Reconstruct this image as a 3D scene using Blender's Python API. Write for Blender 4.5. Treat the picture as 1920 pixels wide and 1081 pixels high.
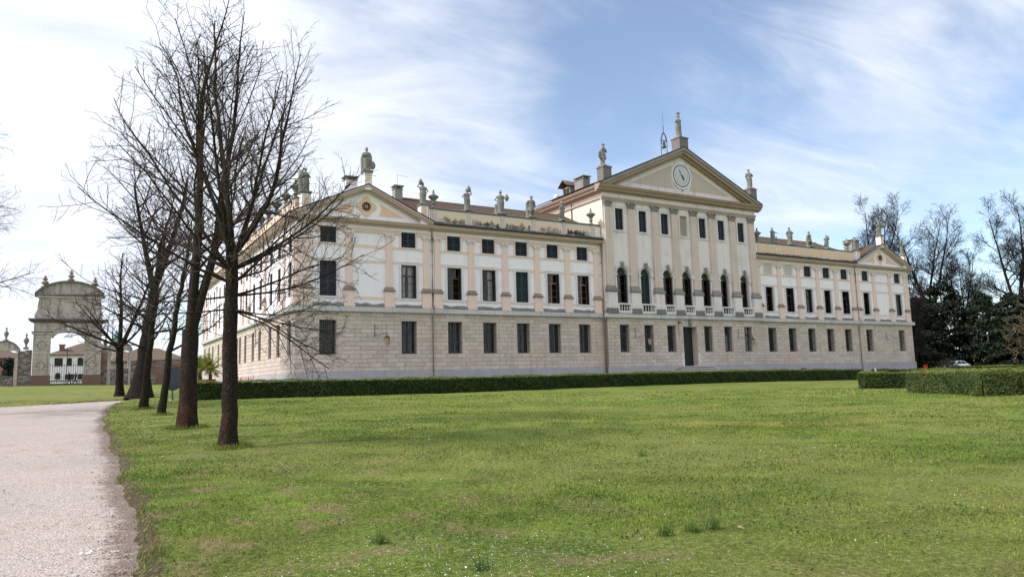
import bpy, bmesh, math, random
import numpy as np
from mathutils import Vector, Matrix
from math import sin, cos, pi, radians, sqrt, atan2

for o in list(bpy.data.objects):
    bpy.data.objects.remove(o)
SC = bpy.context.scene
COL = SC.collection
rnd = random.Random(7)

# ------------------------------------------------------------------ camera
CAM = Vector((-13.743, -55.318, 1.6))
yaw, pitch, roll = 0.533776, 0.1242446, -0.02702498
fw = Vector((sin(yaw) * cos(pitch), cos(yaw) * cos(pitch), sin(pitch)))
rt = Vector((cos(yaw), -sin(yaw), 0))
up = rt.cross(fw)
r2 = rt * cos(roll) + up * sin(roll)
u2 = up * cos(roll) - rt * sin(roll)
cd = bpy.data.cameras.new('camera')
cam = bpy.data.objects.new('camera', cd)
COL.objects.link(cam)
cam.matrix_world = Matrix(((r2.x, u2.x, -fw.x, CAM.x), (r2.y, u2.y, -fw.y, CAM.y), (r2.z, u2.z, -fw.z, CAM.z), (0, 0, 0, 1)))
cd.sensor_width = 36.0
cd.lens = 1369.7 / 1920 * 36
cd.clip_start = 0.1
cd.clip_end = 5000
SC.camera = cam

# ------------------------------------------------------------------ sky, sun, exposure
SUN_EL = radians(44)
SUN_A = radians(13)                       # from -X towards +Y
to_sun = Vector((-cos(SUN_A) * cos(SUN_EL), sin(SUN_A) * cos(SUN_EL), sin(SUN_EL)))
SC.view_settings.view_transform = 'Standard'
SC.view_settings.look = 'None'
SC.view_settings.gamma = 1.0
SC.view_settings.use_curve_mapping = False
SC.view_settings.exposure = 0.48

W = bpy.data.worlds.new('World')
SC.world = W
W.use_nodes = True
nt = W.node_tree
nt.nodes.clear()
N = nt.nodes.new
L = nt.links.new


def wmath(op, a, b=None, c=None):
    n = N('ShaderNodeMath'); n.operation = op
    for i, x in enumerate((a, b, c)):
        if x is None: continue
        if isinstance(x, (int, float)): n.inputs[i].default_value = x
        else: L(x, n.inputs[i])
    return n.outputs[0]


tc = N('ShaderNodeTexCoord')
sky = N('ShaderNodeTexSky'); sky.sky_type = 'NISHITA'; sky.sun_disc = False
sky.sun_elevation = SUN_EL
sky.sun_rotation = atan2(to_sun.x, to_sun.y)
sky.air_density = 1.0; sky.dust_density = 0.15; sky.ozone_density = 1.8
bsky = N('ShaderNodeBackground'); bsky.inputs[1].default_value = 0.14
L(sky.outputs[0], bsky.inputs[0])
sx = N('ShaderNodeSeparateXYZ'); L(tc.outputs['Generated'], sx.inputs[0])
den = wmath('ADD', wmath('MAXIMUM', sx.outputs[2], 0.0), 0.30)
px = wmath('DIVIDE', sx.outputs[0], den)
py = wmath('DIVIDE', sx.outputs[1], den)
cx0 = N('ShaderNodeCombineXYZ'); L(px, cx0.inputs[0]); L(py, cx0.inputs[1])
cx = N('ShaderNodeVectorRotate'); cx.rotation_type = 'Z_AXIS'; L(cx0.outputs[0], cx.inputs['Vector']); cx.inputs['Angle'].default_value = radians(9)


def cloudmap(rot, scale, loc):
    mp = N('ShaderNodeMapping'); L(cx.outputs[0], mp.inputs[0])
    mp.inputs['Rotation'].default_value = (0, 0, radians(rot)); mp.inputs['Scale'].default_value = scale; mp.inputs['Location'].default_value = loc
    return mp.outputs[0]


def cnoise(vec, sc, det, rough, dist):
    n = N('ShaderNodeTexNoise'); n.inputs['Scale'].default_value = sc; n.inputs['Detail'].default_value = det
    n.inputs['Roughness'].default_value = rough; n.inputs['Distortion'].default_value = dist
    L(vec, n.inputs['Vector']); return n.outputs['Fac']


CLO = (0.3, 5.2, 1.4)
n1 = cnoise(cloudmap(25, (0.75, 1.15, 1), CLO), 0.9, 9, 0.52, 0.35)        # banks
n2 = cnoise(cloudmap(30, (0.9, 2.6, 1), (1.2, 4.4, 2.0)), 2.2, 8, 0.6, 0.9)   # wisps
fld = wmath('ADD', wmath('MULTIPLY', n1, 0.80), wmath('MULTIPLY', n2, 0.20))
# the cloud cover thins out away from the sun's side
thr = wmath('ADD', wmath('MULTIPLY', sx.outputs[0], 0.20), 0.285)
mr = N('ShaderNodeMapRange'); mr.interpolation_type = 'SMOOTHSTEP'
L(fld, mr.inputs['Value']); L(thr, mr.inputs['From Min']); L(wmath('ADD', thr, 0.20), mr.inputs['From Max'])
mr.inputs['To Min'].default_value = 0.10; mr.inputs['To Max'].default_value = 0.98
# cloud brightness: a little thick / thin variation, brighter round the sun
vd = N('ShaderNodeVectorMath'); vd.operation = 'DOT_PRODUCT'
L(tc.outputs['Generated'], vd.inputs[0]); vd.inputs[1].default_value = to_sun
glow = wmath('POWER', wmath('MAXIMUM', vd.outputs['Value'], 0.0), 3.0)
cb = wmath('ADD', wmath('MULTIPLY', n2, 0.34), 0.60)
cb = wmath('ADD', cb, wmath('MULTIPLY', glow, 0.75))
bcl = N('ShaderNodeBackground'); bcl.inputs[0].default_value = (0.90, 0.95, 1.05, 1)
L(cb, bcl.inputs[1])
ms = N('ShaderNodeMixShader'); L(mr.outputs[0], ms.inputs[0]); L(bsky.outputs[0], ms.inputs[1]); L(bcl.outputs[0], ms.inputs[2])
wo = N('ShaderNodeOutputWorld'); L(ms.outputs[0], wo.inputs[0])

sd = bpy.data.lights.new('sun', 'SUN'); sd.energy = 3.0; sd.angle = radians(4); sd.color = (1.0, 0.955, 0.90)
sun = bpy.data.objects.new('sun', sd); COL.objects.link(sun)
sun.rotation_euler = to_sun.to_track_quat('Z', 'Y').to_euler()
sun.location = (-30, 0, 60)

# ------------------------------------------------------------------ materials
MATS = {}


class NM:
    """small node-tree writer"""
    def __init__(s, name, rough=0.85, spec=0.3):
        m = bpy.data.materials.new(name); m.use_nodes = True
        s.m = m; s.t = m.node_tree; s.b = s.t.nodes['Principled BSDF']
        s.b.inputs['Roughness'].default_value = rough
        s.b.inputs['Specular IOR Level'].default_value = spec
        s.pos = None; MATS[name] = m

    def n(s, typ, **k):
        x = s.t.nodes.new(typ)
        for a, b in k.items(): setattr(x, a, b)
        return x

    def l(s, a, b): s.t.links.new(a, b)

    def P(s, scale=(1, 1, 1)):
        if s.pos is None: s.pos = s.n('ShaderNodeNewGeometry')
        v = s.n('ShaderNodeVectorMath', operation='MULTIPLY'); s.l(s.pos.outputs['Position'], v.inputs[0]); v.inputs[1].default_value = scale
        return v.outputs[0]

    def noise(s, sc, det=5, rough=0.55, vec=None, dist=0.0):
        x = s.n('ShaderNodeTexNoise'); x.inputs['Scale'].default_value = sc; x.inputs['Detail'].default_value = det
        x.inputs['Roughness'].default_value = rough; x.inputs['Distortion'].default_value = dist
        s.l(vec if vec is not None else s.P(), x.inputs['Vector'])
        return x.outputs['Fac']

    def ramp(s, v, a, b, lo=0.0, hi=1.0):
        x = s.n('ShaderNodeMapRange', interpolation_type='SMOOTHSTEP'); s.l(v, x.inputs[0])
        x.inputs[1].default_value = a; x.inputs[2].default_value = b; x.inputs[3].default_value = lo; x.inputs[4].default_value = hi
        return x.outputs[0]

    def math(s, op, a, b=0.0):
        x = s.n('ShaderNodeMath', operation=op)
        for i, q in enumerate((a, b)):
            if isinstance(q, (int, float)): x.inputs[i].default_value = q
            else: s.l(q, x.inputs[i])
        return x.outputs[0]

    def mix(s, f, a, b, mode='MIX'):
        x = s.n('ShaderNodeMix', data_type='RGBA', blend_type=mode)
        for i, q in ((0, f), (6, a), (7, b)):
            if isinstance(q, (int, float)): x.inputs[i].default_value = q
            elif isinstance(q, tuple): x.inputs[i].default_value = (*q[:3], 1)
            else: s.l(q, x.inputs[i])
        return x.outputs[2]

    def island(s):
        if s.pos is None: s.pos = s.n('ShaderNodeNewGeometry')
        return s.pos.outputs['Random Per Island']

    def objrand(s):
        return s.n('ShaderNodeObjectInfo').outputs['Random']

    def color(s, c):
        if isinstance(c, tuple): s.b.inputs['Base Color'].default_value = (*c[:3], 1)
        else: s.l(c, s.b.inputs['Base Color'])

    def bump(s, h, strength=0.3, dist=0.02):
        x = s.n('ShaderNodeBump'); x.inputs['Strength'].default_value = strength; x.inputs['Distance'].default_value = dist
        s.l(h, x.inputs['Height']); s.l(x.outputs[0], s.b.inputs['Normal'])


def mul(c, k): return tuple(min(1, x * k) for x in c)


def plaster(name, col, var=0.10, stain=None, samt=0.3, streak=0.0, streakcol=(0.16, 0.15, 0.14), rough=0.9, bump=0.15, per=None, pv=0.0, sscale=0.55, slo=0.5, patch=None):
    k = NM(name, rough, 0.2)
    c = k.mix(k.noise(1.7, 6, 0.62), mul(col, 1 - var), mul(col, 1 + var * 0.7))
    c = k.mix(k.ramp(k.noise(14, 4, 0.6), 0.35, 0.75, 0, 0.35), c, mul(col, 0.8))
    if per:
        r = k.island() if per == 'i' else k.objrand()
        c = k.mix(r, k.mix(1.0, c, (1 - pv, 1 - pv * 1.05, 1 - pv * 1.1), 'MULTIPLY'), c)
    if stain:
        c = k.mix(k.ramp(k.noise(sscale, 7, 0.65), slo, slo + 0.22, 0, samt), c, stain)
    if patch:
        c = k.mix(k.math('MULTIPLY', k.ramp(k.noise(.30, 3), .50, .62), k.ramp(k.noise(2.2, 6, .7), .42, .62, 0, .55)), c, patch)
    if streak:
        v = k.noise(1.0, 6, 0.6, k.P((2.6, 2.6, 0.16)))
        w = k.noise(0.5, 4, 0.6)
        f = k.math('MULTIPLY', k.ramp(v, 0.50, 0.72, 0, streak), k.ramp(w, 0.35, 0.65, 0.25, 1))
        c = k.mix(f, c, streakcol)
    k.color(c)
    if bump: k.bump(k.noise(9, 6, 0.65), bump, 0.02)
    return k.m


M_white = plaster('white_plaster', (0.85, 0.815, 0.85), 0.05, (0.66, 0.63, 0.62), 0.40, 0.30, (0.40, 0.385, 0.375))
M_cwhite = plaster('weathered_plaster', (0.74, 0.675, 0.675), 0.10, (0.55, 0.49, 0.47), 0.6, 0.42)
M_peach = plaster('peach_plaster', (0.77, 0.60, 0.53), 0.07, (0.62, 0.48, 0.41), 0.35, 0.12)
M_cpeach = plaster('weathered_peach', (0.62, 0.505, 0.45), 0.10, (0.44, 0.39, 0.35), 0.6, 0.35)
M_orange = plaster('ochre_panel', (0.76, 0.55, 0.385), 0.08, (0.66, 0.49, 0.36), 0.5, 0.05)


def blackened(name, col, zlo, zhi):
    """plaster blackened by algae that creeps up from its foot in streaks"""
    k = NM(name, .9, .2)
    c = k.mix(k.noise(1.7, 6, .62), mul(col, .92), mul(col, 1.05))
    sep = k.n('ShaderNodeSeparateXYZ'); k.l(k.P(), sep.inputs[0])
    g = k.ramp(sep.outputs[2], zlo, zhi, .30, -.10)
    v = k.math('ADD', k.noise(1.0, 7, .7, k.P((2.4, 2.4, .5))), g)
    f = k.math('MULTIPLY', k.ramp(v, .60, .74), k.ramp(k.noise(.45, 4), .34, .60, .15, 1))
    c = k.mix(f, c, (.045, .045, .04))
    k.color(c); k.bump(k.noise(9, 6, .65), .2, .02)
    return k.m


M_stpanel = blackened('stained_ochre_panel', (0.72, 0.575, 0.45), 15.0, 15.9)
M_beigepanel = plaster('beige_panel', (0.52, 0.44, 0.375), 0.10, (0.46, 0.39, 0.31), 0.5, 0.2)
M_block = plaster('ashlar_block', (0.605, 0.525, 0.46), 0.10, (0.46, 0.395, 0.36), 0.55, 0.35, per='i', pv=0.20, bump=0.35, patch=(0.56, 0.40, 0.29))
M_blocko = plaster('ashlar_single', (0.605, 0.525, 0.46), 0.10, (0.46, 0.395, 0.36), 0.55, 0.35, per='o', pv=0.20, bump=0.35, patch=(0.56, 0.40, 0.29))
M_joint = plaster('ashlar_joint', (0.30, 0.25, 0.21), 0.1, None)
M_plinth = plaster('grey_plinth_stone', (0.40, 0.40, 0.425), 0.14, (0.25, 0.255, 0.25), 0.6, 0.35, per='i', pv=0.15)
M_slab = plaster('pale_stone_slab', (0.56, 0.555, 0.56), 0.10, (0.28, 0.28, 0.27), 0.55, 0.5, per='o', pv=0.14)
M_trim = plaster('stone_trim', (0.70, 0.65, 0.655), 0.09, (0.42, 0.40, 0.37), 0.5, 0.3)
M_mould = plaster('warm_stone_moulding', (0.56, 0.44, 0.39), 0.10, (0.36, 0.31, 0.27), 0.55, 0.25)
M_cmould = plaster('shadowed_brown_moulding', (0.38, 0.275, 0.215), 0.15, (0.24, 0.20, 0.175), 0.6, 0.3)  # brown stone, darkened to put the cornice shadow lines into the colour
M_greystone = plaster('grey_carved_stone', (0.29, 0.275, 0.255), 0.15, (0.17, 0.165, 0.15), 0.7, 0.4)
M_moss = plaster('dark_lichen_stone', (0.20, 0.195, 0.185), 0.35, (0.09, 0.10, 0.07), 0.7, 0.0, bump=0.5, sscale=2.2)
M_statue = plaster('lichened_statue_stone', (0.22, 0.215, 0.19), 0.2, (0.12, 0.125, 0.105), 0.75, 0.25, bump=0.5, sscale=2.5)
M_lstatue = plaster('pale_statue_stone', (0.24, 0.23, 0.205), 0.18, (0.19, 0.19, 0.165), 0.7, 0.25, bump=0.5, sscale=2.0)
M_dmould = plaster('dark_weathered_moulding', (0.33, 0.265, 0.22), 0.2, (0.13, 0.115, 0.10), 0.7, 0.3, sscale=2.0)
M_step = plaster('worn_step_stone', (0.30, 0.28, 0.26), 0.2, (0.17, 0.16, 0.145), 0.6, 0.2)
M_frame = blackened('white_panel_frame', (0.76, 0.72, 0.69), 14.8, 15.3)
M_ped = plaster('dark_pedestal_stone', (0.19, 0.175, 0.16), 0.25, (0.10, 0.095, 0.085), 0.6, 0.3)
M_gut = plaster('mossy_gutter', (0.10, 0.098, 0.09), 0.4, (0.30, 0.30, 0.29), 0.8, 0.0, sscale=2.6, slo=.56)
M_blind = plaster('blind_window_plaster', (0.52, 0.50, 0.46), 0.08, (0.42, 0.40, 0.37), 0.5, 0.1)
M_blindb = plaster('brown_blind_plaster', (0.34, 0.30, 0.25), 0.12, (0.25, 0.22, 0.19), 0.5, 0.1)
M_cream = plaster('cream_plaster', (0.80, 0.68, 0.56), 0.05, None, 0, 0.1)


def simple(name, col, rough=0.6, spec=0.4, var=0.15, sc=6, metal=0.0):
    k = NM(name, rough, spec)
    k.color(k.mix(k.noise(sc, 4), mul(col, 1 - var), mul(col, 1 + var)))
    k.b.inputs['Metallic'].default_value = metal
    return k.m


M_shut = simple('dark_blue_shutter_paint', (0.022, 0.030, 0.042), 0.55, 0.35, 0.35, 9)
M_shutg = simple('dark_green_shutter_paint', (0.018, 0.036, 0.036), 0.55, 0.35, 0.3, 9)
M_wood = simple('brown_window_timber', (0.13, 0.065, 0.042), 0.6, 0.3, 0.25)
M_dwood = simple('dark_window_timber', (0.035, 0.03, 0.027), 0.6, 0.3, 0.25)
M_lwood = simple('faded_red_timber', (0.30, 0.17, 0.125), 0.7, 0.2, 0.2)
M_iron = simple('wrought_iron', (0.025, 0.026, 0.03), 0.5, 0.4, 0.2)
M_gril = simple('light_catching_grille_iron', (0.055, 0.056, 0.062), 0.6, 0.3, 0.25)  # iron painted paler for the light the bars catch
M_pipe = simple('painted_downpipe', (0.40, 0.31, 0.26), 0.6, 0.3, 0.25, 2)
M_lead = simple('lead_gutter', (0.07, 0.068, 0.066), 0.7, 0.3, 0.35, 3)
M_curtain = simple('white_curtain', (0.66, 0.64, 0.60), 0.9, 0.1, 0.08)
M_dark = simple('dim_room', (0.05, 0.045, 0.04), 0.9, 0.1, 0.1)
M_door = simple('dark_green_door_paint', (0.010, 0.018, 0.016), 0.5, 0.4, 0.3)
M_bell = simple('bell_bronze', (0.05, 0.055, 0.05), 0.45, 0.5, 0.2)
M_clock = simple('pale_clock_enamel', (0.52, 0.53, 0.56), 0.5, 0.4, 0.05, 1)
M_lampglass = simple('amber_lantern_glass', (0.42, 0.31, 0.16), 0.35, 0.4, 0.1)
M_redp = simple('red_paint', (0.55, 0.04, 0.03), 0.5, 0.4, 0.1)
M_whitep = simple('white_paint', (0.78, 0.78, 0.78), 0.5, 0.4, 0.05)
M_terra = simple('terracotta', (0.36, 0.13, 0.07), 0.8, 0.2, 0.2, 5)
M_signb = simple('slate_grey_sign_paint', (0.055, 0.062, 0.078), 0.5, 0.4, 0.08, 3)

k = NM('window_glass', 0.05, 0.5)
tr = k.n('ShaderNodeBsdfTransparent'); tr.inputs[0].default_value = (0.86, 0.9, 0.93, 1)
gl = k.n('ShaderNodeBsdfGlossy'); gl.inputs['Roughness'].default_value = 0.04
fr = k.n('ShaderNodeFresnel'); fr.inputs[0].default_value = 1.45
mx = k.n('ShaderNodeMixShader'); k.l(k.math('ADD', fr.outputs[0], 0.02), mx.inputs[0]); k.l(tr.outputs[0], mx.inputs[1]); k.l(gl.outputs[0], mx.inputs[2])
k.l(mx.outputs[0], k.t.nodes['Material Output'].inputs[0])
M_glass = k.m

k = NM('roof_tile_clay', 0.9, 0.15)
c = k.mix(k.noise(3.5, 5), (0.11, 0.070, 0.052), (0.25, 0.155, 0.115))
c = k.mix(k.ramp(k.noise(7, 3, .8, vec=k.P((1, 1, 1))), 0.42, 0.62, 0, 0.9), c, (0.095, 0.085, 0.07))
c = k.mix(k.ramp(k.noise(0.6, 5), 0.5, 0.75, 0, 0.6), c, (0.12, 0.115, 0.09))
k.color(c); M_tile = k.m
M_slate = simple('dark_roof_edge', (0.045, 0.043, 0.042), 0.8, 0.2, 0.3, 2)

# ------------------------------------------------------------------ mesh helpers
WLOC = {}


def link(o, parent=None, loc=(0, 0, 0)):
    COL.objects.link(o)
    WLOC[o.name] = Vector(loc)
    if parent is not None:
        o.parent = parent
        o.location = Vector(loc) - WLOC[parent.name]
        if parent.rotation_euler.z:
            o.location = Matrix.Rotation(-parent.rotation_euler.z, 3, 'Z') @ o.location
    else:
        o.location = loc
    return o


def tag(o, label, cat, group=None, kind=None):
    if label: o['label'] = label
    if cat: o['category'] = cat
    if group: o['group'] = group
    if kind: o['kind'] = kind
    return o


def empty(name, loc, label=None, cat=None, group=None, rz=0):
    o = bpy.data.objects.new(name, None)
    o.empty_display_size = 0.3
    o.rotation_euler.z = rz
    link(o, None, loc)
    return tag(o, label, cat, group)


class MB:
    def __init__(s, fr=None):
        s.v = []; s.f = []; s.fr = fr

    def add(s, vs, fs):
        b = len(s.v)
        s.v += [s.fr(*p) for p in vs] if s.fr else [tuple(p) for p in vs]
        s.f += [tuple(b + i for i in q) for q in fs]
        return s

    def box(s, x0, x1, y0, y1, z0, z1):
        return s.add([(x0, y0, z0), (x1, y0, z0), (x1, y1, z0), (x0, y1, z0), (x0, y0, z1), (x1, y0, z1), (x1, y1, z1), (x0, y1, z1)],
                     [(0, 3, 2, 1), (4, 5, 6, 7), (0, 1, 5, 4), (1, 2, 6, 5), (2, 3, 7, 6), (3, 0, 4, 7)])

    def bbox(s, x0, x1, y0, y1, z0, z1, c=0.012):
        """box whose outer (y0) face edges are chamfered"""
        return s.add([(x0, y1, z0), (x1, y1, z0), (x1, y1, z1), (x0, y1, z1),
                      (x0, y0 + c, z0), (x1, y0 + c, z0), (x1, y0 + c, z1), (x0, y0 + c, z1),
                      (x0 + c, y0, z0 + c), (x1 - c, y0, z0 + c), (x1 - c, y0, z1 - c), (x0 + c, y0, z1 - c)],
                     [(0, 1, 5, 4), (1, 2, 6, 5), (2, 3, 7, 6), (3, 0, 4, 7), (4, 5, 9, 8), (5, 6, 10, 9), (6, 7, 11, 10), (7, 4, 8, 11), (8, 9, 10, 11)])

    def ext_y(s, pts, y0, y1):
        """polygon in x-z extruded along y"""
        n = len(pts)
        s.add([(x, y0, z) for x, z in pts] + [(x, y1, z) for x, z in pts],
              [tuple(range(n)), tuple(range(2 * n - 1, n - 1, -1))] + [(i, i + n, (i + 1) % n + n, (i + 1) % n) for i in range(n)])
        return s

    def ext_x(s, pts, x0, x1):
        """polygon in y-z extruded along x"""
        n = len(pts)
        s.add([(x0, y, z) for y, z in pts] + [(x1, y, z) for y, z in pts],
              [tuple(range(n)), tuple(range(2 * n - 1, n - 1, -1))] + [(i, i + n, (i + 1) % n + n, (i + 1) % n) for i in range(n)])
        return s

    def lathe(s, prof, cx=0, cy=0, seg=14, sq=False):
        n = len(prof); vs = []
        for r, z in prof:
            for j in range(seg):
                a = 2 * pi * j / seg
                vs.append((cx + r * cos(a), cy + r * sin(a), z))
        fs = [(i * seg + j, i * seg + (j + 1) % seg, (i + 1) * seg + (j + 1) % seg, (i + 1) * seg + j) for i in range(n - 1) for j in range(seg)]
        fs += [tuple(range(seg))[::-1], tuple(range((n - 1) * seg, n * seg))]
        return s.add(vs, fs)

    def tube(s, pts, rad, k=6):
        pts = [Vector(p) for p in pts]
        if isinstance(rad, (int, float)): rad = [rad] * len(pts)
        vs = []
        ref = Vector((0, 0, 1)) if abs((pts[1] - pts[0]).normalized().z) < 0.9 else Vector((1, 0, 0))
        for i, p in enumerate(pts):
            t = (pts[min(i + 1, len(pts) - 1)] - pts[max(i - 1, 0)]).normalized()
            a = t.cross(ref)
            if a.length < 1e-4: a = t.orthogonal()
            a.normalize(); b = t.cross(a)
            for j in range(k):
                q = 2 * pi * j / k
                vs.append(p + (a * cos(q) + b * sin(q)) * rad[i])
        n = len(pts)
        fs = [(i * k + j, i * k + (j + 1) % k, (i + 1) * k + (j + 1) % k, (i + 1) * k + j) for i in range(n - 1) for j in range(k)]
        fs += [tuple(range(k))[::-1], tuple(range((n - 1) * k, n * k))]
        return s.add(vs, fs)

    def ellip(s, c, r, seg=12, rings=8):
        vs = []; fs = []
        for i in range(rings + 1):
            th = pi * i / rings
            for j in range(seg):
                a = 2 * pi * j / seg
                vs.append((c[0] + r[0] * sin(th) * cos(a), c[1] + r[1] * sin(th) * sin(a), c[2] + r[2] * cos(th)))
        for i in range(rings):
            for j in range(seg):
                fs.append((i * seg + j, (i + 1) * seg + j, (i + 1) * seg + (j + 1) % seg, i * seg + (j + 1) % seg))
        return s.add(vs, fs)

    def mesh(s, name, smooth=False, center=True, recalc=True):
        me = bpy.data.meshes.new(name)
        off = Vector((0, 0, 0))
        if center:
            a = np.array(s.v, dtype=float)
            lo_, hi_ = a.min(0), a.max(0)
            off = Vector(((lo_[0] + hi_[0]) / 2, (lo_[1] + hi_[1]) / 2, lo_[2]))
            vs = (a - np.array(off)).tolist()
        else:
            vs = s.v
        me.from_pydata(vs, [], s.f)
        if recalc:
            bm = bmesh.new(); bm.from_mesh(me)
            bmesh.ops.recalc_face_normals(bm, faces=bm.faces)
            bm.to_mesh(me); bm.free()
        if smooth: me.polygons.foreach_set('use_smooth', [True] * len(me.polygons))
        me.update()
        return me, off

    def build(s, name, mat, parent=None, smooth=False, loc=None, kind=None, recalc=True):
        me, off = s.mesh(name, smooth, loc is None, recalc)
        me.materials.append(mat)
        o = bpy.data.objects.new(name, me)
        link(o, parent, off if loc is None else loc)
        if kind: o['kind'] = kind
        return o


def inst(name, me, parent, loc, rz=0.0):
    o = bpy.data.objects.new(name, me)
    link(o, parent, loc)
    if rz:
        o.rotation_euler.z = rz
    return o


def npmesh(name, verts, tris, mat, smooth=False):
    me = bpy.data.meshes.new(name)
    nv, nf = len(verts), len(tris)
    k = tris.shape[1]
    me.vertices.add(nv); me.vertices.foreach_set('co', verts.astype(np.float32).ravel())
    me.loops.add(nf * k); me.loops.foreach_set('vertex_index', tris.astype(np.int32).ravel())
    me.polygons.add(nf); me.polygons.foreach_set('loop_start', np.arange(0, nf * k, k, dtype=np.int32))
    me.polygons.foreach_set('loop_total', np.full(nf, k, dtype=np.int32))
    if smooth: me.polygons.foreach_set('use_smooth', np.ones(nf, dtype=bool))
    me.materials.append(mat)
    me.update(calc_edges=True)
    return me
# ------------------------------------------------------------------ terrain: a lawn that climbs gently to the villa and the gate
GP = np.array([
    (-13.7, -55.3, 0), (-25, -56, 0), (6, -56, 0.03), (-13, -75, 0), (35, -62, 0.15), (-40, -50, 0.05), (-13.2, -46, 0), (0, -46, .03),
    (-10.6, -36.6, 0.19), (-10.7, -29, 0.31), (-10.6, -19.5, 0.45), (-10.7, -11.4, 0.59), (-10.1, 2.6, 1.05), (-10.9, 6.6, 1.18), (-8.7, -3.6, 0.87),
    (-14, -36.6, 0.12), (-15, -19, 0.40), (-18, 2.6, 0.85),
    (-7.5, -6.2, 0.88), (-2, -6.2, 0.83), (3.9, -6.2, 0.79), (10.5, -6.2, 0.76), (22, -6.2, 0.78), (37, -6.2, 0.77), (57, -6.2, 0.62),
    (23.9, -32.6, 0.36), (21, -37.5, 0.32), (31, -25.2, 0.37), (48, -13, 0.48), (10, -25, 0.42),
    (0, 0, 1.15), (39, 0, 1.15), (79, 0, 1.1), (0, 48, 2.0), (-16, 62, 2.5), (3, 62, 2.25), (-40, 62, 2.6), (-15, 76, 2.66), (-40, 10, 1.0), (-60, -20, 0.4),
    (97, 5, 1.15), (75, -12, 0.7), (95, -30, 0.8), (110, 30, 1.3), (70, -60, 0.5), (40, 60, 2.0), (-16, 130, 3.6), (60, 130, 3.0), (-60, 130, 3.6), (150, 0, 1.5)], dtype=float)


def tps_fit(P):
    n = len(P)
    d = np.linalg.norm(P[:, None, :2] - P[None, :, :2], axis=2)
    K = np.where(d > 0, d * d * np.log(d + 1e-9), 0) + np.eye(n) * 6.0
    A = np.zeros((n + 3, n + 3)); A[:n, :n] = K
    A[:n, n] = 1; A[:n, n + 1:] = P[:, :2]; A[n, :n] = 1; A[n + 1:, :n] = P[:, :2].T
    b = np.zeros(n + 3); b[:n] = P[:, 2]
    return np.linalg.solve(A, b)


TW = tps_fit(GP)


def path_edge(Y):
    """x of the ragged border between gravel path and lawn"""
    Y = np.asarray(Y, float)
    b = np.interp(Y, [-80, -48, -41, -34, -24, -18, -10, -5, -1, 2.6], [-13.5, -13.28, -13.12, -13.05, -13.0, -12.9, -12.55, -12.2, -11.6, -10.9])
    return b + 0.06 * np.sin(Y * 0.83 + 0.6) + 0.030 * np.sin(Y * 1.94 + 2 * np.sin(Y * .31)) + 0.012 * np.sin(Y * 4.3 + 1.7 * np.sin(Y * .9)) + 0.006 * np.sin(Y * 9.1 + 2.3 * np.sin(Y * 1.3))


def base_z(X, Y):
    X = np.asarray(X, float); Y = np.asarray(Y, float)
    sh = X.shape
    x = X.ravel(); y = Y.ravel()
    n = len(GP)
    r = np.hypot(x - 20, y)
    k = np.minimum(1, 165.0 / np.maximum(r, 1e-6))
    xx = 20 + (x - 20) * k; yy = y * k
    out = np.zeros_like(x)
    for s in range(0, len(x), 20000):
        e = s + 20000
        d = np.hypot(xx[s:e, None] - GP[None, :, 0], yy[s:e, None] - GP[None, :, 1])
        out[s:e] = (d * d * np.log(d + 1e-9)) @ TW[:n] + TW[n] + TW[n + 1] * xx[s:e] + TW[n + 2] * yy[s:e]
    w = np.clip((r - 110) / 70, 0, 1); w = w * w * (3 - 2 * w)
    out = out * (1 - w) + 2.4 * w
    return out.reshape(sh)


def path_dist(X, Y):
    """>0 inside the gravel path (metres from its border)"""
    far = 2.5 + 0.12 * np.sin(np.asarray(X) * 2.3) + 0.08 * np.sin(np.asarray(X) * 5.9)
    a = path_edge(Y) - X
    d1 = np.minimum(a, X + 20.3 + 0.15 * np.sin(np.asarray(Y) * 1.3))
    d1 = np.minimum(d1, far - Y)
    d2 = np.minimum(np.minimum(far - Y, Y + 4.2), path_edge(Y) - X)
    d2 = np.minimum(d2, X + 75)
    return np.maximum(d1, d2)


def ground_z(X, Y):
    z = base_z(X, Y)
    pd = path_dist(X, Y)
    t = np.clip((pd + 0.30) / 0.34, 0, 1)
    X = np.asarray(X, float); Y = np.asarray(Y, float)
    hum = 0.018 * np.sin(X * 1.1 + 0.4 * Y) * np.sin(Y * 0.9 - 0.3 * X) + 0.010 * np.sin(X * 2.7 + 1.9) * np.sin(Y * 2.3)
    edge = 0.010 * np.sin(Y * 5.3 + X * 7 + 2 * np.sin(Y * 1.7)) + 0.008 * np.sin(Y * 12.1 - X * 15 + 2 * np.sin(X * 3))
    band = np.clip(1 - np.abs(pd + 0.14) / 0.22, 0, 1)
    return z + hum * np.clip(1 - t, 0, 1) - 0.17 * t * t * (3 - 2 * t) + edge * band


def gz(x, y): return float(ground_z(np.array([x]), np.array([y]))[0])


def axis(fine, coarse):
    out = []
    for a, b, s in fine + coarse:
        out += list(np.arange(a, b, s))
    return np.unique(np.round(out, 4))


gx = axis([(-20.8, -15, 0.4), (-15, -11, 0.075), (-11, -4, 0.35), (-4, 34, 0.9)], [(34, 140, 4), (140, 2600, 160), (-60, -20.8, 2.5), (-2500, -60, 160)])
gy = axis([(-54, -30, 0.10), (-30, -14, 0.18), (-14, 4, 0.3)], [(4, 80, 2.5), (80, 200, 8), (200, 2600, 160), (-80, -54, 1.5), (-2500, -80, 160)])
GX, GY = np.meshgrid(gx, gy)
GZ = ground_z(GX, GY)
nx, ny = len(gx), len(gy)
idx = np.arange(nx * ny).reshape(ny, nx)
quads = np.stack([idx[:-1, :-1], idx[:-1, 1:], idx[1:, 1:], idx[1:, :-1]], -1).reshape(-1, 4)


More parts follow.
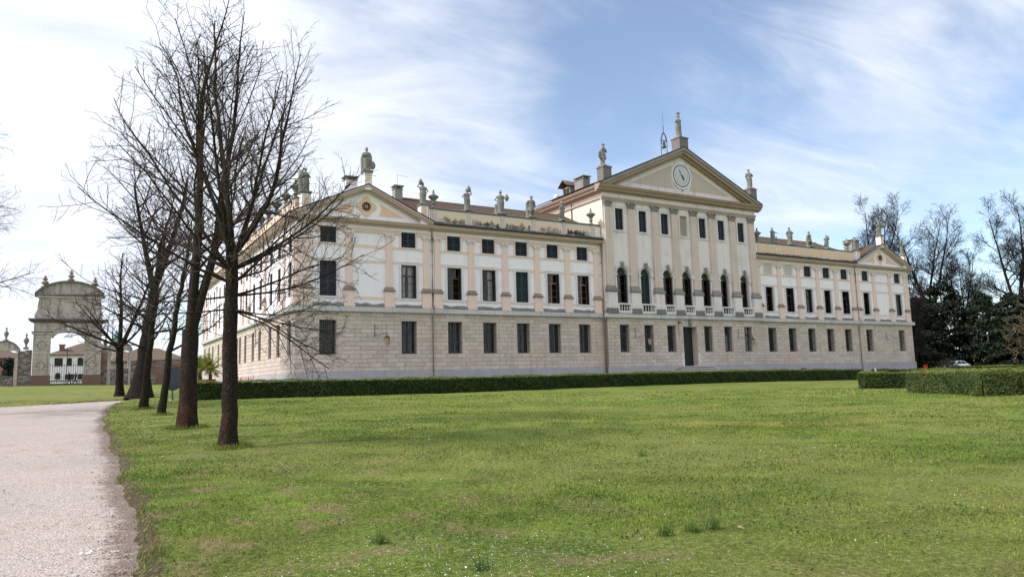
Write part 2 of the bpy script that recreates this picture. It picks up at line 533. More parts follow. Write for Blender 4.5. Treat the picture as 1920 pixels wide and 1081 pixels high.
def grass_color(k, blades=False):
    """lawn colour from where it stands: lush, worn and dry patches"""
    big = k.noise(0.13, 5, 0.6)
    mid = k.noise(0.75, 6, 0.62)
    fin = k.noise(9, 5, 0.7)
    c = k.mix(k.ramp(mid, 0.34, 0.68), (0.076, 0.122, 0.013), (0.186, 0.245, 0.034))
    c = k.mix(k.ramp(big, 0.42, 0.64, 0, 0.6), c, (0.240, 0.235, 0.068))
    c = k.mix(k.ramp(fin, 0.45, 0.72, 0, 0.55), c, (0.235, 0.282, 0.058))
    # bare, straw-coloured wear: most of it beside the path and under the trees
    sx_ = k.n('ShaderNodeSeparateXYZ'); k.l(k.P(), sx_.inputs[0])
    near = k.ramp(sx_.outputs[0], -13.0, -4.5, 1, 0)
    w = k.math('MULTIPLY', k.ramp(k.noise(1.15, 7, 0.68, dist=0.3), 0.50, 0.64), k.math('ADD', k.math('MULTIPLY', near, 0.85), 0.12))
    c = k.mix(w, c, (0.27, 0.20, 0.105))
    # the old bed in the lawn: an arc of yellowed grass
    a = k.math('SUBTRACT', sx_.outputs[0], 5.9); b_ = k.math('SUBTRACT', sx_.outputs[1], -38.0)
    rr = k.math('SQRT', k.math('ADD', k.math('MULTIPLY', a, a), k.math('MULTIPLY', b_, b_)))
    ring = k.math('MULTIPLY', k.ramp(rr, 1.9, 3.6), k.ramp(rr, 3.7, 5.2, 1, 0))
    side = k.ramp(k.math('ADD', k.math('MULTIPLY', b_, -1.0), k.math('MULTIPLY', a, -0.8)), 0.5, 3.0)
    ring = k.math('MULTIPLY', k.math('MULTIPLY', ring, side), k.math('MULTIPLY', k.ramp(k.noise(.9, 5), 0.36, 0.55), k.ramp(k.noise(14, 4, .7), 0.38, 0.6)))
    c = k.mix(k.math('MULTIPLY', ring, 0.75), c, (0.40, 0.29, 0.08))
    return c


k = NM('lawn_grass', 0.95, 0.12)
c = grass_color(k)
c = k.mix(k.ramp(k.noise(26, 5, 0.75), 0.35, 0.7, 0.45, 0), c, (0.055, 0.07, 0.02))
# soil where the border is broken
sa_ = k.n('ShaderNodeAttribute'); sa_.attribute_name = 'soil'
soil = k.mix(k.noise(14, 5), (0.035, 0.023, 0.017), (0.115, 0.078, 0.056))
c = k.mix(k.ramp(k.math('ADD', sa_.outputs['Fac'], k.math('MULTIPLY', k.math('SUBTRACT', k.noise(5, 5, .7), .5), 1.1)), .25, .6), c, soil)
sp = k.noise(15, 3, .85)
c = k.mix(k.ramp(sp, .52, .68, 0, .75), c, (.33, .355, .115)); c = k.mix(k.ramp(sp, .47, .33, 0, .8), c, (.045, .065, .012))
k.color(c)
k.bump(k.noise(22, 6, 0.75), 0.9, 0.05)
M_lawn = k.m
SOIL = np.clip(1 - np.abs(path_dist(GX, GY) + .13 + .09 * np.sin(GY * 2.1) * np.sin(GY * .63 + 1)) / .30, 0, 1) * (GX > -16)
gm = npmesh('ground', np.stack([GX.ravel(), GY.ravel(), GZ.ravel()], -1), quads, M_lawn, True)
at_ = gm.attributes.new('soil', 'FLOAT', 'POINT'); at_.data.foreach_set('value', SOIL.ravel().astype(np.float32))
ground = bpy.data.objects.new('ground', gm); COL.objects.link(ground); ground['kind'] = 'structure'

# gravel path: its own sheet, just above the ground, reaching under the lawn's lip
k = NM('pale_gravel', 0.95, 0.15)
c = k.mix(k.noise(0.7, 6, 0.6), (0.32, 0.255, 0.215), (0.47, 0.40, 0.355))
c = k.mix(k.ramp(k.noise(38, 4, 0.8), 0.42, 0.68, 0, 0.7), c, (0.43, 0.38, 0.355))
c = k.mix(k.ramp(k.noise(55, 3, 0.8), 0.55, 0.72, 0, 0.75), c, (0.12, 0.10, 0.085))
c = k.mix(k.ramp(k.noise(1.6, 6, 0.7, vec=k.P((1, 0.45, 1))), 0.52, 0.72, 0, 0.5), c, (0.25, 0.165, 0.125))
c = k.mix(k.ramp(k.noise(0.35, 4), 0.45, 0.7, 0, 0.4), c, (0.28, 0.265, 0.26))
vo = k.n('ShaderNodeTexVoronoi'); vo.inputs['Scale'].default_value = 34; k.l(k.P(), vo.inputs['Vector'])
vs_ = k.n('ShaderNodeSeparateColor'); k.l(vo.outputs['Color'], vs_.inputs[0])
c = k.mix(k.ramp(vs_.outputs[0], .70, .95, 0, .55), c, (.60, .53, .48)); c = k.mix(k.ramp(vs_.outputs[1], .84, .98, 0, .6), c, (.13, .10, .085))
c = k.mix(k.ramp(k.noise(5, 6, .75), .52, .70, 0, .45), c, (.20, .15, .125))
ea = k.n('ShaderNodeAttribute'); ea.attribute_name = 'border'
ef = k.ramp(k.math('ADD', ea.outputs['Fac'], k.math('MULTIPLY', k.math('SUBTRACT', k.noise(6, 6, .85), .5), 2.6)), .45, 1.0, 0, .85)
c = k.mix(ef, c, k.mix(k.noise(20, 4, .8), (.06, .042, .032), (.22, .16, .125)))
k.color(c); k.bump(vo.outputs['Distance'], 0.8, 0.02); M_gravel = k.m

PGX, PGY = np.meshgrid(axis([(-20.6, -14.0, 0.35), (-14.0, -9.9, 0.08)], [(-75, -20.6, 1.2)]), axis([(-58, -30, 0.15), (-30, -8, 0.25), (-8, 3.3, 0.25)], []))
PD = path_dist(PGX, PGY)
rut = 0.012 * np.sin(PGX * 2.6) + 0.008 * np.sin(PGX * 5.1 + PGY * 0.4) + 0.006 * np.sin(PGY * 3.1 + PGX * 2)
PZ = base_z(PGX, PGY) - 0.112 + 0.012 * np.sin(PGY * 7 + PGX * 5) * np.clip(1 - PD, 0, 1) + rut * np.clip(PD, 0, 1) * 0.5
pi_ = np.arange(PGX.size).reshape(PGX.shape)
q = np.stack([pi_[:-1, :-1], pi_[:-1, 1:], pi_[1:, 1:], pi_[1:, :-1]], -1).reshape(-1, 4)
keep = PD.ravel()[q].max(1) > -0.42
me = npmesh('path', np.stack([PGX.ravel(), PGY.ravel(), PZ.ravel() + 0.004], -1), q[keep], M_gravel, True)
at_ = me.attributes.new('border', 'FLOAT', 'POINT'); at_.data.foreach_set('value', np.clip(1 - PD / .5, 0, 1).ravel().astype(np.float32))
o = bpy.data.objects.new('path', me); COL.objects.link(o); o['kind'] = 'structure'

# gravel forecourt round the villa (behind the clipped hedge)
FX, FY = np.meshgrid(np.arange(-7.6, 84, 1.2), np.arange(-5.0, 60, 1.3))
FZ = base_z(FX, FY) + 0.03
fi = np.arange(FX.size).reshape(FX.shape)
q = np.stack([fi[:-1, :-1], fi[:-1, 1:], fi[1:, 1:], fi[1:, :-1]], -1).reshape(-1, 4)
q = q[((FX > -6.6 + .17 * (FY + 5)).ravel())[q].all(1)]
me = npmesh('forecourt', np.stack([FX.ravel(), FY.ravel(), FZ.ravel()], -1), q, M_gravel, True)
o = bpy.data.objects.new('forecourt', me); COL.objects.link(o); o['kind'] = 'structure'
# ------------------------------------------------------------------ the villa
LEN = 79.0; CX = 39.5
V = empty('villa', (CX, 4, 1.15), 'long cream and peach neoclassical villa with clock pediment behind the clipped hedge', 'villa')
FLOOR = 0.9
FRS = lambda u, y, z: (y, u, z)              # side elevation: u runs along +Y, y negative = out of the wall (towards -X)

GC = [2.47, 9.15, 13.29, 16.63, 20.01, 23.36, 26.73]                 # window axes, left half
GW = [LEN - x + 0.12 for x in GC[::-1]]
AXW = GC + GW                                                       # wing and pavilion axes
ACX = [31.0, 33.95, 36.85, 39.42, 42.1, 44.85, 47.85]               # central block, upper floors
GCX = [31.05, 34.1, 37.05, 42.1, 45.0, 48.0]
PIL = [0.78, 4.11, 7.43, 10.70, 11.70, 14.89, 18.25, 21.60, 24.93, 28.30]
PILR = [LEN - x for x in PIL[::-1]]
CP = [29.55, 32.45, 35.52, 38.12, 40.78, 43.40, 46.46, 49.42]
C0, C1, CY = 29.0, 50.0, -0.5                                       # central block
SW = [(1.25, 2.35), (4.87, 5.93), (7.85, 8.9), (12.05, 13.05), (14.97, 16.0), (18.63, 19.6), (21.4, 22.4)]
SLEN = 47.8
SWC = [(a + b) / 2 for a, b in SW]; SWC += [SLEN - x for x in SWC[::-1]]
GZ0, GZ1, NZ0, NZ1, AZ0, AZ1 = 3.93, 6.62, 8.41, 11.15, 12.60, 13.88
HW = 0.66


def wall(mb, u0, u1, z0, z1, holes, y=0.0, rev=0.42, rm=None):
    us = sorted({u0, u1} | {h[0] for h in holes} | {h[1] for h in holes})
    zs = sorted({z0, z1} | {h[2] for h in holes} | {h[3] for h in holes})
    for a, b in zip(us, us[1:]):
        for c_, d in zip(zs, zs[1:]):
            m, n_ = (a + b) / 2, (c_ + d) / 2
            if any(h[0] < m < h[1] and h[2] < n_ < h[3] for h in holes): continue
            mb.add([(a, y, c_), (b, y, c_), (b, y, d), (a, y, d)], [(0, 1, 2, 3)])
    for a, b, c_, d in holes:
        e = y + rev
        (rm() if rm else mb).add([(a, y, c_), (b, y, c_), (b, y, d), (a, y, d), (a, e, c_), (b, e, c_), (b, e, d), (a, e, d)],
               [(0, 4, 5, 1), (1, 5, 6, 2), (2, 6, 7, 3), (3, 7, 4, 0)])


# --- ground floor walls with openings (dark joints behind the ashlar blocks)
gh = [(x - HW, x + HW, GZ0, GZ1) for x in AXW]
hl = [h for h in gh if h[1] < C0]; hr = [h for h in gh if h[0] > C1]
ch = [(x - 0.58, x + 0.58, GZ0 + 0.03, GZ1) for x in GCX]
DOOR = (38.53, 40.43, 2.5, 6.46)
RV = []
def rv(): RV.append(MB()); return RV[-1]
def rvs(): RV.append(MB(FRS)); return RV[-1]


mb = MB(); wall(mb, 0, C0, FLOOR, 7.25, hl, 0, .60, rv); mb.build('wall', M_joint, V, recalc=False)
mb = MB(); wall(mb, C1, LEN, FLOOR, 7.25, hr, 0, .60, rv); mb.build('wall', M_joint, V, recalc=False)
mb = MB(); wall(mb, C0, C1, FLOOR, 7.25, ch + [DOOR], CY, 0.75, rv)
mb.box(C0, C0 + 0.02, CY, 0, FLOOR, 7.25); mb.box(C1 - 0.02, C1, CY, 0, FLOOR, 7.25); mb.build('wall', M_joint, V, recalc=False)
sh = [(x - 0.53, x + 0.53, GZ0, GZ1) for x in SWC]
SDOOR = (23.05, 24.8, 2.5, 6.55)
mb = MB(FRS); wall(mb, 0, SLEN, FLOOR, 7.25, sh + [SDOOR], 0, .60, rvs); mb.build('wall', M_joint, V, recalc=False)
for m_ in RV: m_.build('window_reveal', M_block, V, recalc=False)
mb = MB(); mb.add([(LEN, 0, FLOOR), (LEN, SLEN, FLOOR), (LEN, SLEN, 14.3), (LEN, 0, 14.3)], [(0, 1, 2, 3)])
mb.add([(0, SLEN, FLOOR), (LEN, SLEN, FLOOR), (LEN, SLEN, 14.3), (0, SLEN, 14.3)], [(0, 1, 2, 3)]); mb.build('wall', M_white, V, recalc=False)
# dim rooms behind the windows
mb = MB(); mb.box(0.6, C0 - .1, 1.5, 1.6, FLOOR, 14.4); mb.box(C1 + .1, LEN - .6, 1.5, 1.6, FLOOR, 14.4); mb.box(C0 + .1, C1 - .1, 1.5, 1.6, FLOOR, 20); mb.box(1.5, 1.6, 1.7, SLEN - 0.5, FLOOR, 14); mb.build('inner_wall', M_dark, V)

# --- ashlar blocks, course by course, laid in running bond
NC = 14; CH = (7.2 - 2.56) / NC
BMESH = {}


def block_mesh(w, h, mat):
    key = (round(w, 2), round(h, 3), mat.name)
    if key not in BMESH:
        mb = MB(); mb.bbox(-key[0] / 2 + 0.009, key[0] / 2 - 0.009, -0.035, 0.03, 0.010, key[1] - 0.010, 0.012)
        me, _ = mb.mesh('stone_block', False, False, False); me.materials.append(mat); BMESH[key] = me
    return BMESH[key]


singles = 0


def courses(u0, u1, holes, y, blen, seed, frame=None, allow=False, jit=0.0):
    """returns list of block rectangles (u0,u1,z0,z1)"""
    global singles
    r = random.Random(seed); out = []
    for c_ in range(NC):
        z0 = 2.56 + c_ * CH; z1 = z0 + CH; zm = (z0 + z1) / 2
        cuts = sorted((h[0], h[1]) for h in holes if h[2] < zm < h[3])
        segs = []; a = u0
        for h0, h1 in cuts:
            segs.append((a, h0)); a = h1
        segs.append((a, u1))
        ph = (c_ % 2) * blen / 2
        for s0, s1 in segs:
            if s1 - s0 < 0.08: continue
            edges = [s0]
            kx = math.floor((s0 - u0 - ph) / blen) + 1
            while True:
                e = u0 + ph + kx * blen + r.uniform(-jit, jit)
                if e > s1 - 0.22: break
                if e - edges[-1] > 0.22: edges.append(e)
                kx += 1
            edges.append(s1)
            out += [(p, q_, z0, z1) for p, q_ in zip(edges, edges[1:])]
    return out


ashl = MB()
rects = courses(0.0, C0, hl, 0.0, 0.92, 3, jit=0.14)
rects.sort(key=lambda t: t[0])
bw = empty('stone_facing', (12, 0, 2.56)); bw.parent = V; bw.location = Vector((12, 0, 2.56)) - WLOC[V.name]
for (a, b, z0, z1) in rects:
    if singles < 300:
        w = round(b - a, 2)
        o = inst('stone_block', block_mesh(w, CH, M_blocko), bw, ((a + b) / 2, 0, z0)); singles += 1
    else:
        ashl.bbox(a + .009, b - .009, -0.035, 0.03, z0 + .01, z1 - .01)
for (a, b, z0, z1) in courses(C1, LEN, hr, 0.0, 0.92, 5, jit=0.14):
    ashl.bbox(a + .009, b - .009, -0.035, 0.03, z0 + .01, z1 - .01)
for (a, b, z0, z1) in courses(C0, C1, ch + [DOOR], CY, 0.78, 6, jit=0.03):
    ashl.bbox(a + .011, b - .011, CY - 0.035, CY + 0.03, z0 + .011, z1 - .011)
ashl.build('stone_facing', M_block, V, kind='stuff', recalc=False)
sm = MB(FRS)
for (a, b, z0, z1) in courses(0.0, SLEN, sh + [SDOOR], 0.0, 0.92, 9, jit=0.14):
    sm.bbox(a + .009, b - .009, -0.035, 0.03, z0 + .01, z1 - .01)
sm.build('stone_facing', M_block, V, kind='stuff', recalc=False)
# splayed lintels over the ground-floor openings
for x, hw, yy in [(x, HW, 0.0) for x in AXW] + [(x, 0.58, CY) for x in GCX]:
    mb = MB(); n_ = 5; z0, z1 = GZ1 + 0.01, 7.19
    for i in range(n_):
        a0, a1 = -hw - .02 + (2 * hw + .04) * i / n_, -hw - .02 + (2 * hw + .04) * (i + 1) / n_
        s_ = 1.42
        mb.ext_y([(x + a0 + .008, z0), (x + a1 - .008, z0), (x + a1 * s_ - .008, z1), (x + a0 * s_ + .008, z1)], yy - 0.055, yy - 0.001)
    mb.build('lintel', M_blocko, V)

# --- plinth of big grey slabs, string course of pale slabs
def slabs(name, x0, x1, prof, mat, step, seed, fr=None):
    r = random.Random(seed); a = x0
    while a < x1 - 0.05:
        b = min(x1, a + step * r.uniform(0.75, 1.3))
        if x1 - b < 0.6: b = x1
        mb = MB(fr); mb.ext_x(prof, a + 0.004, b - 0.004) if fr is None else mb.add(*ext_u(prof, a + 0.004, b - 0.004))
        mb.build(name, mat, V); a = b


def ext_u(prof, a, b):
    n = len(prof)
    return ([(a, y, z) for y, z in prof] + [(b, y, z) for y, z in prof],
            [tuple(range(n)), tuple(range(2 * n - 1, n - 1, -1))] + [(i, i + n, (i + 1) % n + n, (i + 1) % n) for i in range(n)])


PLP = [(0.02, FLOOR), (-0.11, FLOOR), (-0.11, 2.50), (-0.07, 2.55), (0.02, 2.55)]
slabs('plinth_slab', -0.11, C0, PLP, M_plinth, 3.4, 1)
slabs('plinth_slab', C1, LEN + 0.11, PLP, M_plinth, 3.4, 2)
PLC = [(y + CY, z) for y, z in PLP]
slabs('plinth_slab', C0 - 0.1, DOOR[0] - 0.12, PLC, M_plinth, 3.4, 3)
slabs('plinth_slab', DOOR[1] + 0.12, C1 + 0.1, PLC, M_plinth, 3.4, 4)
slabs('plinth_slab', 0.02, SDOOR[0] - .1, PLP, M_plinth, 3.2, 5, FRS)
slabs('plinth_slab', SDOOR[1] + .1, SLEN, PLP, M_plinth, 3.2, 6, FRS)
STP = [(0.02, 7.20), (-0.27, 7.20), (-0.30, 7.24), (-0.30, 7.60), (0.02, 7.64)]
slabs('string_slab', -0.30, C0 - .3, STP, M_slab, 2.5, 11)
slabs('string_slab', C1 + .3, LEN + 0.3, STP, M_slab, 2.5, 12)
slabs('string_slab', C0 - .3, C1 + .3, [(y + CY, z) for y, z in STP], M_slab, 2.5, 13)
slabs('string_slab', 0.02, SLEN, STP, M_slab, 2.6, 14, FRS)
# weathered fillet of render above the string course
WFP = [(0.0, 7.62), (-0.24, 7.645), (-0.20, 7.72), (0.0, 7.86)]


def fillet(x0, x1, yy, seed):
    r = random.Random(seed); mb = MB(); a = x0
    top = 7.86
    while a < x1 - 1e-3:
        b = min(x1, a + 0.3); t2 = 7.90 + r.uniform(-0.06, 0.06)
        vs = []
        for x, t in ((a, top), (b, t2)):
            vs += [(x, yy - 0.002, 7.62), (x, yy - 0.25, 7.647), (x, yy - 0.2, 7.70), (x, yy - 0.012, t), (x, yy - 0.002, t)]
        mb.add(vs, [(i, i + 5, (i + 1) % 5 + 5, (i + 1) % 5) for i in range(5)])
        a, top = b, t2
    mb.build('weathering_fillet', M_moss, V)


fillet(0, C0, 0, 1); fillet(C1, LEN, 0, 2); fillet(C0, C1, CY, 3)

# --- upper walls
nh = [(x - HW, x + HW, NZ0, NZ1) for x in AXW]; ah = [(x - 0.635, x + 0.635, AZ0, AZ1) for x in AXW]
up_h = nh + ah
mb = MB(); wall(mb, 0, C0, 7.25, 14.3, [h for h in up_h if h[1] < C0]); mb.build('wall', M_white, V, recalc=False)
mb = MB(); wall(mb, C1, LEN, 7.25, 14.3, [h for h in up_h if h[0] > C1]); mb.build('wall', M_white, V, recalc=False)
sup = [(x - 0.53, x + 0.53, NZ0, NZ1) for x in SWC] + [(x - 0.53, x + 0.53, 11.9, 13.25) for x in SWC]
mb = MB(FRS); wall(mb, 0, SLEN, 7.25, 14.3, sup); mb.build('wall', M_white, V, recalc=False)
UZ0, UZ1 = 15.80, 17.92
AR, ASP = 0.655, 11.46
ach = [(x - AR, x + AR, 7.9, ASP + AR) for x in ACX]; uch = [(x - 0.5, x + 0.5, UZ0, UZ1) for x in ACX]
mb = MB(); wall(mb, C0, C1, 7.25, 20.2, ach + uch, CY, 0.5); mb.build('wall', M_cwhite, V, recalc=False)
# round heads of the arched openings
for x in ACX:
    for s_ in (-1, 1):
        pts = [(x + s_ * AR * cos(radians(t)), ASP + AR * sin(radians(t))) for t in range(0, 91, 10)] + [(x + s_ * AR, ASP + AR)]
        m2 = MB(); m2.ext_y(pts, CY + 0.004, CY + 0.5)
        m2.build('arch_spandrel', M_cwhite, V)
# returns of the central block, and its flanks above the wing roofs
mb = MB(); mb.add([(C0, CY, 7.25), (C0, 24, 7.25), (C0, 24, 20.2), (C0, CY, 20.2)], [(0, 1, 2, 3)])
mb.build('wall', M_cream, V, recalc=False)
mb = MB(); mb.add([(C1, CY, 7.25), (C1, 24, 7.25), (C1, 24, 20.2), (C1, CY, 20.2)], [(0, 1, 2, 3)])
mb.add([(C0, 24, 7.25), (C1, 24, 7.25), (C1, 24, 20.2), (CX, 24, 25.0), (C0, 24, 20.2)], [(0, 1, 2, 3, 4)])
mb.build('wall', M_cream, V, recalc=False)

# --- peach bands of the wings, between the pilasters and windows
def band(z0, z1, segs, mat=M_peach, y=-0.018, name='peach_band'):
    for a, b in segs:
        if b - a < 0.05: continue
        mb = MB(); mb.box(a, b, y, -0.001, z0, z1); mb.build(name, mat, V)


def gaps(lo_, hi_, cut):
    out = []; a = lo_
    for p, q_ in sorted(cut):
        if q_ <= lo_ or p >= hi_: continue
        if p > a: out.append((a, p))
        a = max(a, q_)
    if a < hi_: out.append((a, hi_))
    return out


PC = [(x - 0.29, x + 0.29) for x in PIL + PILR]
for lo_, hi_ in ((0.32, C0), (C1, LEN)):
    band(12.34, 12.60, gaps(lo_, hi_, PC + [(x - 0.86, x + 0.86) for x in AXW]))
    band(11.14, 11.37, gaps(lo_, hi_, PC + [(x - 0.95, x + 0.95) for x in AXW]))
    band(8.21, 8.45, gaps(lo_, hi_, [(x - 0.41, x + 0.41) for x in PIL + PILR] + [(x - 0.95, x + 0.95) for x in AXW]))
    # architrave pieces between the attic windows
    for a, b in gaps(lo_, hi_, [(x - 0.66, x + 0.66) for x in AXW]):
        mb = MB(); mb.box(a, b, -0.10, -0.001, 13.60, 13.72); mb.box(a, b, -0.14, -0.001, 13.72, 13.86); mb.box(a, b, -0.19, -0.001, 13.86, 13.955)
        mb.build('architrave', M_peach, V)
# corner strip
mb = MB(); mb.box(0.0, 0.30, -0.05, -0.001, 7.66, 13.55); mb.build('corner_strip', M_peach, V)
mb = MB(); mb.box(LEN - 0.30, LEN, -0.05, -0.001, 7.66, 13.55); mb.build('corner_strip', M_peach, V)

# --- wing pilasters: pedestal, moulded base, tapering shaft, carved capital
def wing_pilaster():
    m = {}
    mb = MB(); mb.add([(-.29, -.14, 9.2), (.29, -.14, 9.2), (.26, -.125, 13.28), (-.26, -.125, 13.28), (-.29, -.001, 9.2), (.29, -.001, 9.2), (.26, -.001, 13.28), (-.26, -.001, 13.28)],
                      [(0, 1, 2, 3), (1, 5, 6, 2), (4, 0, 3, 7), (3, 2, 6, 7), (0, 4, 5, 1)])
    m['shaft'] = (mb, M_peach)
    mb = MB(); mb.box(-.40, .40, -.22, -.001, 7.8, 8.86); mb.box(-.45, .45, -.27, -.001, 7.62, 7.80)
    m['pedestal'] = (mb, M_peach)
    mb = MB(); mb.box(-.44, .44, -.26, -.001, 8.86, 8.93); mb.box(-.50, .50, -.32, -.001, 8.93, 9.01); mb.box(-.41, .41, -.24, -.001, 9.01, 9.13); mb.box(-.35, .35, -.19, -.001, 9.13, 9.25)
    m['base_moulding'] = (mb, M_dmould)
    mb = MB(); mb.box(-.30, .30, -.16, -.001, 13.27, 13.33); mb.box(-.27, .27, -.15, -.001, 13.33, 13.46); mb.box(-.36, .36, -.21, -.001, 13.50, 13.598)
    for s_ in (-1, 1):
        for q_, rr in ((0, .085), (1, .05)):
            mb.tube([(s_ * .27, -.235 - .012 * q_, 13.43), (s_ * .27, -.12, 13.43)], rr, 10)
    for i in range(5):
        mb.ellip((-.16 + .08 * i, -.165, 13.45 + .02 * (i % 2)), (.045, .05, .06), 6, 4)
    m['capital'] = (mb, M_trim)
    return {a: (b.mesh(a, False, False)[0], c_) for a, (b, c_) in m.items()}


def put_set(name, st, x, y=0.0, rz=0.0, root=None):
    o = None
    for i, (a, (me, mt)) in enumerate(st.items()):
        if not me.materials: me.materials.append(mt)
        if i == 0:
            o = inst(name, me, V, (x, y, 0), rz)
        else:
            c_ = bpy.data.objects.new(a, me); COL.objects.link(c_); c_.parent = o
    return o


wp = wing_pilaster()
for x in PIL + PILR: put_set('pilaster', wp, x)
for yv in (0.35, 3.6, 10.5, 17.3, 20.5, 27.3, 30.5, 37.3, 44.2, 47.3): put_set('pilaster', wp, 0.0, yv, -pi / 2)
# central giant pilasters
mb = MB(); mb.add([(-.46, -.20, 10.26), (.46, -.20, 10.26), (.42, -.18, 18.0), (-.42, -.18, 18.0), (-.46, -.001, 10.26), (.46, -.001, 10.26), (.42, -.001, 18.0), (-.42, -.001, 18.0)],
                  [(0, 1, 2, 3), (1, 5, 6, 2), (4, 0, 3, 7), (3, 2, 6, 7), (0, 4, 5, 1)])
cpl = {'shaft': (mb.mesh('shaft', False, False)[0], M_cpeach)}
mb = MB(); mb.box(-.56, .56, -.36, -.001, 8.1, 9.62); mb.box(-.47, .47, -.385, -.30, 8.3, 9.4)
cpl['pedestal'] = (mb.mesh('pedestal', False, False)[0], M_cwhite)
mb = MB(); mb.box(-.62, .62, -.42, -.001, 7.62, 7.86); mb.box(-.59, .59, -.39, -.001, 7.86, 8.10)
cpl['pedestal_base'] = (mb.mesh('pedestal_base', False, False)[0], M_moss)
mb = MB(); mb.box(-.58, .58, -.38, -.001, 9.62, 9.72); mb.box(-.65, .65, -.45, -.001, 9.72, 9.86); mb.box(-.60, .60, -.38, -.001, 9.86, 9.96); mb.box(-.55, .55, -.31, -.001, 9.96, 10.12); mb.box(-.50, .50, -.25, -.001, 10.12, 10.28)
cpl['base_moulding'] = (mb.mesh('base_moulding', False, False)[0], M_greystone)
mb = MB(); mb.box(-.44, .44, -.22, -.001, 17.97, 18.03); mb.box(-.42, .42, -.2, -.001, 18.03, 18.42); mb.box(-.55, .55, -.30, -.001, 18.46, 18.60)
for s_ in (-1, 1): mb.tube([(s_ * .43, -.33, 18.36), (s_ * .43, -.1, 18.36)], .11, 10)
for i in range(5): mb.ellip((-.3 + .15 * i, -.21, 18.12), (.07, .07, .13), 6, 4)
for i in range(4): mb.ellip((-.22 + .15 * i, -.23, 18.30), (.07, .07, .12), 6, 4)
cpl['capital'] = (mb.mesh('capital', False, False)[0], M_greystone)
for x in CP: put_set('giant_pilaster', cpl, x, CY)

# --- windows -------------------------------------------------------------
def bars(mb, w, h, nx_, zs, y0=-0.02, y1=0.03, fr=0.06, bar=0.035):
    mb.box(-w, -w + fr, y0, y1, 0, h); mb.box(w - fr, w, y0, y1, 0, h); mb.box(-w + fr, w - fr, y0, y1, 0, fr); mb.box(-w + fr, w - fr, y0, y1, h - fr, h)
    for i in range(1, nx_):
        x = -w + 2 * w * i / nx_; mb.box(x - bar, x + bar, y0 + .004, y1 - .004, fr, h - fr)
    xs = [-w + fr] + [-w + 2 * w * i / nx_ for i in range(1, nx_)] + [w - fr]
    for z, t in zs:
        for a, b in zip(xs, xs[1:]):
            mb.box(a + (bar if a > -w + fr else 0), b - (bar if b < w - fr else 0), y0 + .004, y1 - .004, z - t, z + t)


def shutter_leaf(w, h, tilt=0):
    mb = MB(); f = 0.07
    mb.box(0, f, -.025, .025, 0, h); mb.box(w - f, w, -.025, .025, 0, h)
    for z0, z1 in ((0, f), (h * .42, h * .42 + f), (h - f, h)): mb.box(f, w - f, -.022, .022, z0, z1)
    z = f + .03
    while z < h - f - .05:
        if not (h * .42 - .05 < z < h * .42 + f):
            mb.add([(f, -.02, z), (w - f, -.02, z), (w - f, .018, z + .06), (f, .018, z + .06), (f, -.012, z - .004), (w - f, -.012, z - .004)], [(0, 1, 2, 3), (4, 5, 1, 0)])
        z += .062
    mb.add([(f, .021, f), (w - f, .021, f), (w - f, .021, h - f), (f, .021, h - f)], [(0, 1, 2, 3)])
    return mb


MC = {}


def cm(key, fn, mat):
    if key not in MC:
        me = fn().mesh(key[0], False, False, False)[0]; me.materials.append(mat); MC[key] = me
    return MC[key]


def kid(root, name, me, loc=(0, 0, 0), rz=0, label=None):
    o = bpy.data.objects.new(name, me); COL.objects.link(o); o.parent = root; o.location = loc; o.rotation_euler.z = rz
    if label: o['label'] = label
    return o


def stone_frame(w, h, t, pr, ears=0.06, sill=0.12):
    mb = MB()
    mb.box(-w - t, -w, -pr, -.002, -.02, h); mb.box(w, w + t, -pr, -.002, -.02, h)
    mb.box(-w - t - ears, w + t + ears, -pr, -.002, h, h + t); mb.box(-w - t - ears, w + t + ears, -pr - .025, -.002, h + t, h + t + .05)
    mb.box(-w - t - ears, -w - t, -pr, -.002, h - .32, h); mb.box(w + t, w + t + ears, -pr, -.002, h - .32, h)
    mb.box(-w - t - .02, w + t + .02, -pr - .03, -.002, -.02 - sill, -.02)
    return mb


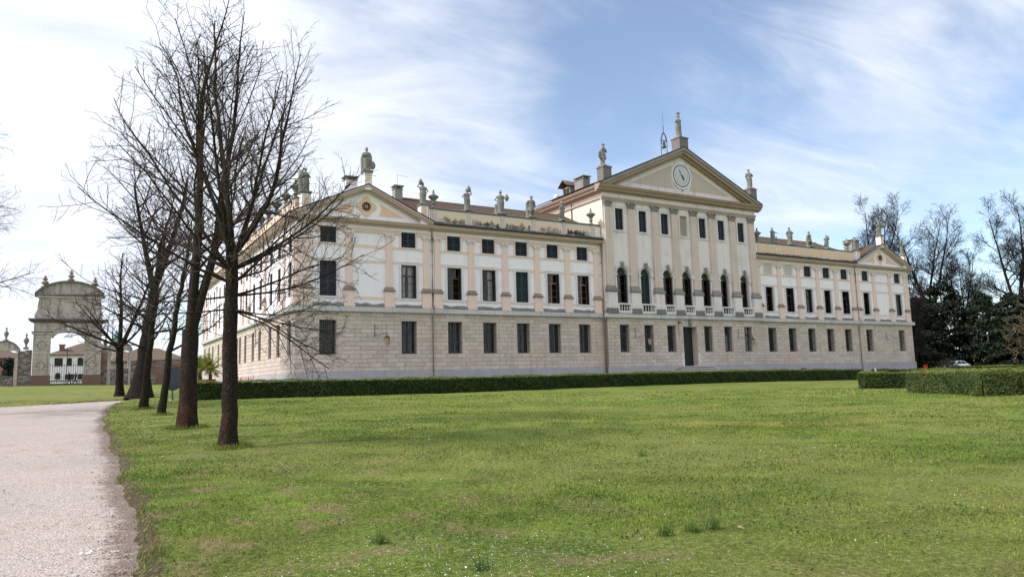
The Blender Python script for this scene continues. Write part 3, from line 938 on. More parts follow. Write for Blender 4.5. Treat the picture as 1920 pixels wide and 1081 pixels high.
def window(x, z, kind, y=0.0, rz=0.0, hw=HW, h=2.69, deep=0.34, parent=None):
    """origin at the middle of the opening's foot, on the wall plane; +y goes in"""
    P_ = V
    rev = 0.42 if y == 0 else 0.46
    if kind.startswith('grille'):
        fm = cm(('window_frame', kind[:6], hw, h), lambda: (lambda m: (bars(m, hw - .003, h - .003, 2, [(h * .68, .05), (h * .36, .02)], 0.50, .56, .07, .045), m)[1])(MB()), M_dwood)
        o = inst('window', fm, P_, (x, y, z), rz)
        for i, (a, b) in enumerate(((-hw + .07, -.045), (.045, hw - .07))):
            for z0, z1 in ((.07, h * .36 - .02), (h * .36 + .02, h * .68 - .05), (h * .68 + .05, h - .07)):
                pm = cm(('pane', round(b - a, 3), round(z1 - z0, 3)), lambda: MB().add([(0, 0, 0), (b - a, 0, 0), (b - a, 0, z1 - z0), (0, 0, z1 - z0)], [(0, 1, 2, 3)]), M_glass)
                kid(o, 'pane', pm, (a, .532, z0))
        def gr():
            m = MB()
            for i in range(8):
                q_ = -hw + .09 + (2 * hw - .18) * i / 7
                m.tube([(q_, .14, .01), (q_, .14, h - .01)], .015, 5)
            for zz in (.12, h * .35, h * .62, h - .14): m.box(-hw, hw, .118, .126, zz - .018, zz + .018)
            return m
        kid(o, 'grille', cm(('grille', hw, h), gr, M_gril))
        if kind == 'grille_curtain':
            kid(o, 'curtain', cm(('curtain', hw, h), lambda: MB().add([(-hw + .1, .68, .1), (hw - .1, .68, .1), (hw - .1, .68, h * .66), (-hw + .1, .68, h * .66)], [(0, 1, 2, 3)]), M_curtain))
        return o
    if kind == 'blind':
        return inst('blind_window', cm(('blind_panel', hw, h), lambda: MB().box(-hw, hw, .10, .2, 0, h), M_blind), P_, (x, y, z), rz)
    if kind == 'blind_brown':
        return inst('blind_window', cm(('blind_panelb', hw, h), lambda: MB().box(-hw, hw, .14, .2, 0, h), M_blindb), P_, (x, y, z), rz)
    if kind.startswith('closed'):
        wd = hw - .012
        fm = cm(('window_frame_c', hw, h), lambda: (lambda m: (m.box(-hw, -wd, .09, .17, 0, h), m.box(wd, hw, .09, .17, 0, h), m.box(-hw, hw, .16, .19, 0, h), m)[-1])(MB()), M_dwood)
        o = inst('window', fm, P_, (x, y, z), rz)
        mt = M_shutg if kind == 'closed_green' else M_shut
        sm_ = cm(('shutter', round(wd, 3), h, mt.name), lambda: shutter_leaf(wd - .006, h - .015), mt)
        kid(o, 'shutter', sm_, (-wd, .13, .008)); kid(o, 'shutter', sm_, (.006, .13, .008))
        return o
    # open windows: shutters folded against the reveal, glazing behind
    red = 'red' in kind
    fm = cm(('window_frame_o', red, hw, h), lambda: (lambda m: (bars(m, hw - .003, h - .003, 2, [(h * .69, .055), (h * .455, .014), (h * .235, .014)], 0.35, .41, .065, .05), m)[1])(MB()), M_lwood if red else M_wood)
    o = inst('window', fm, P_, (x, y, z), rz)
    for i, (a, b) in enumerate(((-hw + .065, -.05), (.05, hw - .065))):
        for z0, z1 in ((.065, h * .235 - .014), (h * .235 + .014, h * .455 - .014), (h * .455 + .014, h * .69 - .055), (h * .69 + .055, h - .065)):
            if 'ajar' in kind and i == 1 and z1 < h * .69: continue
            pm = cm(('pane', round(b - a, 3), round(z1 - z0, 3)), lambda: MB().add([(0, 0, 0), (b - a, 0, 0), (b - a, 0, z1 - z0), (0, 0, z1 - z0)], [(0, 1, 2, 3)]), M_glass)
            kid(o, 'pane', pm, (a, .38, z0))
    lw = hw - .02
    sm_ = cm(('shutter_fold', round(lw, 3), h), lambda: shutter_leaf(lw * .62, h - .02), M_shut)
    kid(o, 'shutter', sm_, (hw - .035, .34, .01), radians(-98 if 'half' not in kind else -125))
    kid(o, 'shutter', sm_, (-hw + .03, .34, .01), radians(-86 if 'half' not in kind else -62))
    if 'curt' in kind:
        def cur(full):
            m = MB()
            for s_ in ((-1, 1) if full else (1,)):
                n_ = 9; vs = []; fs = []
                for j in range(7):
                    tz = j / 6; zz = h * (.05 + .92 * tz)
                    inner = .10 + .28 * abs(tz - .35) ** 1.2
                    for i in range(n_):
                        t = i / (n_ - 1)
                        xx = s_ * (hw - .05 - (hw - .05 - .02) * t * (1 - .55 * (1 - tz) * (0.35 + tz)))
                        vs.append((xx, .52 + .03 * sin(t * 18), zz))
                for j in range(6):
                    for i in range(n_ - 1): fs.append((j * n_ + i, j * n_ + i + 1, (j + 1) * n_ + i + 1, (j + 1) * n_ + i))
                m.add(vs, fs)
            return m
        full = 'full' in kind
        kid(o, 'curtain', cm(('curtain', full, hw, h), lambda: cur(full), M_curtain))
    return o


gk = ['grille'] * 14
for i, x in enumerate(AXW): window(x, GZ0, gk[i], h=GZ1 - GZ0)
for i, x in enumerate(GCX): window(x, GZ0 + .03, 'grille_curtain' if i in (4, 5) else 'grille', CY, hw=0.58, h=GZ1 - GZ0 - .03)
nk = ['closed', 'open_curtfull', 'open_ajar', 'open_curt', 'closed_green', 'open_red_ajar', 'open_red_ajar',
      'open_half', 'open_ajar', 'open_half_curt', 'open_half', 'open_ajar', 'open_half', 'open_half_curt']
for i, x in enumerate(AXW):
    o = window(x, NZ0, nk[i], h=NZ1 - NZ0)
    kid(o, 'stone_frame', cm(('stone_frame',), lambda: stone_frame(HW, NZ1 - NZ0, .19, .055), M_trim))
    if i in (7, 8): window(x, AZ0, 'blind', hw=.635, h=AZ1 - AZ0).name
    else: window(x, AZ0, 'closed', hw=.635, h=AZ1 - AZ0)


def attic_frame():
    m = MB(); hh = AZ1 - AZ0; w = .635
    m.box(-w - .17, -w, -.05, -.002, -.02, hh - .28); m.box(w, w + .17, -.05, -.002, -.02, hh - .28)
    m.box(-w - .22, w + .22, -.09, -.002, -.13, -.02)
    return m


for x in AXW: inst('window_surround', cm(('window_surround',), attic_frame, M_peach), V, (x, 0, AZ0))
for yv in SWC:
    window(0, GZ0, 'grille', 0, -pi / 2, .53, GZ1 - GZ0).location = Vector((0, yv, GZ0)) - WLOC[V.name]
    window(0, NZ0, 'closed', 0, -pi / 2, .53, NZ1 - NZ0).location = Vector((0, yv, NZ0)) - WLOC[V.name]
    window(0, 11.9, 'closed', 0, -pi / 2, .53, 1.35).location = Vector((0, yv, 11.9)) - WLOC[V.name]
for i, x in enumerate(ACX):
    o = window(x, UZ0, 'blind_brown' if i == 3 else 'closed', CY, hw=.5, h=UZ1 - UZ0)
    kid(o, 'stone_frame', cm(('stone_frame_u',), lambda: stone_frame(.5, UZ1 - UZ0, .19, .06, 0.05, .16), M_trim))


# arched windows of the piano nobile
def arch_surround():
    m = MB()
    for s_ in (-1, 1):
        m.box(*sorted((s_ * AR, s_ * (AR + .2))), -.10, -.002, 7.95 - 7.9, ASP - 7.9 - .1)
        m.box(*sorted((s_ * (AR - .03), s_ * (AR + .34))), -.20, -.002, ASP - 7.9 - .1, ASP - 7.9 + .02)
        m.box(*sorted((s_ * (AR - .01), s_ * (AR + .28))), -.16, -.002, ASP - 7.9 - .17, ASP - 7.9 - .1)
    for r0, r1, pr in ((AR, AR + .13, .09), (AR + .13, AR + .24, .15), (AR + .24, AR + .29, .20)):
        n_ = 16; vs = []; fs = []
        for i in range(n_ + 1):
            t = pi * i / n_
            for r_, yy in ((r0, -.002), (r0, -pr), (r1, -pr), (r1, -.002)): vs.append((r_ * cos(t), yy, ASP - 7.9 + .02 + r_ * sin(t)))
        for i in range(n_):
            for j in range(4): fs.append((i * 4 + j, i * 4 + (j + 1) % 4, (i + 1) * 4 + (j + 1) % 4, (i + 1) * 4 + j))
        m.add(vs, fs)
    return m


def key_head():
    m = MB()
    m.ext_y([(-.10, ASP - 7.9 + AR - .05), (.10, ASP - 7.9 + AR - .05), (.17, ASP - 7.9 + AR + .33), (-.17, ASP - 7.9 + AR + .33)], -.25, -.002)
    zc = ASP - 7.9 + AR + .30
    m.ellip((0, -.27, zc), (.13, .14, .18), 10, 8); m.ellip((0, -.40, zc - .02), (.03, .05, .05), 6, 5)
    for a in range(9): m.ellip((.17 * cos(pi * a / 8), -.2, zc + .06 + .14 * sin(pi * a / 8)), (.075, .1, .075), 6, 5)
    m.ellip((0, -.30, zc - .17), (.09, .09, .09), 6, 5)
    return m


def half_disc(r, n_=16, y=0):
    return MB().add([(0, y, 0)] + [(r * cos(pi * i / n_), y, r * sin(pi * i / n_)) for i in range(n_ + 1)], [(0, i + 1, i + 2) for i in range(n_)])


akind = ['curt', 'shut', 'curt', 'dark', 'dark', 'half', 'half']
for i, x in enumerate(ACX):
    hh = ASP - 7.9
    kd = akind[i]

    def frm():
        m = MB(); bars(m, AR - .003, hh, 2, [(hh * .5, .02), (hh * .25, .02), (hh * .75, .02)], .33, .39, .07, .05)
        return m
    o = inst('arched_window', cm(('arched_frame', 0), frm, M_wood if kd != 'shut' else M_shutg), V, (x, CY, 7.9))
    kid(o, 'arch_surround', cm(('arch_surround',), arch_surround, M_trim))
    kid(o, 'keystone_head', cm(('keystone_head',), key_head, M_greystone))
    kid(o, 'lunette_shutter', cm(('lunette',), lambda: half_disc(AR - .004, 16, .28), M_shutg), (0, 0, hh))
    if kd == 'shut':
        s_ = cm(('shutter_tall',), lambda: shutter_leaf(AR - .02, hh - .03), M_shutg)
        kid(o, 'shutter', s_, (-AR + .012, .24, .01)); kid(o, 'shutter', s_, (.008, .24, .01))
    else:
        s_ = cm(('shutter_tall_fold',), lambda: shutter_leaf(AR * .62, hh - .03), M_shutg if kd == 'half' else M_shut)
        kid(o, 'shutter', s_, (AR - .04, .30, .01), radians(-112 if kd != 'half' else -140)); kid(o, 'shutter', s_, (-AR + .03, .30, .01), radians(-80 if kd != 'half' else -38))
        pm = cm(('tall_pane',), lambda: MB().add([(-AR + .07, .36, .07), (AR - .07, .36, .07), (AR - .07, .36, hh - .07), (-AR + .07, .36, hh - .07)], [(0, 1, 2, 3)]), M_glass)
        kid(o, 'pane', pm)
        if kd == 'curt':
            def cu():
                m = MB(); vs = []; fs = []
                for j in range(9):
                    t = j / 8; ww = .22 + .26 * abs(t - .45)
                    for q_ in range(7): vs.append((-.05 + .30 * (1 - t) * .4 - ww / 2 + ww * q_ / 6, .46 + .025 * (q_ % 2), .1 + (hh - .15) * t))
                for j in range(8):
                    for q_ in range(6): fs.append((j * 7 + q_, j * 7 + q_ + 1, (j + 1) * 7 + q_ + 1, (j + 1) * 7 + q_))
                return m.add(vs, fs)
            kid(o, 'curtain', cm(('arch_curtain',), cu, M_curtain))
# little balustrades in front of the arched windows
BP = [(.055, 0), (.055, .05), (.028, .07), (.035, .16), (.062, .25), (.05, .34), (.026, .46), (.024, .50), (.055, .53), (.055, .58)]
bme = MB().lathe(BP, seg=10).mesh('baluster', True, False)[0]; bme.materials.append(M_trim)
for i, x in enumerate(ACX):
    a = max(c_ + .585 for c_ in CP if c_ < x); b = min(c_ - .585 for c_ in CP if c_ > x)
    mb = MB(); mb.box(a, b, CY - .36, CY - .1, 8.46, 8.60); mb.box(a, b, CY - .36, CY - .1, 7.64, 7.86)
    mb.box(a, a + .16, CY - .34, CY - .12, 7.86, 8.46); mb.box(b - .16, b, CY - .34, CY - .12, 7.86, 8.46)
    o = mb.build('balustrade', M_trim, V)
    for j in range(5):
        q_ = a + .27 + (b - a - .54) * j / 4
        inst('baluster', bme, o, (q_, CY - .23, 7.87))

# --- door with surround, carved mask and steps
mb = MB(); x0, x1, z0, z1 = DOOR
for i in range(2):
    a, b = (x0, (x0 + x1) / 2 - .006) if i == 0 else ((x0 + x1) / 2 + .006, x1)
    mb.box(a, b, CY + .66, CY + .72, z0, z1)
    for q_ in range(4):
        zz = z0 + .15 + q_ * .95
        mb.box(a + .12, b - .12, CY + .635, CY + .66, zz, zz + .8)
dr = mb.build('door', M_door, V)
MB().tube([((x0 + x1) / 2 + .09, CY + .60, 3.6), ((x0 + x1) / 2 + .09, CY + .66, 3.6)], .03, 8).build('handle', M_iron, dr)
for s_, xx in ((-1, x0), (1, x1)):
    for j in range(12):
        zz = z0 + j * .33; w = .34 if j % 2 else .22
        MB().box(*sorted((xx, xx + s_ * w)), CY - .07, CY - .036, zz + .008, zz + .322).build('quoin', M_trim if j < 4 else M_blocko, V)
for i in range(7):
    t0, t1 = -1 + 2 * i / 7, -1 + 2 * (i + 1) / 7
    mid = 39.48; hw = (x1 - x0) / 2 + .02
    if i == 3: continue
    MB().ext_y([(mid + t0 * hw + .01, z1), (mid + t1 * hw - .01, z1), (mid + t1 * hw * 1.6 - .01, 7.19), (mid + t0 * hw * 1.6 + .01, 7.19)], CY - .075, CY - .036).build('voussoir', M_blocko, V)
mb = MB(); mb.ext_y([(39.34, z1 - .05), (39.62, z1 - .05), (39.70, 7.19), (39.26, 7.19)], CY - .16, CY - .036)
mb.ellip((39.48, CY - .2, 6.82), (.17, .16, .22), 10, 8); mb.ellip((39.48, CY - .34, 6.76), (.08, .08, .07), 8, 6)
for a in range(8): mb.ellip((39.48 + .2 * cos(2 * pi * a / 8), CY - .17, 6.84 + .24 * sin(2 * pi * a / 8)), (.07, .08, .07), 6, 5)
mb.build('carved_mask', M_greystone, V)
for i in range(7):
    zt = 2.48 - i * .195; e = .28 * i
    st_ = MB().box(37.6 - e * 1.25, 41.9 + e * 0.55, CY - .75 - e, CY - .115, zt - .195, zt - .06).build('step', M_ped, V)
    MB().box(37.55 - e * 1.25, 41.95 + e * 0.55, CY - .82 - e, CY - .115, zt - .06, zt).build('tread', M_trim, st_)

# side door
mb = MB(FRS); mb.box(SDOOR[0], SDOOR[1], .38, .44, SDOOR[2], SDOOR[3]); mb.build('door', M_door, V)
for i in range(5): MB(FRS).box(22.6 - i * .25, 25.2 + i * .25, -.6 - .28 * i, -.115, 2.30 - i * .19, 2.49 - i * .19).build('step', M_trim, V)

# --- cornices
COR = [(0.02, 14.16), (-.08, 14.16), (-.10, 14.24), (-.22, 14.27), (-.26, 14.33), (-.46, 14.35), (-.50, 14.44), (-.58, 14.50), (-.60, 14.56), (0.02, 14.62)]
MB().ext_x(COR, -0.60, C0 - .005).build('cornice', M_mould, V)
MB().ext_x(COR, C1 + .005, LEN + .6).build('cornice', M_mould, V)
mb = MB(FRS); mb.add(*ext_u(COR, 0.03, SLEN)); mb.build('cornice', M_mould, V)
CCOR = [(.02, 18.60), (-.12, 18.60), (-.14, 18.70), (-.20, 18.72), (-.20, 18.80), (-.28, 18.83), (-.30, 18.92), (-.13, 18.93), (-.13, 19.34), (-.22, 19.36), (-.30, 19.46), (-.52, 19.50), (-.56, 19.66), (-.68, 19.74), (-.76, 19.88), (-.80, 20.00), (.02, 20.08)]
fr_ = [p for p in CCOR if p[1] <= 18.93] + [(.02, 18.93)]
co_ = [(.02, 19.34)] + [p for p in CCOR if p[1] >= 19.36]
MB().ext_x([(y + CY, z) for y, z in fr_], C0 - .2, C1 + .2).build('entablature_moulding', M_mould, V)
MB().box(C0 - .1, C1 + .1, CY - .14, CY - .002, 18.935, 19.338).build('frieze', M_cwhite, V)
MB().ext_x([(y + CY, z) for y, z in co_], C0 - .8, C1 + .8).build('cornice', M_cmould, V)
for s_, xx in ((-1, C0), (1, C1)):
    fl = (lambda u, y, z: (C0 + y, u, z)) if s_ < 0 else (lambda u, y, z: (C1 - y, u, z))
    mb = MB(fl); mb.add(*ext_u(co_, CY + .02, 24)); mb.build('cornice', M_cmould, V)
    mb = MB(fl); mb.add(*ext_u([(.02, 18.93), (-.12, 18.75), (-.16, 18.9), (-.02, 18.98)], CY + .02, 24)); mb.build('entablature_moulding', M_mould, V)


# --- pediments
def chevron(c_, w, z0, z1, t, y0, y1, sh_=0.0):
    """raking band; sh_ lowers it below the outer edge"""
    sl = (z1 - z0) / w
    a = sh_ / sl; b = t / sl
    return MB().ext_y([(c_ - w + a, z0), (c_, z1 - sh_), (c_ + w - a, z0), (c_ + w - a - b, z0), (c_, z1 - sh_ - t), (c_ - w + a + b, z0)], y0, y1)


def pediment(c_, w, z0, z1, yw, th, pr, tri, mat_bg, mat_tri, big=False):
    MB().ext_y([(c_ - w + .5, z0), (c_ + w - .5, z0), (c_, z1 - .3)], yw + .001, yw + .12).build('tympanum', mat_bg, V)
    chevron(c_, w, z0, z1, th * .34, yw - pr, yw + .1).build('raking_cornice', M_mould if not big else M_greystone, V)
    chevron(c_, w, z0, z1, th * .36, yw - pr * .84, yw + .1, th * .34).build('raking_cornice', M_cmould if big else M_mould, V)
    chevron(c_, w, z0, z1, th * .30, yw - pr * .45, yw + .1, th * .70).build('raking_cornice', M_cmould if big else M_mould, V)
    for pts in tri:
        MB().ext_y(pts, yw - .02, yw - .001).build('tympanum_panel', mat_tri, V)


def lobes(c_, cz, r, off, y0, y1, hx=1.0):
    """quatrefoil outline"""
    pts = []
    for i in range(64):
        a = 2 * pi * i / 64
        rr = off * (abs(cos(a)) ** 2 * 0.30 + abs(sin(a)) ** 2 * .30) + r * (1 + .17 * cos(4 * a))
        pts.append((c_ + rr * cos(a) * hx, cz + rr * sin(a)))
    return pts


for c_ in (5.55, LEN - 5.55):
    z0, z1 = 14.62, 17.42
    tri = [[(c_ - 3.25, 15.03), (c_ - 1.05, 15.03), (c_ - 1.18, 15.25), (c_ - 1.28, 15.7), (c_ - 1.12, 16.02)],
           [(c_ + 3.25, 15.03), (c_ + 1.05, 15.03), (c_ + 1.18, 15.25), (c_ + 1.28, 15.7), (c_ + 1.12, 16.02)]]
    pediment(c_, 6.12, z0, z1, 0.0, .46, .58, tri, M_white, M_orange)
    MB().ext_y(lobes(c_, 15.68, .72, .1, 0, 0, 1.0), -.03, -.001).build('tympanum_panel', M_orange, V)
    mb = MB()
    for a in range(8):
        an = 2 * pi * a / 8; mb.ellip((c_ + .2 * cos(an), -.07, 15.72 + .2 * sin(an)), (.075, .05, .075), 6, 5)
    mb.ellip((c_, -.08, 15.72), (.06, .06, .06), 6, 5)
    n_ = 20; vs = []; fs = []
    for i in range(n_):
        an = 2 * pi * i / n_
        for r_, yy in ((.29, -.031), (.29, -.09), (.35, -.09), (.35, -.031)): vs.append((c_ + r_ * cos(an), yy, 15.72 + r_ * sin(an)))
    for i in range(n_):
        for j in range(4): fs.append((i * 4 + j, i * 4 + (j + 1) % 4, ((i + 1) % n_) * 4 + (j + 1) % 4, ((i + 1) % n_) * 4 + j))
    mb.add(vs, fs); mb.build('rosette_window', M_iron, V)
# central pediment
tri = [[(32.7, 20.72), (38.45, 20.72), (38.12, 21.4), (37.95, 22.2), (38.15, 22.9), (38.40, 23.28)],
       [(LEN - 32.7, 20.72), (LEN - 38.45, 20.72), (LEN - 38.12, 21.4), (LEN - 37.95, 22.2), (LEN - 38.15, 22.9), (LEN - 38.40, 23.28)]]
pediment(CX, 11.25, 20.08, 25.1, CY, .85, .74, tri, M_cwhite, M_beigepanel, True)
mb = MB(); mb.ext_y([(CX + 1.14 * cos(2 * pi * i / 40), 22.18 + 1.14 * sin(2 * pi * i / 40)) for i in range(40)], CY - .10, CY - .0015)
clk = mb.build('clock', M_clock, V)
n_ = 40
for r0, r1, mt, nm in ((1.10, 1.17, M_iron, 'clock_rim'), (1.19, 1.42, M_cwhite, 'clock_moulding'), (.80, .815, M_iron, 'hour_track')):
    mb = MB(); vs = []; fs = []
    yo = -.11 if nm != 'clock_moulding' else -.09
    m_ = n_ + 1 if nm != 'hour_track' else 24
    for i in range(m_):
        an = 2 * pi * i / n_ + (pi * .95 if nm == 'hour_track' else 0)
        for r_, yy in ((r0, -.02), (r0, yo), (r1, yo), (r1, -.02)): vs.append((CX + r_ * cos(an), CY + yy, 22.18 + r_ * sin(an)))
    for i in range(m_ - 1):
        for j in range(4): fs.append((i * 4 + j, i * 4 + (j + 1) % 4, (i + 1) * 4 + (j + 1) % 4, (i + 1) * 4 + j))
    mb.add(vs, fs); mb.build(nm, mt, clk)
MB().ext_y([(CX - .03, 22.18), (CX + .04, 22.16), (CX - .30, 22.84), (CX - .34, 22.82)], CY - .135, CY - .115).build('clock_hand', M_iron, clk)
MB().ext_y([(CX - .07, 22.24), (CX + .09, 22.28), (CX + .36, 21.78), (CX + .22, 21.72)], CY - .16, CY - .14).build('clock_hand', M_iron, clk)
MB().tube([(CX + .07, CY - .05, 21.0), (CX + .07, CY - .05, 20.5)], .03, 6).build('clock_rod', M_iron, clk)

# --- parapets of the wings: coping, posts, framed panels
for lo_, hi_, mt, posts, sgn in ((11.2, 28.9, M_stpanel, [11.5, 14.72, 18.07, 21.35, 24.71, 28.02], 1), (LEN - 28.9, LEN - 11.2, M_orange, [LEN - q_ for q_ in (11.5, 14.72, 18.07, 21.35, 24.71, 28.02)][::-1], -1)):
    MB().box(lo_, hi_, -.12, .35, 14.66, 16.03).build('parapet_wall', M_white if sgn < 0 else M_frame, V)
    MB().ext_x([(.40, 16.03), (-.22, 16.03), (-.25, 16.08), (-.25, 16.14), (-.15, 16.19), (.40, 16.19)], lo_, hi_).build('parapet_coping', M_moss, V)
    for p in posts:
        MB().box(p - .21, p + .21, -.19, -.121, 14.70, 16.028).build('parapet_post', M_cpeach if sgn > 0 else M_orange, V)
    for p, q_ in zip(posts, posts[1:]):
        MB().box(p + .36, q_ - .36, -.150, -.121, 15.02, 15.86).build('parapet_panel', mt, V)
    r = random.Random(lo_)
    mb = MB(); a = lo_
    while a < hi_ - .05:
        b = min(hi_, a + r.uniform(.3, .9)); h = r.uniform(0, .09)
        mb.box(a + .001, b - .001, -.60 + r.uniform(0, .05), -.195, 14.63, 14.80 + h); a = b
    mb.build('gutter', M_gut, V)
    mb = MB(); mb.tube([(lo_, -.63, 14.70), ((lo_ + hi_) / 2, -.63, 14.68), (hi_, -.63, 14.70)], .07, 8); mb.build('gutter_pipe', M_lead, V)
# parapet of the side elevation
mb = MB(FRS); mb.box(.8, SLEN - .8, .1, .5, 14.62, 16.03); mb.build('parapet_wall', M_orange, V)
mb = MB(FRS); mb.box(.8, SLEN - .8, .02, .58, 16.03, 16.17); mb.build('parapet_coping', M_moss, V)
for i in range(15):
    yv = 1.5 + 3.2 * i; mb = MB(FRS); mb.box(yv - .25, yv + .25, .04, .56, 14.62, 16.03); mb.build('parapet_post', M_white, V)

# pedestals at pavilion corners and over the pediments
PEDS = []
def pedestal(x, y, z0, z1, w, mats=(M_white, M_moss, M_orange)):
    o = MB().box(x - w, x + w, y - w, y + w, z0, z1 - .13).build('statue_pedestal', mats[0], V)
    MB().box(x - w - .06, x + w + .06, y - w - .06, y + w + .06, z1 - .13, z1).build('pedestal_cap', mats[1], o)
    if mats[2]: MB().box(x - w * .55, x + w * .55, y - w - .012, y - w - .001, z0 + .45 * (z1 - z0), z1 - .22).build('pedestal_panel', mats[2], o)


for x in (.65, 10.48, LEN - .65, LEN - 10.48): pedestal(x, -.02, 14.55, 16.33, .34)
for x in (5.55, LEN - 5.55): pedestal(x, -.2, 17.0, 18.52, .32)
pedestal(CX, CY - .1, 24.6, 26.2, .60, (M_ped, M_ped, None))
for x in (29.35, LEN - 29.35): pedestal(x, CY - .1, 20.05, 21.85, .5, (M_ped, M_ped, None))


# --- roofs of clay tiles
def tiled(A, B, C_, D, name='roof', mat=M_tile, pitch=.24, rowlen=.42):
    """A-B eave, D-C ridge; barrel tiles in overlapping rows"""
    A, B, C_, D = map(Vector, (A, B, C_, D))
    nu = max(2, int((B - A).length / pitch)) * 4
    nr = max(2, int((D - A).length / rowlen))
    nrm = (B - A).cross(D - A).normalized()
    if nrm.z < 0: nrm = -nrm
    vs = []; fs = []
    for r in range(nr):
        for e in (0, 1):
            v = (r + e * 1.04) / nr
            for i in range(nu + 1):
                u = i / nu
                p = (A.lerp(B, u)).lerp(D.lerp(C_, u), min(v, 1))
                h = .055 * abs(sin(pi * i / 4)) + (.05 if e == 0 else .0)
                vs.append(p + nrm * h)
    st = nu + 1
    for r in range(nr * 2 - 1):
        for i in range(nu): fs.append((r * st + i, r * st + i + 1, (r + 1) * st + i + 1, (r + 1) * st + i))
    return MB().add(vs, fs).build(name, mat, V, recalc=False)


tiled((8.6, .55, 15.75), (C0, .55, 15.75), (C0, 6.2, 18.35), (9.6, 6.2, 18.35))
tiled((C1, .55, 15.75), (LEN - 8.6, .55, 15.75), (LEN - 9.6, 6.2, 18.35), (C1, 6.2, 18.35))
MB().add([(9.6, 6.2, 18.36), (C0, 6.2, 18.36), (C0, 13, 15), (9.6, 13, 15)], [(0, 1, 2, 3)]).build('roof', M_tile, V, recalc=False)
MB().add([(LEN - 9.6, 6.2, 18.36), (C1, 6.2, 18.36), (C1, 13, 15), (LEN - 9.6, 13, 15)], [(0, 1, 2, 3)]).build('roof', M_tile, V, recalc=False)
for lo_, hi_ in ((9.5, C0), (C1, LEN - 9.5)):
    MB().tube([(lo_, 6.2, 18.38), (hi_, 6.2, 18.38)], .13, 8).build('ridge_tiles', M_tile, V)
for c_ in (5.55, LEN - 5.55):
    for s_ in (-1, 1):
        tiled((c_ + s_ * 6.05, .1, 14.72), (c_ + s_ * 6.05, SLEN, 14.72), (c_, SLEN, 17.5), (c_, .1, 17.5), rowlen=.6)
        sl = 2.8 / 6.12
        MB().ext_y([(c_ + s_ * 6.2, 14.62), (c_, 17.43), (c_, 17.50), (c_ + s_ * 6.2, 14.68)], -.62, .2).build('roof_edge', M_slate, V)
for s_ in (-1, 1):
    tiled((CX + s_ * 11.25, CY - .1, 20.12), (CX + s_ * 11.25, 24, 20.12), (CX, 24, 25.12), (CX, CY - .1, 25.12), rowlen=.6)
    MB().ext_y([(CX + s_ * 11.32, 20.07), (CX, 25.12), (CX, 25.2), (CX + s_ * 11.32, 20.15)], CY - .78, CY).build('roof_edge', M_slate, V)


# --- chimneys, dormer, aerial, bell
def chimney(x, y, z0, z1, wx, wy, mt, cap=True):
    o = MB().box(x - wx, x + wx, y - wy, y + wy, z0, z1 - .28).build('chimney', mt, V)
    mb = MB()
    for sx_ in (-1, 1):
        for sy_ in (-1, 1): mb.box(x + sx_ * (wx - .09) - .08, x + sx_ * (wx - .09) + .08, y + sy_ * (wy - .09) - .08, y + sy_ * (wy - .09) + .08, z1 - .28, z1 - .1)
    mb.box(x - wx - .12, x + wx + .12, y - wy - .12, y + wy + .12, z1 - .1, z1); mb.box(x - wx - .06, x + wx + .06, y - wy - .06, y + wy + .06, z1 - .34, z1 - .281)
    mb.build('chimney_cap', M_greystone, o)


chimney(5.05, 2.6, 16.9, 18.75, .48, .42, M_white)
chimney(10.6, 6.0, 17.6, 19.45, .36, .36, M_greystone)
chimney(29.75, 3.6, 20.0, 21.95, .42, .75, M_greystone)
chimney(LEN - 7.6, 2.4, 16.2, 18.25, .75, .6, M_greystone)
mb = MB(); mb.tube([(10.6, 6.0, 19.45), (10.6, 6.0, 20.5)], .015, 5); mb.tube([(10.55, 6.0, 20.5), (11.6, 5.8, 20.38)], .012, 5); mb.build('aerial', M_iron, V)
mb = MB(); mb.box(29.2, 30.6, 5.0, 6.3, 20.1, 21.35); dm = mb.build('dormer', M_greystone, V)
MB().add([(28.7, 4.75, 21.35), (31.2, 4.75, 21.35), (31.2, 5.65, 22.05), (28.7, 5.65, 22.05), (28.7, 6.55, 21.35), (31.2, 6.55, 21.35), (28.7, 5.65, 21.95), (28.7, 4.8, 21.3)], [(0, 1, 2, 3), (3, 2, 5, 4), (0, 3, 6, 7)]).build('dormer_roof', M_tile, dm)
for a in (5.15, 5.7): MB().box(29.17, 29.2, a, a + .45, 20.35, 21.2).build('dormer_window', M_dark, dm)
mb = MB(); mb.lathe([(.22, 20.15), (.22, 20.4), (.14, 20.45), (.30, 20.6), (.36, 20.8), (.28, 21.02), (.08, 21.12)], 29.4, 7.8, 14); mb.build('ball_finial', M_trim, V, True)
for yv in (4.5, 10.2): MB().tube([(C0 - .06, yv, 19.2), (C0 - .06, yv, 15.6)], .06, 6).build('downpipe', M_iron, V)
mb = MB(); bx_, by_ = 39.9, 2.2
z0 = 24.2
for s_ in (-.42, .42): mb.tube([(bx_ + s_, by_, z0), (bx_ + s_, by_, 27.0), (bx_ + s_ * .8, by_, 27.4), (bx_ + s_ * .35, by_, 27.7), (bx_, by_, 27.8)], .035, 6)
for s_ in (-.34, .34): mb.tube([(bx_, by_ + s_, 26.6), (bx_, by_ + s_ * .8, 27.3), (bx_, by_, 27.8)], .035, 6)
mb.tube([(bx_ - .42, by_, 26.9), (bx_ + .42, by_, 26.9)], .035, 6); mb.tube([(bx_, by_, 27.8), (bx_, by_, 28.5)], .04, 6); mb.tube([(bx_, by_, 28.4), (bx_, by_, 30.0)], .015, 5); mb.tube([(bx_ - .4, by_, 26.1), (bx_ + .4, by_, 25.6)], .015, 5)
bf = mb.build('bell_frame', M_iron, V)
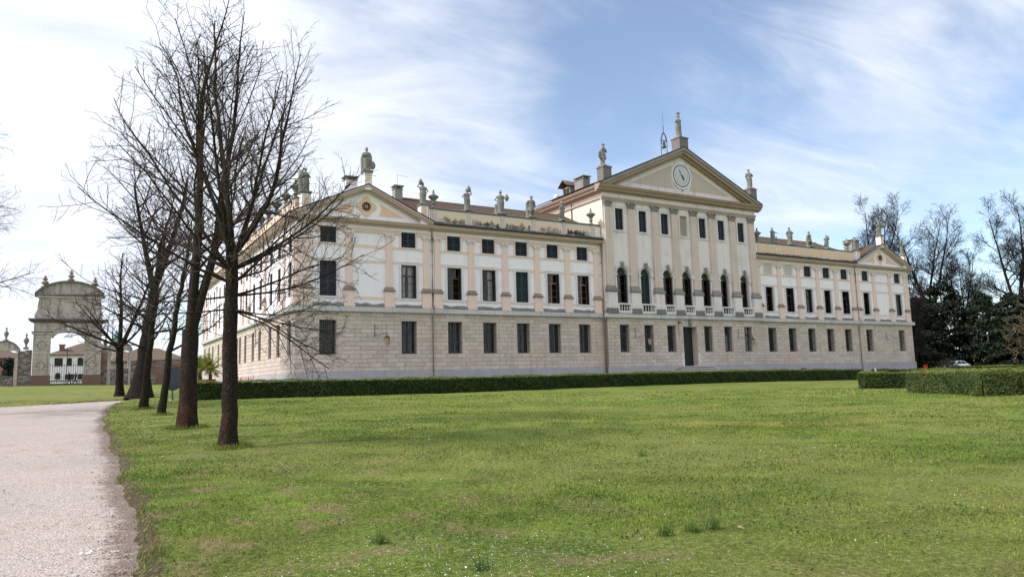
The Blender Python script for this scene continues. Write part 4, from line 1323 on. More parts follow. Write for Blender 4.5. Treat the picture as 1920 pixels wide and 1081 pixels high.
MB().lathe([(.06, 26.85), (.1, 26.75), (.16, 26.6), (.17, 26.3), (.25, 26.14), (.25, 26.1)], bx_, by_, 14).build('bell', M_bell, bf, True)
# rain pipes on the front
for x, y in ((11.2, -.05), (LEN - 11.2, -.05), (C0 - .12, -.12), (C1 + .12, -.12)):
    top = 14.4; mb = MB(); mb.tube([(x, y - .5, 14.6), (x, y - .12, 14.1), (x, y - .1, 8.1), (x, y - .42, 7.75), (x, y - .42, 7.15), (x, y - .1, 6.95), (x, y - .1, 1.3)], .065, 8)
    mb.build('downpipe', M_pipe, V, True)
# vent grating in the plinth
MB().box(56.6, 57.5, -.13, -.112, 1.75, 2.05).build('vent_grating', M_iron, V)
# ------------------------------------------------------------------ statues and urns on the roofline
def remesh(mb, name, vox, mat, smooth=True):
    me, _ = mb.mesh('tmp', False, False, True)
    o = bpy.data.objects.new('tmp', me); COL.objects.link(o)
    m = o.modifiers.new('r', 'REMESH'); m.mode = 'VOXEL'; m.voxel_size = vox
    dg = bpy.context.evaluated_depsgraph_get()
    out = bpy.data.meshes.new_from_object(o.evaluated_get(dg))
    bpy.data.objects.remove(o); bpy.data.meshes.remove(me)
    out.name = name; out.materials.clear(); out.materials.append(mat)
    if smooth: out.polygons.foreach_set('use_smooth', [True] * len(out.polygons))
    return out


def figure(pose, seed):
    """draped stone figure 1.95 m tall on a low block; origin at its foot, facing -y"""
    r = random.Random(seed)
    mb = MB()
    sway = r.uniform(-.06, .06); lean = r.uniform(-.03, .03)
    cxs = lambda z: sway * sin(pi * z / 1.5) + lean * z

    def ring_loft(prof, folds=9, amp=.09, ph=0.0, oy=0.0, ox=0.0):
        n_ = 28; vs = []; fs = []
        for z, a, b in prof:
            for j in range(n_):
                t = 2 * pi * j / n_
                k_ = 1 + amp * max(0, 1 - z / 1.25) * sin(folds * t + ph + 3 * z) + amp * .3 * sin(5 * t + z * 9)
                vs.append((ox + cxs(z) + a * k_ * cos(t), oy + b * k_ * sin(t), z))
        m_ = len(prof)
        for i in range(m_ - 1):
            for j in range(n_): fs.append((i * n_ + j, i * n_ + (j + 1) % n_, (i + 1) * n_ + (j + 1) % n_, (i + 1) * n_ + j))
        fs += [tuple(range(n_))[::-1], tuple(range((m_ - 1) * n_, m_ * n_))]
        mb.add(vs, fs)

    if pose['dress'] == 'long':
        ring_loft([(.10, .225, .195), (.25, .21, .185), (.5, .205, .18), (.8, .225, .185), (.98, .235, .19), (1.12, .20, .16), (1.25, .21, .16), (1.4, .245, .16), (1.50, .235, .135), (1.57, .12, .09), (1.62, .06, .06)], 9, .10, r.uniform(0, 6))
    else:
        ring_loft([(.62, .25, .20), (.8, .22, .18), (1.0, .195, .16), (1.12, .165, .135), (1.25, .185, .145), (1.4, .225, .145), (1.50, .22, .12), (1.57, .12, .09), (1.62, .06, .06)], 10, .14, r.uniform(0, 6))
        for s_ in (-1, 1):
            st = .07 * s_ * r.uniform(.6, 1.4)
            mb.tube([(s_ * .10 + cxs(.9), 0, .95), (s_ * .115 + cxs(.5), -.04 + st, .55), (s_ * .12, st, .14)], [.10, .075, .05], 8)
            mb.ellip((s_ * .125, st - .06, .13), (.055, .13, .05), 8, 6)
        ring_loft([(.12, .10, .10), (.3, .10, .1), (.6, .09, .09)], 5, .2, 1.0, .14, .02)
    hx = cxs(1.62)
    turn = pose.get('turn', 0.0)
    mb.tube([(hx, .0, 1.56), (hx, -.01, 1.68)], [.065, .058], 8)
    mb.ellip((hx, -.015, 1.78), (.088, .105, .122), 12, 9)
    mb.ellip((hx + .10 * turn, -.125, 1.765), (.018, .028, .03), 6, 5)
    mb.ellip((hx, .03, 1.815), (.105, .112, .105), 10, 7)
    if pose.get('hat') == 'basket':
        mb.lathe([(.07, 1.86), (.08, 1.9), (.12, 2.0), (.145, 2.03), (.145, 2.06)], hx, 0, 12)
    if pose.get('hat') == 'crest':
        for i in range(5): mb.ellip((hx, -.08 + .05 * i, 1.92 + .05 * sin(i)), (.03, .05, .05), 6, 5)
    if pose.get('hat') == 'bun': mb.ellip((hx, .10, 1.86), (.06, .07, .06), 8, 6)
    for s_, (elb, hand) in zip((-1, 1), pose['arms']):
        sh_ = (s_ * .205 + cxs(1.47), 0, 1.47)
        e = (s_ * elb[0] + cxs(1.2), elb[1], elb[2]); h_ = (s_ * hand[0] + cxs(1.0), hand[1], hand[2])
        mb.tube([sh_, e, h_], [.068, .055, .040], 8)
        mb.ellip(h_, (.042, .05, .055), 8, 6)
        for q_ in range(4): mb.tube([(h_[0] + (q_ - 1.5) * .018, h_[1] - .02, h_[2] - .03), (h_[0] + (q_ - 1.5) * .02, h_[1] - .05, h_[2] - .085)], [.013, .010], 5)
    for t in pose.get('props', []):
        if t[0] == 'shield': mb.ellip((t[1], t[2], t[3]), (.20, .06, .34), 12, 8)
        if t[0] == 'jar': mb.lathe([(.07, t[3] - .3), (.14, t[3] - .1), (.15, t[3]), (.07, t[3] + .14), (.1, t[3] + .2)], t[1], t[2], 12)
        if t[0] == 'staff': mb.tube([(t[1], t[2], .1), (t[1] + .03, t[2], t[3])], .026, 6)
        if t[0] == 'cloak':
            mb.tube([(t[1], .1, 1.5), (t[1] * 1.25, .13, 1.0), (t[1] * 1.1, .12, .15)], [.08, .13, .14], 8)
        if t[0] == 'trunk': mb.tube([(t[1], t[2], .08), (t[1] + .02, t[2], .5), (t[1] - .01, t[2], .85)], [.13, .10, .09], 8)
        if t[0] == 'child':
            mb.ellip((t[1], t[2], t[3]), (.085, .085, .17), 8, 6); mb.ellip((t[1] + .02, t[2] - .02, t[3] + .22), (.07, .075, .08), 8, 6)
    mb.box(-.32, .32, -.28, .28, 0, .11)
    return mb


A_dn = ((.30, .02, 1.17), (.27, -.06, .95)); A_hip = ((.36, .08, 1.2), (.2, -.05, 1.06)); A_chest = ((.29, -.08, 1.2), (.06, -.2, 1.34)); A_up = ((.38, -.03, 1.52), (.24, -.08, 1.84)); A_out = ((.36, -.05, 1.24), (.40, -.22, 1.28))
A_sh = ((.30, -.07, 1.22), (.15, -.14, 1.55))
POSES = {
    'shield': dict(dress='long', arms=(A_chest, A_dn), props=[('shield', .33, -.06, .55), ('cloak', -.2, 0, 0)], hat='crest'),
    'basket': dict(dress='long', arms=(A_out, A_hip), hat='basket', props=[('cloak', .14, 0, 0)]),
    'shepherd': dict(dress='short', arms=(A_sh, A_chest), props=[('staff', -.27, -.1, 1.5), ('shield', -.33, .05, .9)], turn=.5),
    'veil': dict(dress='long', arms=(A_chest, A_chest), props=[('cloak', .2, 0, 0), ('cloak', -.2, 0, 0)], hat='bun'),
    'jar': dict(dress='long', arms=(A_up, A_hip), props=[('jar', -.14, -.02, 1.98)]),
    'reach': dict(dress='long', arms=(A_hip, A_out), props=[('jar', .36, -.2, 1.36), ('trunk', -.26, .06, 0)], turn=-.5, hat='crest'),
    'soldier': dict(dress='short', arms=(A_hip, A_dn), props=[('cloak', .14, 0, 0), ('cloak', -.16, 0, 0)]),
    'mother': dict(dress='long', arms=(A_sh, A_out), props=[('child', -.2, -.12, 1.42), ('child', .3, -.1, .55)]),
    'slim': dict(dress='long', arms=(A_dn, A_chest), hat='bun'),
}
FIG = {}
for i, (nm, ps) in enumerate(POSES.items()):
    FIG[nm] = remesh(figure(ps, 30 + i), 'statue', .030, M_statue)
FIGL = {}
for nm in ('basket', 'shepherd', 'slim'):
    m2 = FIG[nm].copy(); m2.materials[0] = M_lstatue; FIGL[nm] = m2


def statue(pose, x, y, z, h, label, rz=0.0, pale=False, mirror=False):
    o = bpy.data.objects.new('statue', (FIGL if pale else FIG)[pose]); COL.objects.link(o)
    s_ = h / 1.95
    wd_ = 1.15 if pale else 1.25
    o.scale = (-s_ * wd_ if mirror else s_ * wd_, s_ * wd_, s_); o.location = (x, y, z); o.rotation_euler.z = rz
    return tag(o, label, 'statue', 'stone statues along the villa roofline')


PT = 16.19
statue('shield', 5.55, -.2, 18.52, 2.05, 'grey statue with shield on top of the near pavilion pediment')
statue('veil', .65, -.02, 16.33, 2.0, 'cloaked statue at the left front corner of the near pavilion roof', .4)
statue('jar', 10.48, -.02, 16.33, 1.98, 'statue with raised arm at right end of near pavilion pediment', -.2)
statue('jar', 14.70, .08, PT, 2.05, 'statue with arm raised to its head, first on the left parapet', .3, mirror=True)
statue('reach', 18.02, .08, PT, 2.25, 'statue bending an arm outward, second on the left parapet', -.2)
statue('soldier', 21.25, .08, PT, 2.15, 'upright bare-legged statue, third on the left parapet', 0)
statue('shield', 24.65, .08, PT, 1.9, 'statue with round shield on left parapet beside the central block', .5, mirror=True)
statue('basket', CX, CY - .1, 26.2, 2.65, 'tall pale statue with basket on head on top of the clock pediment', .15, True)
statue('shepherd', 29.35, CY - .1, 21.85, 2.45, 'pale statue of a short-robed figure at left corner of clock pediment', .3, True)
statue('slim', LEN - 29.35, CY - .1, 21.85, 2.4, 'pale robed statue at right corner of clock pediment', -.3, True)
for x, p, lb, hh in ((53.7, 'mother', 'bulky dark statue nearest the central block on the right parapet', 1.85), (56.6, 'slim', 'slender statue, second on the right parapet from the central block', 2.15),
                     (60.1, 'soldier', 'broad upright statue, third on the right parapet from the central block', 1.95), (63.2, 'mother', 'stooping statue, fourth on the right parapet from the central block', 1.75)):
    statue(p, x, .08, PT, hh, lb, rnd.uniform(-.4, .4), mirror=x > 60)
statue('mother', LEN - 10.48, -.02, 16.33, 1.75, 'dark statue at left end of the far pavilion pediment', .5)
statue('reach', LEN - 5.55, -.2, 18.52, 2.0, 'statue leaning right on top of the far pavilion pediment', .2)
statue('jar', LEN - .65, -.02, 16.33, 1.8, 'dark statue at right end of the far pavilion pediment', .2)

URN = [(.20, 0), (.20, .10), (.13, .13), (.10, .22), (.13, .30), (.22, .36), (.17, .42), (.13, .5), (.17, .62), (.30, .80), (.44, .92), (.46, .98), (.40, 1.03), (.24, 1.12), (.12, 1.24), (.08, 1.30), (.11, 1.36), (.07, 1.42), (.09, 1.50), (.03, 1.60)]
ume = MB().lathe(URN, seg=20).mesh('urn', True, False)[0]; ume.materials.append(M_statue)


def urn(x, y, z, label, s_=1.0, grp='stone urns on the villa roofline', nm='urn', me=None):
    o = bpy.data.objects.new(nm, me or ume); COL.objects.link(o); o.location = (x, y, z); o.scale = (s_,) * 3
    return tag(o, label, 'urn', grp)


urn(11.5, .08, PT, 'lidded stone urn beside the statue at right end of near pavilion')
urn(28.02, .08, PT, 'lidded stone urn on left parapet against the central block')
urn(LEN - 11.9, .08, PT, 'lidded stone urn on right parapet near the far pavilion')
urn(LEN - 27.9, .08, PT, 'lidded stone urn on right parapet against the central block')
for i, lb in enumerate(['first', 'second', 'third', 'fourth', 'fifth', 'sixth', 'seventh', 'eighth']):
    urn(.30, 1.5 + 3.2 * i, 16.17, 'lidded stone urn, %s back from the corner along the sunlit side parapet' % lb, 1.0)

# ------------------------------------------------------------------ wall lanterns on iron brackets
def lantern(x, label, y=0.0, armlen=1.35, lamp=True, left=True, z=5.55):
    o = empty('wall_lantern', (x, y, z), label, 'lantern', 'iron bracket lanterns on the facade')
    mb = MB(); mb.tube([(x, y - .06, z + .72), (x, y - .06, z - .25)], .022, 6)
    mb.tube([(x, y - .06, z - .18), (x + .25, y - .55, z - .17), (x + .5, y - armlen + .1, z - .1), (x + .55, y - armlen, z - .02)], .018, 6)
    mb.tube([(x, y - .06, z + .55), (x + .28, y - .7, z + .1), (x + .42, y - armlen * .8, z - .1)], .010, 5)
    if left: mb.tube([(x, y - .06, z - .22), (x - .4, y - .3, z - .2), (x - .75, y - .4, z - .25)], .010, 5)
    ax, ay = x + .55, y - armlen
    mb.tube([(ax - .12, ay, z - .02), (ax - .08, ay, z + .06), (ax, ay, z + .02)], .012, 5)
    mb.build('bracket', M_iron, o, True)
    if lamp:
        zz = z - .25
        mb = MB(); mb.tube([(ax, ay, z), (ax, ay, zz - .02)], .008, 5); mb.ellip((ax, ay, zz + .06), (.05, .05, .05), 8, 6)
        mb.lathe([(.05, zz - .02), (.22, zz - .15), (.26, zz - .17), (.26, zz - .20)], ax, ay, 6)
        mb.ellip((ax, ay, zz - .82), (.045, .045, .06), 8, 6)
        for a in range(6):
            mb.tube([(ax + .23 * cos(a * pi / 3), ay + .23 * sin(a * pi / 3), zz - .2), (ax + .14 * cos(a * pi / 3), ay + .14 * sin(a * pi / 3), zz - .74)], .012, 4)
        mb.build('lantern_cage', M_iron, o)
        MB().lathe([(.22, zz - .2), (.13, zz - .74)], ax, ay, 6).build('lantern_glass', M_lampglass, o)
    return o


lantern(6.2, 'bracket lantern with tan glass between the first two ground-floor windows')
lantern(32.3, 'bracket lantern hanging left of the villa door', CY, 1.5)
lantern(46.4, 'bracket lantern hanging right of the villa door', CY, 1.5)
lantern(73.3, 'empty iron bracket on the far pavilion wall', 0, 1.2, False, False)
# rusty torch holder by the door
o = empty('torch_holder', (37.98, CY - .05, 6.6), 'rusty iron torch holder beside the villa door', 'torch holder')
mb = MB(); mb.tube([(37.98, CY - .04, 5.2), (37.98, CY - .05, 6.8)], .02, 5)
for a in range(9):
    an = 2 * pi * a / 9; mb.tube([(37.98, CY - .1, 6.8), (37.98 + .16 * cos(an), CY - .2 + .1 * sin(an), 6.95), (37.98 + .28 * cos(an), CY - .22 + .16 * sin(an), 6.78)], [.02, .018, .01], 5)
mb.build('iron_scroll', simple('rust', (.10, .05, .035), .8, .2, .3), o)

# ------------------------------------------------------------------ clipped hedges
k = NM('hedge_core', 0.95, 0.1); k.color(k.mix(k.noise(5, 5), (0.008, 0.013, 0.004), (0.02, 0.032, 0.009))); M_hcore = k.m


def leafmat(name, dark, light, tip):
    k = NM(name, 0.6, 0.35)
    c = k.mix(k.island(), dark, light)
    c = k.mix(k.ramp(k.noise(1.3, 5, 0.65), 0.45, 0.7, 0, .6), c, tip)
    k.color(c)
    k.b.inputs['Transmission Weight'].default_value = 0
    tl = k.n('ShaderNodeBsdfTranslucent'); k.l(c, tl.inputs[0])
    mx = k.n('ShaderNodeMixShader'); mx.inputs[0].default_value = .28
    k.l(k.b.outputs[0], mx.inputs[1]); k.l(tl.outputs[0], mx.inputs[2]); k.l(mx.outputs[0], k.t.nodes['Material Output'].inputs[0])
    return k.m


M_hleaf = leafmat('hedge_leaves', (0.018, 0.038, 0.008), (0.075, 0.125, 0.024), (0.10, 0.13, 0.03))
M_htop = leafmat('sunlit_new_shoots', (0.10, 0.13, 0.02), (0.26, 0.29, 0.06), (0.24, 0.26, 0.06))  # yellower new growth, also painted lighter for the sun on the hedge top
M_hleaf2 = leafmat('hedge_leaves_light', (0.035, 0.060, 0.014), (0.150, 0.195, 0.050), (0.175, 0.185, 0.07))


def leaf_tris(pos, nrm, size, rng, spread=.9):
    """one small leaf (2 triangles, folded) at each position, roughly facing nrm"""
    n = len(pos)
    d = nrm + rng.normal(0, spread, (n, 3)); d /= np.linalg.norm(d, axis=1)[:, None]
    a = np.cross(d, rng.normal(0, 1, (n, 3))); a /= np.linalg.norm(a, axis=1)[:, None]
    b = np.cross(d, a)
    s = (size * rng.uniform(.6, 1.3, n))[:, None]
    v = np.stack([pos - a * s, pos - b * s * .45 + d * s * .15, pos + a * s, pos + b * s * .45 + d * s * .15], 1).reshape(-1, 3)
    i = np.arange(n)[:, None] * 4
    t = np.concatenate([np.concatenate([i, i + 1, i + 2], 1), np.concatenate([i, i + 2, i + 3], 1)])
    return v, t


def hedge(pts, width, h, label, dens, size, mat, seed, sink=0.12, ends=True):
    """box hedge along a polyline of (x, y); width to the left of the walk direction"""
    rng = np.random.default_rng(seed)
    x0, y0 = pts[0]
    o = empty('hedge', (x0, y0, gz(x0, y0)), label, 'hedge')
    core = MB(); P = []; Nn = []; Tp = []
    for (ax, ay), (bx, by) in zip(pts, pts[1:]):
        d = np.array([bx - ax, by - ay]); Ln = np.linalg.norm(d); d /= Ln; nl = np.array([-d[1], d[0]])
        ns = max(2, int(Ln / 1.0))
        for i in range(ns):
            q0 = np.array([ax, ay]) + d * Ln * i / ns; q1 = np.array([ax, ay]) + d * Ln * (i + 1) / ns
            vs = []
            for q in (q0, q1):
                zz = gz(*(q + nl * width / 2)) - .05
                for off, hh in ((.05, 0), (.05, h - .02), (width - .05, h - .02), (width - .05, 0)):
                    p = q + nl * off; vs.append((p[0], p[1], zz + hh))
            core.add(vs, [(j, (j + 1) % 4, (j + 1) % 4 + 4, j + 4) for j in range(4)] + ([(0, 1, 2, 3)] if i == 0 else []) + ([(4, 7, 6, 5)] if i == ns - 1 else []))
        # leaves over the two long faces, the top and the ends
        faces = [('R', Ln * h), ('T', Ln * width), ('L', Ln * h * .25), ('E0', width * h), ('E1', width * h)]
        for f, ar in faces:
            n = int(ar * dens * (1.0 if f != 'T' else .9))
            if n < 1: continue
            s = rng.uniform(0, Ln, n); w = rng.uniform(0, width, n); z = rng.uniform(0, h, n)
            nn = np.zeros((n, 3))
            if f == 'R': w[:] = 0; nn[:, :2] = -nl
            if f == 'L': w[:] = width; nn[:, :2] = nl
            if f == 'T': z[:] = h; nn[:, 2] = 1
            if f == 'E0': s[:] = 0; nn[:, :2] = -d
            if f == 'E1': s[:] = Ln; nn[:, :2] = d
            bul = .045 * np.sin(s * .8 + 1.5 * np.sin(s * .23) + z * 2) + .035 * np.sin(s * 2.3 + z * 4 + w * 2) + .03 * np.sin(s * 5.9 + w * 3 + z * 6) + rng.normal(0, .025, n) + np.abs(rng.normal(0, .05, n)) * (rng.uniform(0, 1, n) < .08)
            p2 = np.array([ax, ay])[None] + d[None] * s[:, None] + nl[None] * w[:, None]
            zz = base_z(p2[:, 0], p2[:, 1])
            p3 = np.concatenate([p2, (zz + z)[:, None]], 1) + nn * bul[:, None]
            # rounded shoulders
            P.append(p3); Nn.append(nn); Tp.append(np.full(n, f == 'T'))
    core.build('hedge_body', M_hcore, o, recalc=False)
    P = np.concatenate(P); Nn = np.concatenate(Nn)
    Tp = np.concatenate(Tp)
    for nm, sel, mt in (('foliage', ~Tp, mat), ('sunlit_top_shoots', Tp, M_htop)):
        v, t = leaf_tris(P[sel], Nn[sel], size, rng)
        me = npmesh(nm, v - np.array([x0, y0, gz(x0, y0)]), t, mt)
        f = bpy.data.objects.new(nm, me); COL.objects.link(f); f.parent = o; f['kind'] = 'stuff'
    return o


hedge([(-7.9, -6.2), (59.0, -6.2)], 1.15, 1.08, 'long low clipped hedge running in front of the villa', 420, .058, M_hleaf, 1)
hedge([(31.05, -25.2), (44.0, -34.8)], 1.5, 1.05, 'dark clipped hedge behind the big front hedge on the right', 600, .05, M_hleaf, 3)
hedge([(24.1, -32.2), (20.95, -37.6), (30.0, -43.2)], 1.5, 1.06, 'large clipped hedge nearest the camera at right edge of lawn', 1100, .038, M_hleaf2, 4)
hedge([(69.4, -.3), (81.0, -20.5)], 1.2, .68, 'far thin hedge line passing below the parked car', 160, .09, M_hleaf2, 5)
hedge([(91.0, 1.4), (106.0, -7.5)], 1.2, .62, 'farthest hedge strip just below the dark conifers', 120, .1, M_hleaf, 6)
# ------------------------------------------------------------------ gateway, walls and houses beyond the lawn
M_gate = plaster('weathered_gate_stucco', (0.40, 0.335, 0.285), 0.2, (0.19, 0.175, 0.16), 0.75, 0.6, sscale=1.0)
k = NM('coursed_gate_stucco', .92, .15)
c = k.mix(k.noise(1.5, 6, .65), (.40, .345, .315), (.56, .49, .44))
sp_ = k.n('ShaderNodeSeparateXYZ'); k.l(k.P(), sp_.inputs[0]); cb_ = k.n('ShaderNodeCombineXYZ'); k.l(sp_.outputs[0], cb_.inputs[0]); k.l(sp_.outputs[2], cb_.inputs[1])
bt = k.n('ShaderNodeTexBrick'); k.l(cb_.outputs[0], bt.inputs['Vector']); bt.inputs['Scale'].default_value = 1.0; bt.inputs['Mortar Size'].default_value = .018; bt.inputs['Brick Width'].default_value = .95; bt.inputs['Row Height'].default_value = .42
c = k.mix(k.math('MULTIPLY', bt.outputs['Fac'], .55), c, (.15, .13, .115))
c = k.mix(k.ramp(k.noise(.9, 6, .7), .45, .66, 0, .6), c, (.24, .23, .225))
c = k.mix(k.ramp(k.noise(1.0, 6, .6, k.P((2.4, 2.4, .18))), .48, .7, 0, .6), c, (.12, .11, .10))
k.color(c); k.bump(k.noise(8, 6, .7), .3, .03)
M_gate = k.m
M_gatec = plaster('dark_gate_cornice', (0.17, 0.16, 0.155), 0.25, (0.09, 0.09, 0.085), 0.6, 0.3)
k = NM('rubble_masonry', 0.95, 0.1)
br = k.n('ShaderNodeTexVoronoi', feature='F1'); br.inputs['Scale'].default_value = 2.6; k.l(k.P((.75, .75, 1.6)), br.inputs['Vector'])
br2 = k.n('ShaderNodeTexVoronoi', feature='DISTANCE_TO_EDGE'); br2.inputs['Scale'].default_value = 2.6; k.l(k.P((.75, .75, 1.6)), br2.inputs['Vector'])
sep = k.n('ShaderNodeSeparateColor'); k.l(br.outputs['Color'], sep.inputs[0])
c = k.mix(sep.outputs[0], (0.12, 0.10, 0.085), (0.33, 0.30, 0.27))
c = k.mix(k.ramp(k.noise(.35, 5), .48, .62, 0, .8), c, (0.22, 0.115, 0.085))
c = k.mix(k.ramp(br2.outputs['Distance'], 0, .07, .8, 0), c, (0.07, 0.06, 0.055))
k.color(c); k.bump(br2.outputs['Distance'], .8, .1); M_rubble = k.m
M_brick = plaster('old_brick_base', (0.19, 0.115, 0.09), 0.3, (0.17, 0.15, 0.135), 0.6, 0.2, sscale=1.5)

GYY = 62.0
gzv = gz(-15.4, GYY) - .1
G = empty('gateway_arch', (-15.4, GYY, gzv), 'tall weathered stucco gateway arch with curved pediment beyond the lawn', 'gateway')
y0, y1 = GYY - .8, GYY + .8
for a, b in ((-19.35, -17.4), (-13.42, -11.4)):
    MB().box(a - .12, b + .12, y0 - .12, y1 + .12, gzv, 3.86).build('pier_base', M_brick, G)
    MB().box(a + .03, b - .03, y0 + .03, y1 - .03, 3.86, 9.4).build('pier', M_gatec, G)
    for j in range(10):
        MB().box(a, b, y0, y1, 3.875 + j * .5525, 3.86 + (j + 1) * .5525 - .012).build('pier_course', M_gate, G)
    MB().box(a - .18, b + .12, y0 - .14, y1 + .1, 9.4, 9.55).build('impost', M_trim, G); MB().box(a - .24, b + .16, y0 - .2, y1 + .14, 9.55, 9.72).build('impost', M_gatec, G)
    m_ = (a + b) / 2
    for zc in (5.2, 7.9):
        mb = MB()
        pts = [(m_ - .75, zc), (m_ - .45, zc), (m_ - .4, zc + .25), (m_ - .2, zc + .5), (m_, zc + .56), (m_ + .2, zc + .5), (m_ + .4, zc + .25), (m_ + .45, zc), (m_ + .75, zc)]
        mb.tube([(px_, y0 - .01, pz_) for px_, pz_ in pts], .035, 4); mb.tube([(px_, y0 - .01, 2 * zc - pz_) for px_, pz_ in pts], .035, 4)
        mb.build('pier_ornament', M_gatec, G)
# arch head
inner = [(-17.4, 8.6), (-17.2, 8.9), (-16.9, 9.3), (-16.55, 9.6), (-15.4, 9.72), (-14.27, 9.6), (-13.92, 9.3), (-13.62, 8.9), (-13.42, 8.6)]
MB().ext_y([(-17.4, 9.0)] + [(-17.4, 10.95), (-13.42, 10.95), (-13.42, 9.0)] + inner[::-1][1:-1], y0 + .05, y1 - .05).build('arch_head', M_gate, G)
MB().box(-19.35, -17.4, y0 + .02, y1 - .02, 9.72, 10.95).build('arch_shoulder', M_gate, G); MB().box(-13.42, -11.4, y0 + .02, y1 - .02, 9.72, 10.95).build('arch_shoulder', M_gate, G)
MB().box(-15.55, -15.25, y0 - .1, y0 + .05, 9.75, 10.9).build('keystone', M_trim, G)
for i, (p_, z_, zz_) in enumerate(((.12, 10.95, 11.1), (.38, 11.1, 11.28), (.6, 11.28, 11.45))):
    MB().box(-19.4 - p_, -11.36 + p_, y0 - p_, y1 + p_, z_, zz_).build('cornice', M_gatec, G)
MB().box(-19.35, -11.4, y0 - .02, y1, 11.45, 12.05).build('attic_base', M_gate, G)
MB().box(-18.8, -11.8, y0 + .05, y1 - .05, 12.05, 14.35).build('attic', M_gate, G)
MB().box(-17.5, -13.1, y0 - .01, y0 + .05, 12.35, 14.1).build('attic_panel', M_gate, G)
for s_, xx in ((-1, -18.8), (1, -11.8)):
    MB().ext_y([(xx, 12.05), (xx + s_ * .55, 12.05), (xx + s_ * .30, 12.6), (xx + s_ * .26, 13.4), (xx + s_ * .12, 14.2), (xx, 14.35)], y0 + .3, y1 - .3).build('attic_volute', M_gate, G)
MB().box(-19.1, -11.5, y0 - .15, y1 + .1, 14.35, 14.55).build('cornice', M_trim, G); MB().box(-19.45, -11.15, y0 - .35, y1 + .3, 14.55, 14.75).build('cornice', M_gatec, G)
arc = [(-15.3 + 4.15 * sin(radians(t)) / sin(radians(62)), 14.75 + 1.8 * (cos(radians(t)) - cos(radians(62))) / (1 - cos(radians(62)))) for t in range(-62, 63, 6)]
MB().ext_y(arc, y0 + .1, y1 - .1).build('curved_pediment', M_gate, G)
vs = []; fs = []
for px_, pz_ in arc:
    for dy, dz in ((y0 - .35, 0), (y1 + .3, 0), (y1 + .3, .2), (y0 - .35, .2)): vs.append((px_, dy, pz_ + dz - .02))
for i in range(len(arc) - 1):
    for j in range(4): fs.append((i * 4 + j, i * 4 + (j + 1) % 4, (i + 1) * 4 + (j + 1) % 4, (i + 1) * 4 + j))
MB().add(vs, fs).build('curved_cornice', M_gatec, G)
M_fin = plaster('ochre_lichen_stone', (0.24, 0.195, 0.12), 0.25, (0.14, 0.12, 0.09), 0.6, 0.2)
FINP = [(.42, 0), (.42, .5), (.46, .55), (.30, .62), (.16, .72), (.38, .92), (.42, 1.05), (.30, 1.2), (.12, 1.28), (.26, 1.42), (.28, 1.52), (.12, 1.66), (.10, 1.72), (.16, 1.8), (.04, 1.95)]
fme = MB().lathe(FINP, seg=16).mesh('finial', True, False)[0]; fme.materials.append(M_fin)
for x, z, s_ in ((-15.35, 16.5, .95), (-18.37, 15.3, 1.1), (-12.45, 15.3, 1.1)):
    o = bpy.data.objects.new('finial', fme); link(o, G, (x, GYY, z)); o.scale = (s_,) * 3
# iron leaves of the gate standing open, with a mesh of bars
mb = MB()
for i in range(15):
    x = -17.3 + i * .27; mb.tube([(x, GYY + .2, gzv + .1), (x, GYY + .2, 5.6 + .25 * sin(i * .22 * pi))], .022, 4)
for zz in (3.05, 3.6, 5.2): mb.tube([(-17.35, GYY + .2, zz), (-13.45, GYY + .2, zz)], .03, 4)
mb.tube([(-15.4, GYY + .2, gzv), (-15.4, GYY + .2, 7.6)], .05, 5)
mb.build('iron_gate', M_iron, G)
mb = MB()
mb.box(-15.9, -14.9, GYY - .05, GYY + .05, 9.05, 9.12)
for i in range(4): mb.tube([(-15.75 + i * .23, GYY, 9.1), (-15.65 + i * .23, GYY, 9.28), (-15.6 + i * .23, GYY, 9.1)], .04, 5)
mb.tube([(-15.4, GYY, 9.1), (-15.4, GYY, 9.75)], .02, 4)
mb.build('hanging_ornament', M_iron, G)


def side_portal(cx_, label, flip):
    zb = gz(cx_, GYY) - .1
    o = empty('side_portal', (cx_, GYY, zb), label, 'portal')
    for s_ in (-1, 1):
        MB().box(cx_ + s_ * 1.25 - .2, cx_ + s_ * 1.25 + .2, GYY - .4, GYY + .4, zb, 6.95).build('pier', M_gate, o)
    a = [(cx_ + 1.62 * sin(radians(t)) / sin(radians(60)), 7.25 + 1.15 * (cos(radians(t)) - .5) / .5) for t in range(-60, 61, 8)]
    MB().ext_y([(cx_ - 1.45, 6.95), (cx_ - 1.0, 7.2), (cx_ + 1.0, 7.2), (cx_ + 1.45, 6.95)][::-1] + a, GYY - .4, GYY + .4).build('curved_pediment', M_gate, o)
    vs = []; fs = []
    for px_, pz_ in a:
        for dy, dz in ((GYY - .55, 0), (GYY + .5, 0), (GYY + .5, .13), (GYY - .55, .13)): vs.append((px_, dy, pz_ + dz))
    for i in range(len(a) - 1):
        for j in range(4): fs.append((i * 4 + j, i * 4 + (j + 1) % 4, (i + 1) * 4 + (j + 1) % 4, (i + 1) * 4 + j))
    MB().add(vs, fs).build('curved_cornice', M_gatec, o)
    f = bpy.data.objects.new('finial', fme2); link(f, o, (cx_, GYY, 8.45))


fme2 = MB().lathe([(.28, 0), (.28, .2), (.12, .28), (.10, .5), (.22, .8), (.30, 1.0), (.20, 1.25), (.07, 1.4), (.05, 1.5), (.16, 1.62), (.05, 1.75), (.03, 1.95)], seg=12).mesh('finial', True, False)[0]; fme2.materials.append(M_statue)
side_portal(-22.4, 'small side portal with curved top at left edge, left of the big gateway', False)
side_portal(-9.1, 'small side portal half hidden by trees, right of the big gateway', True)


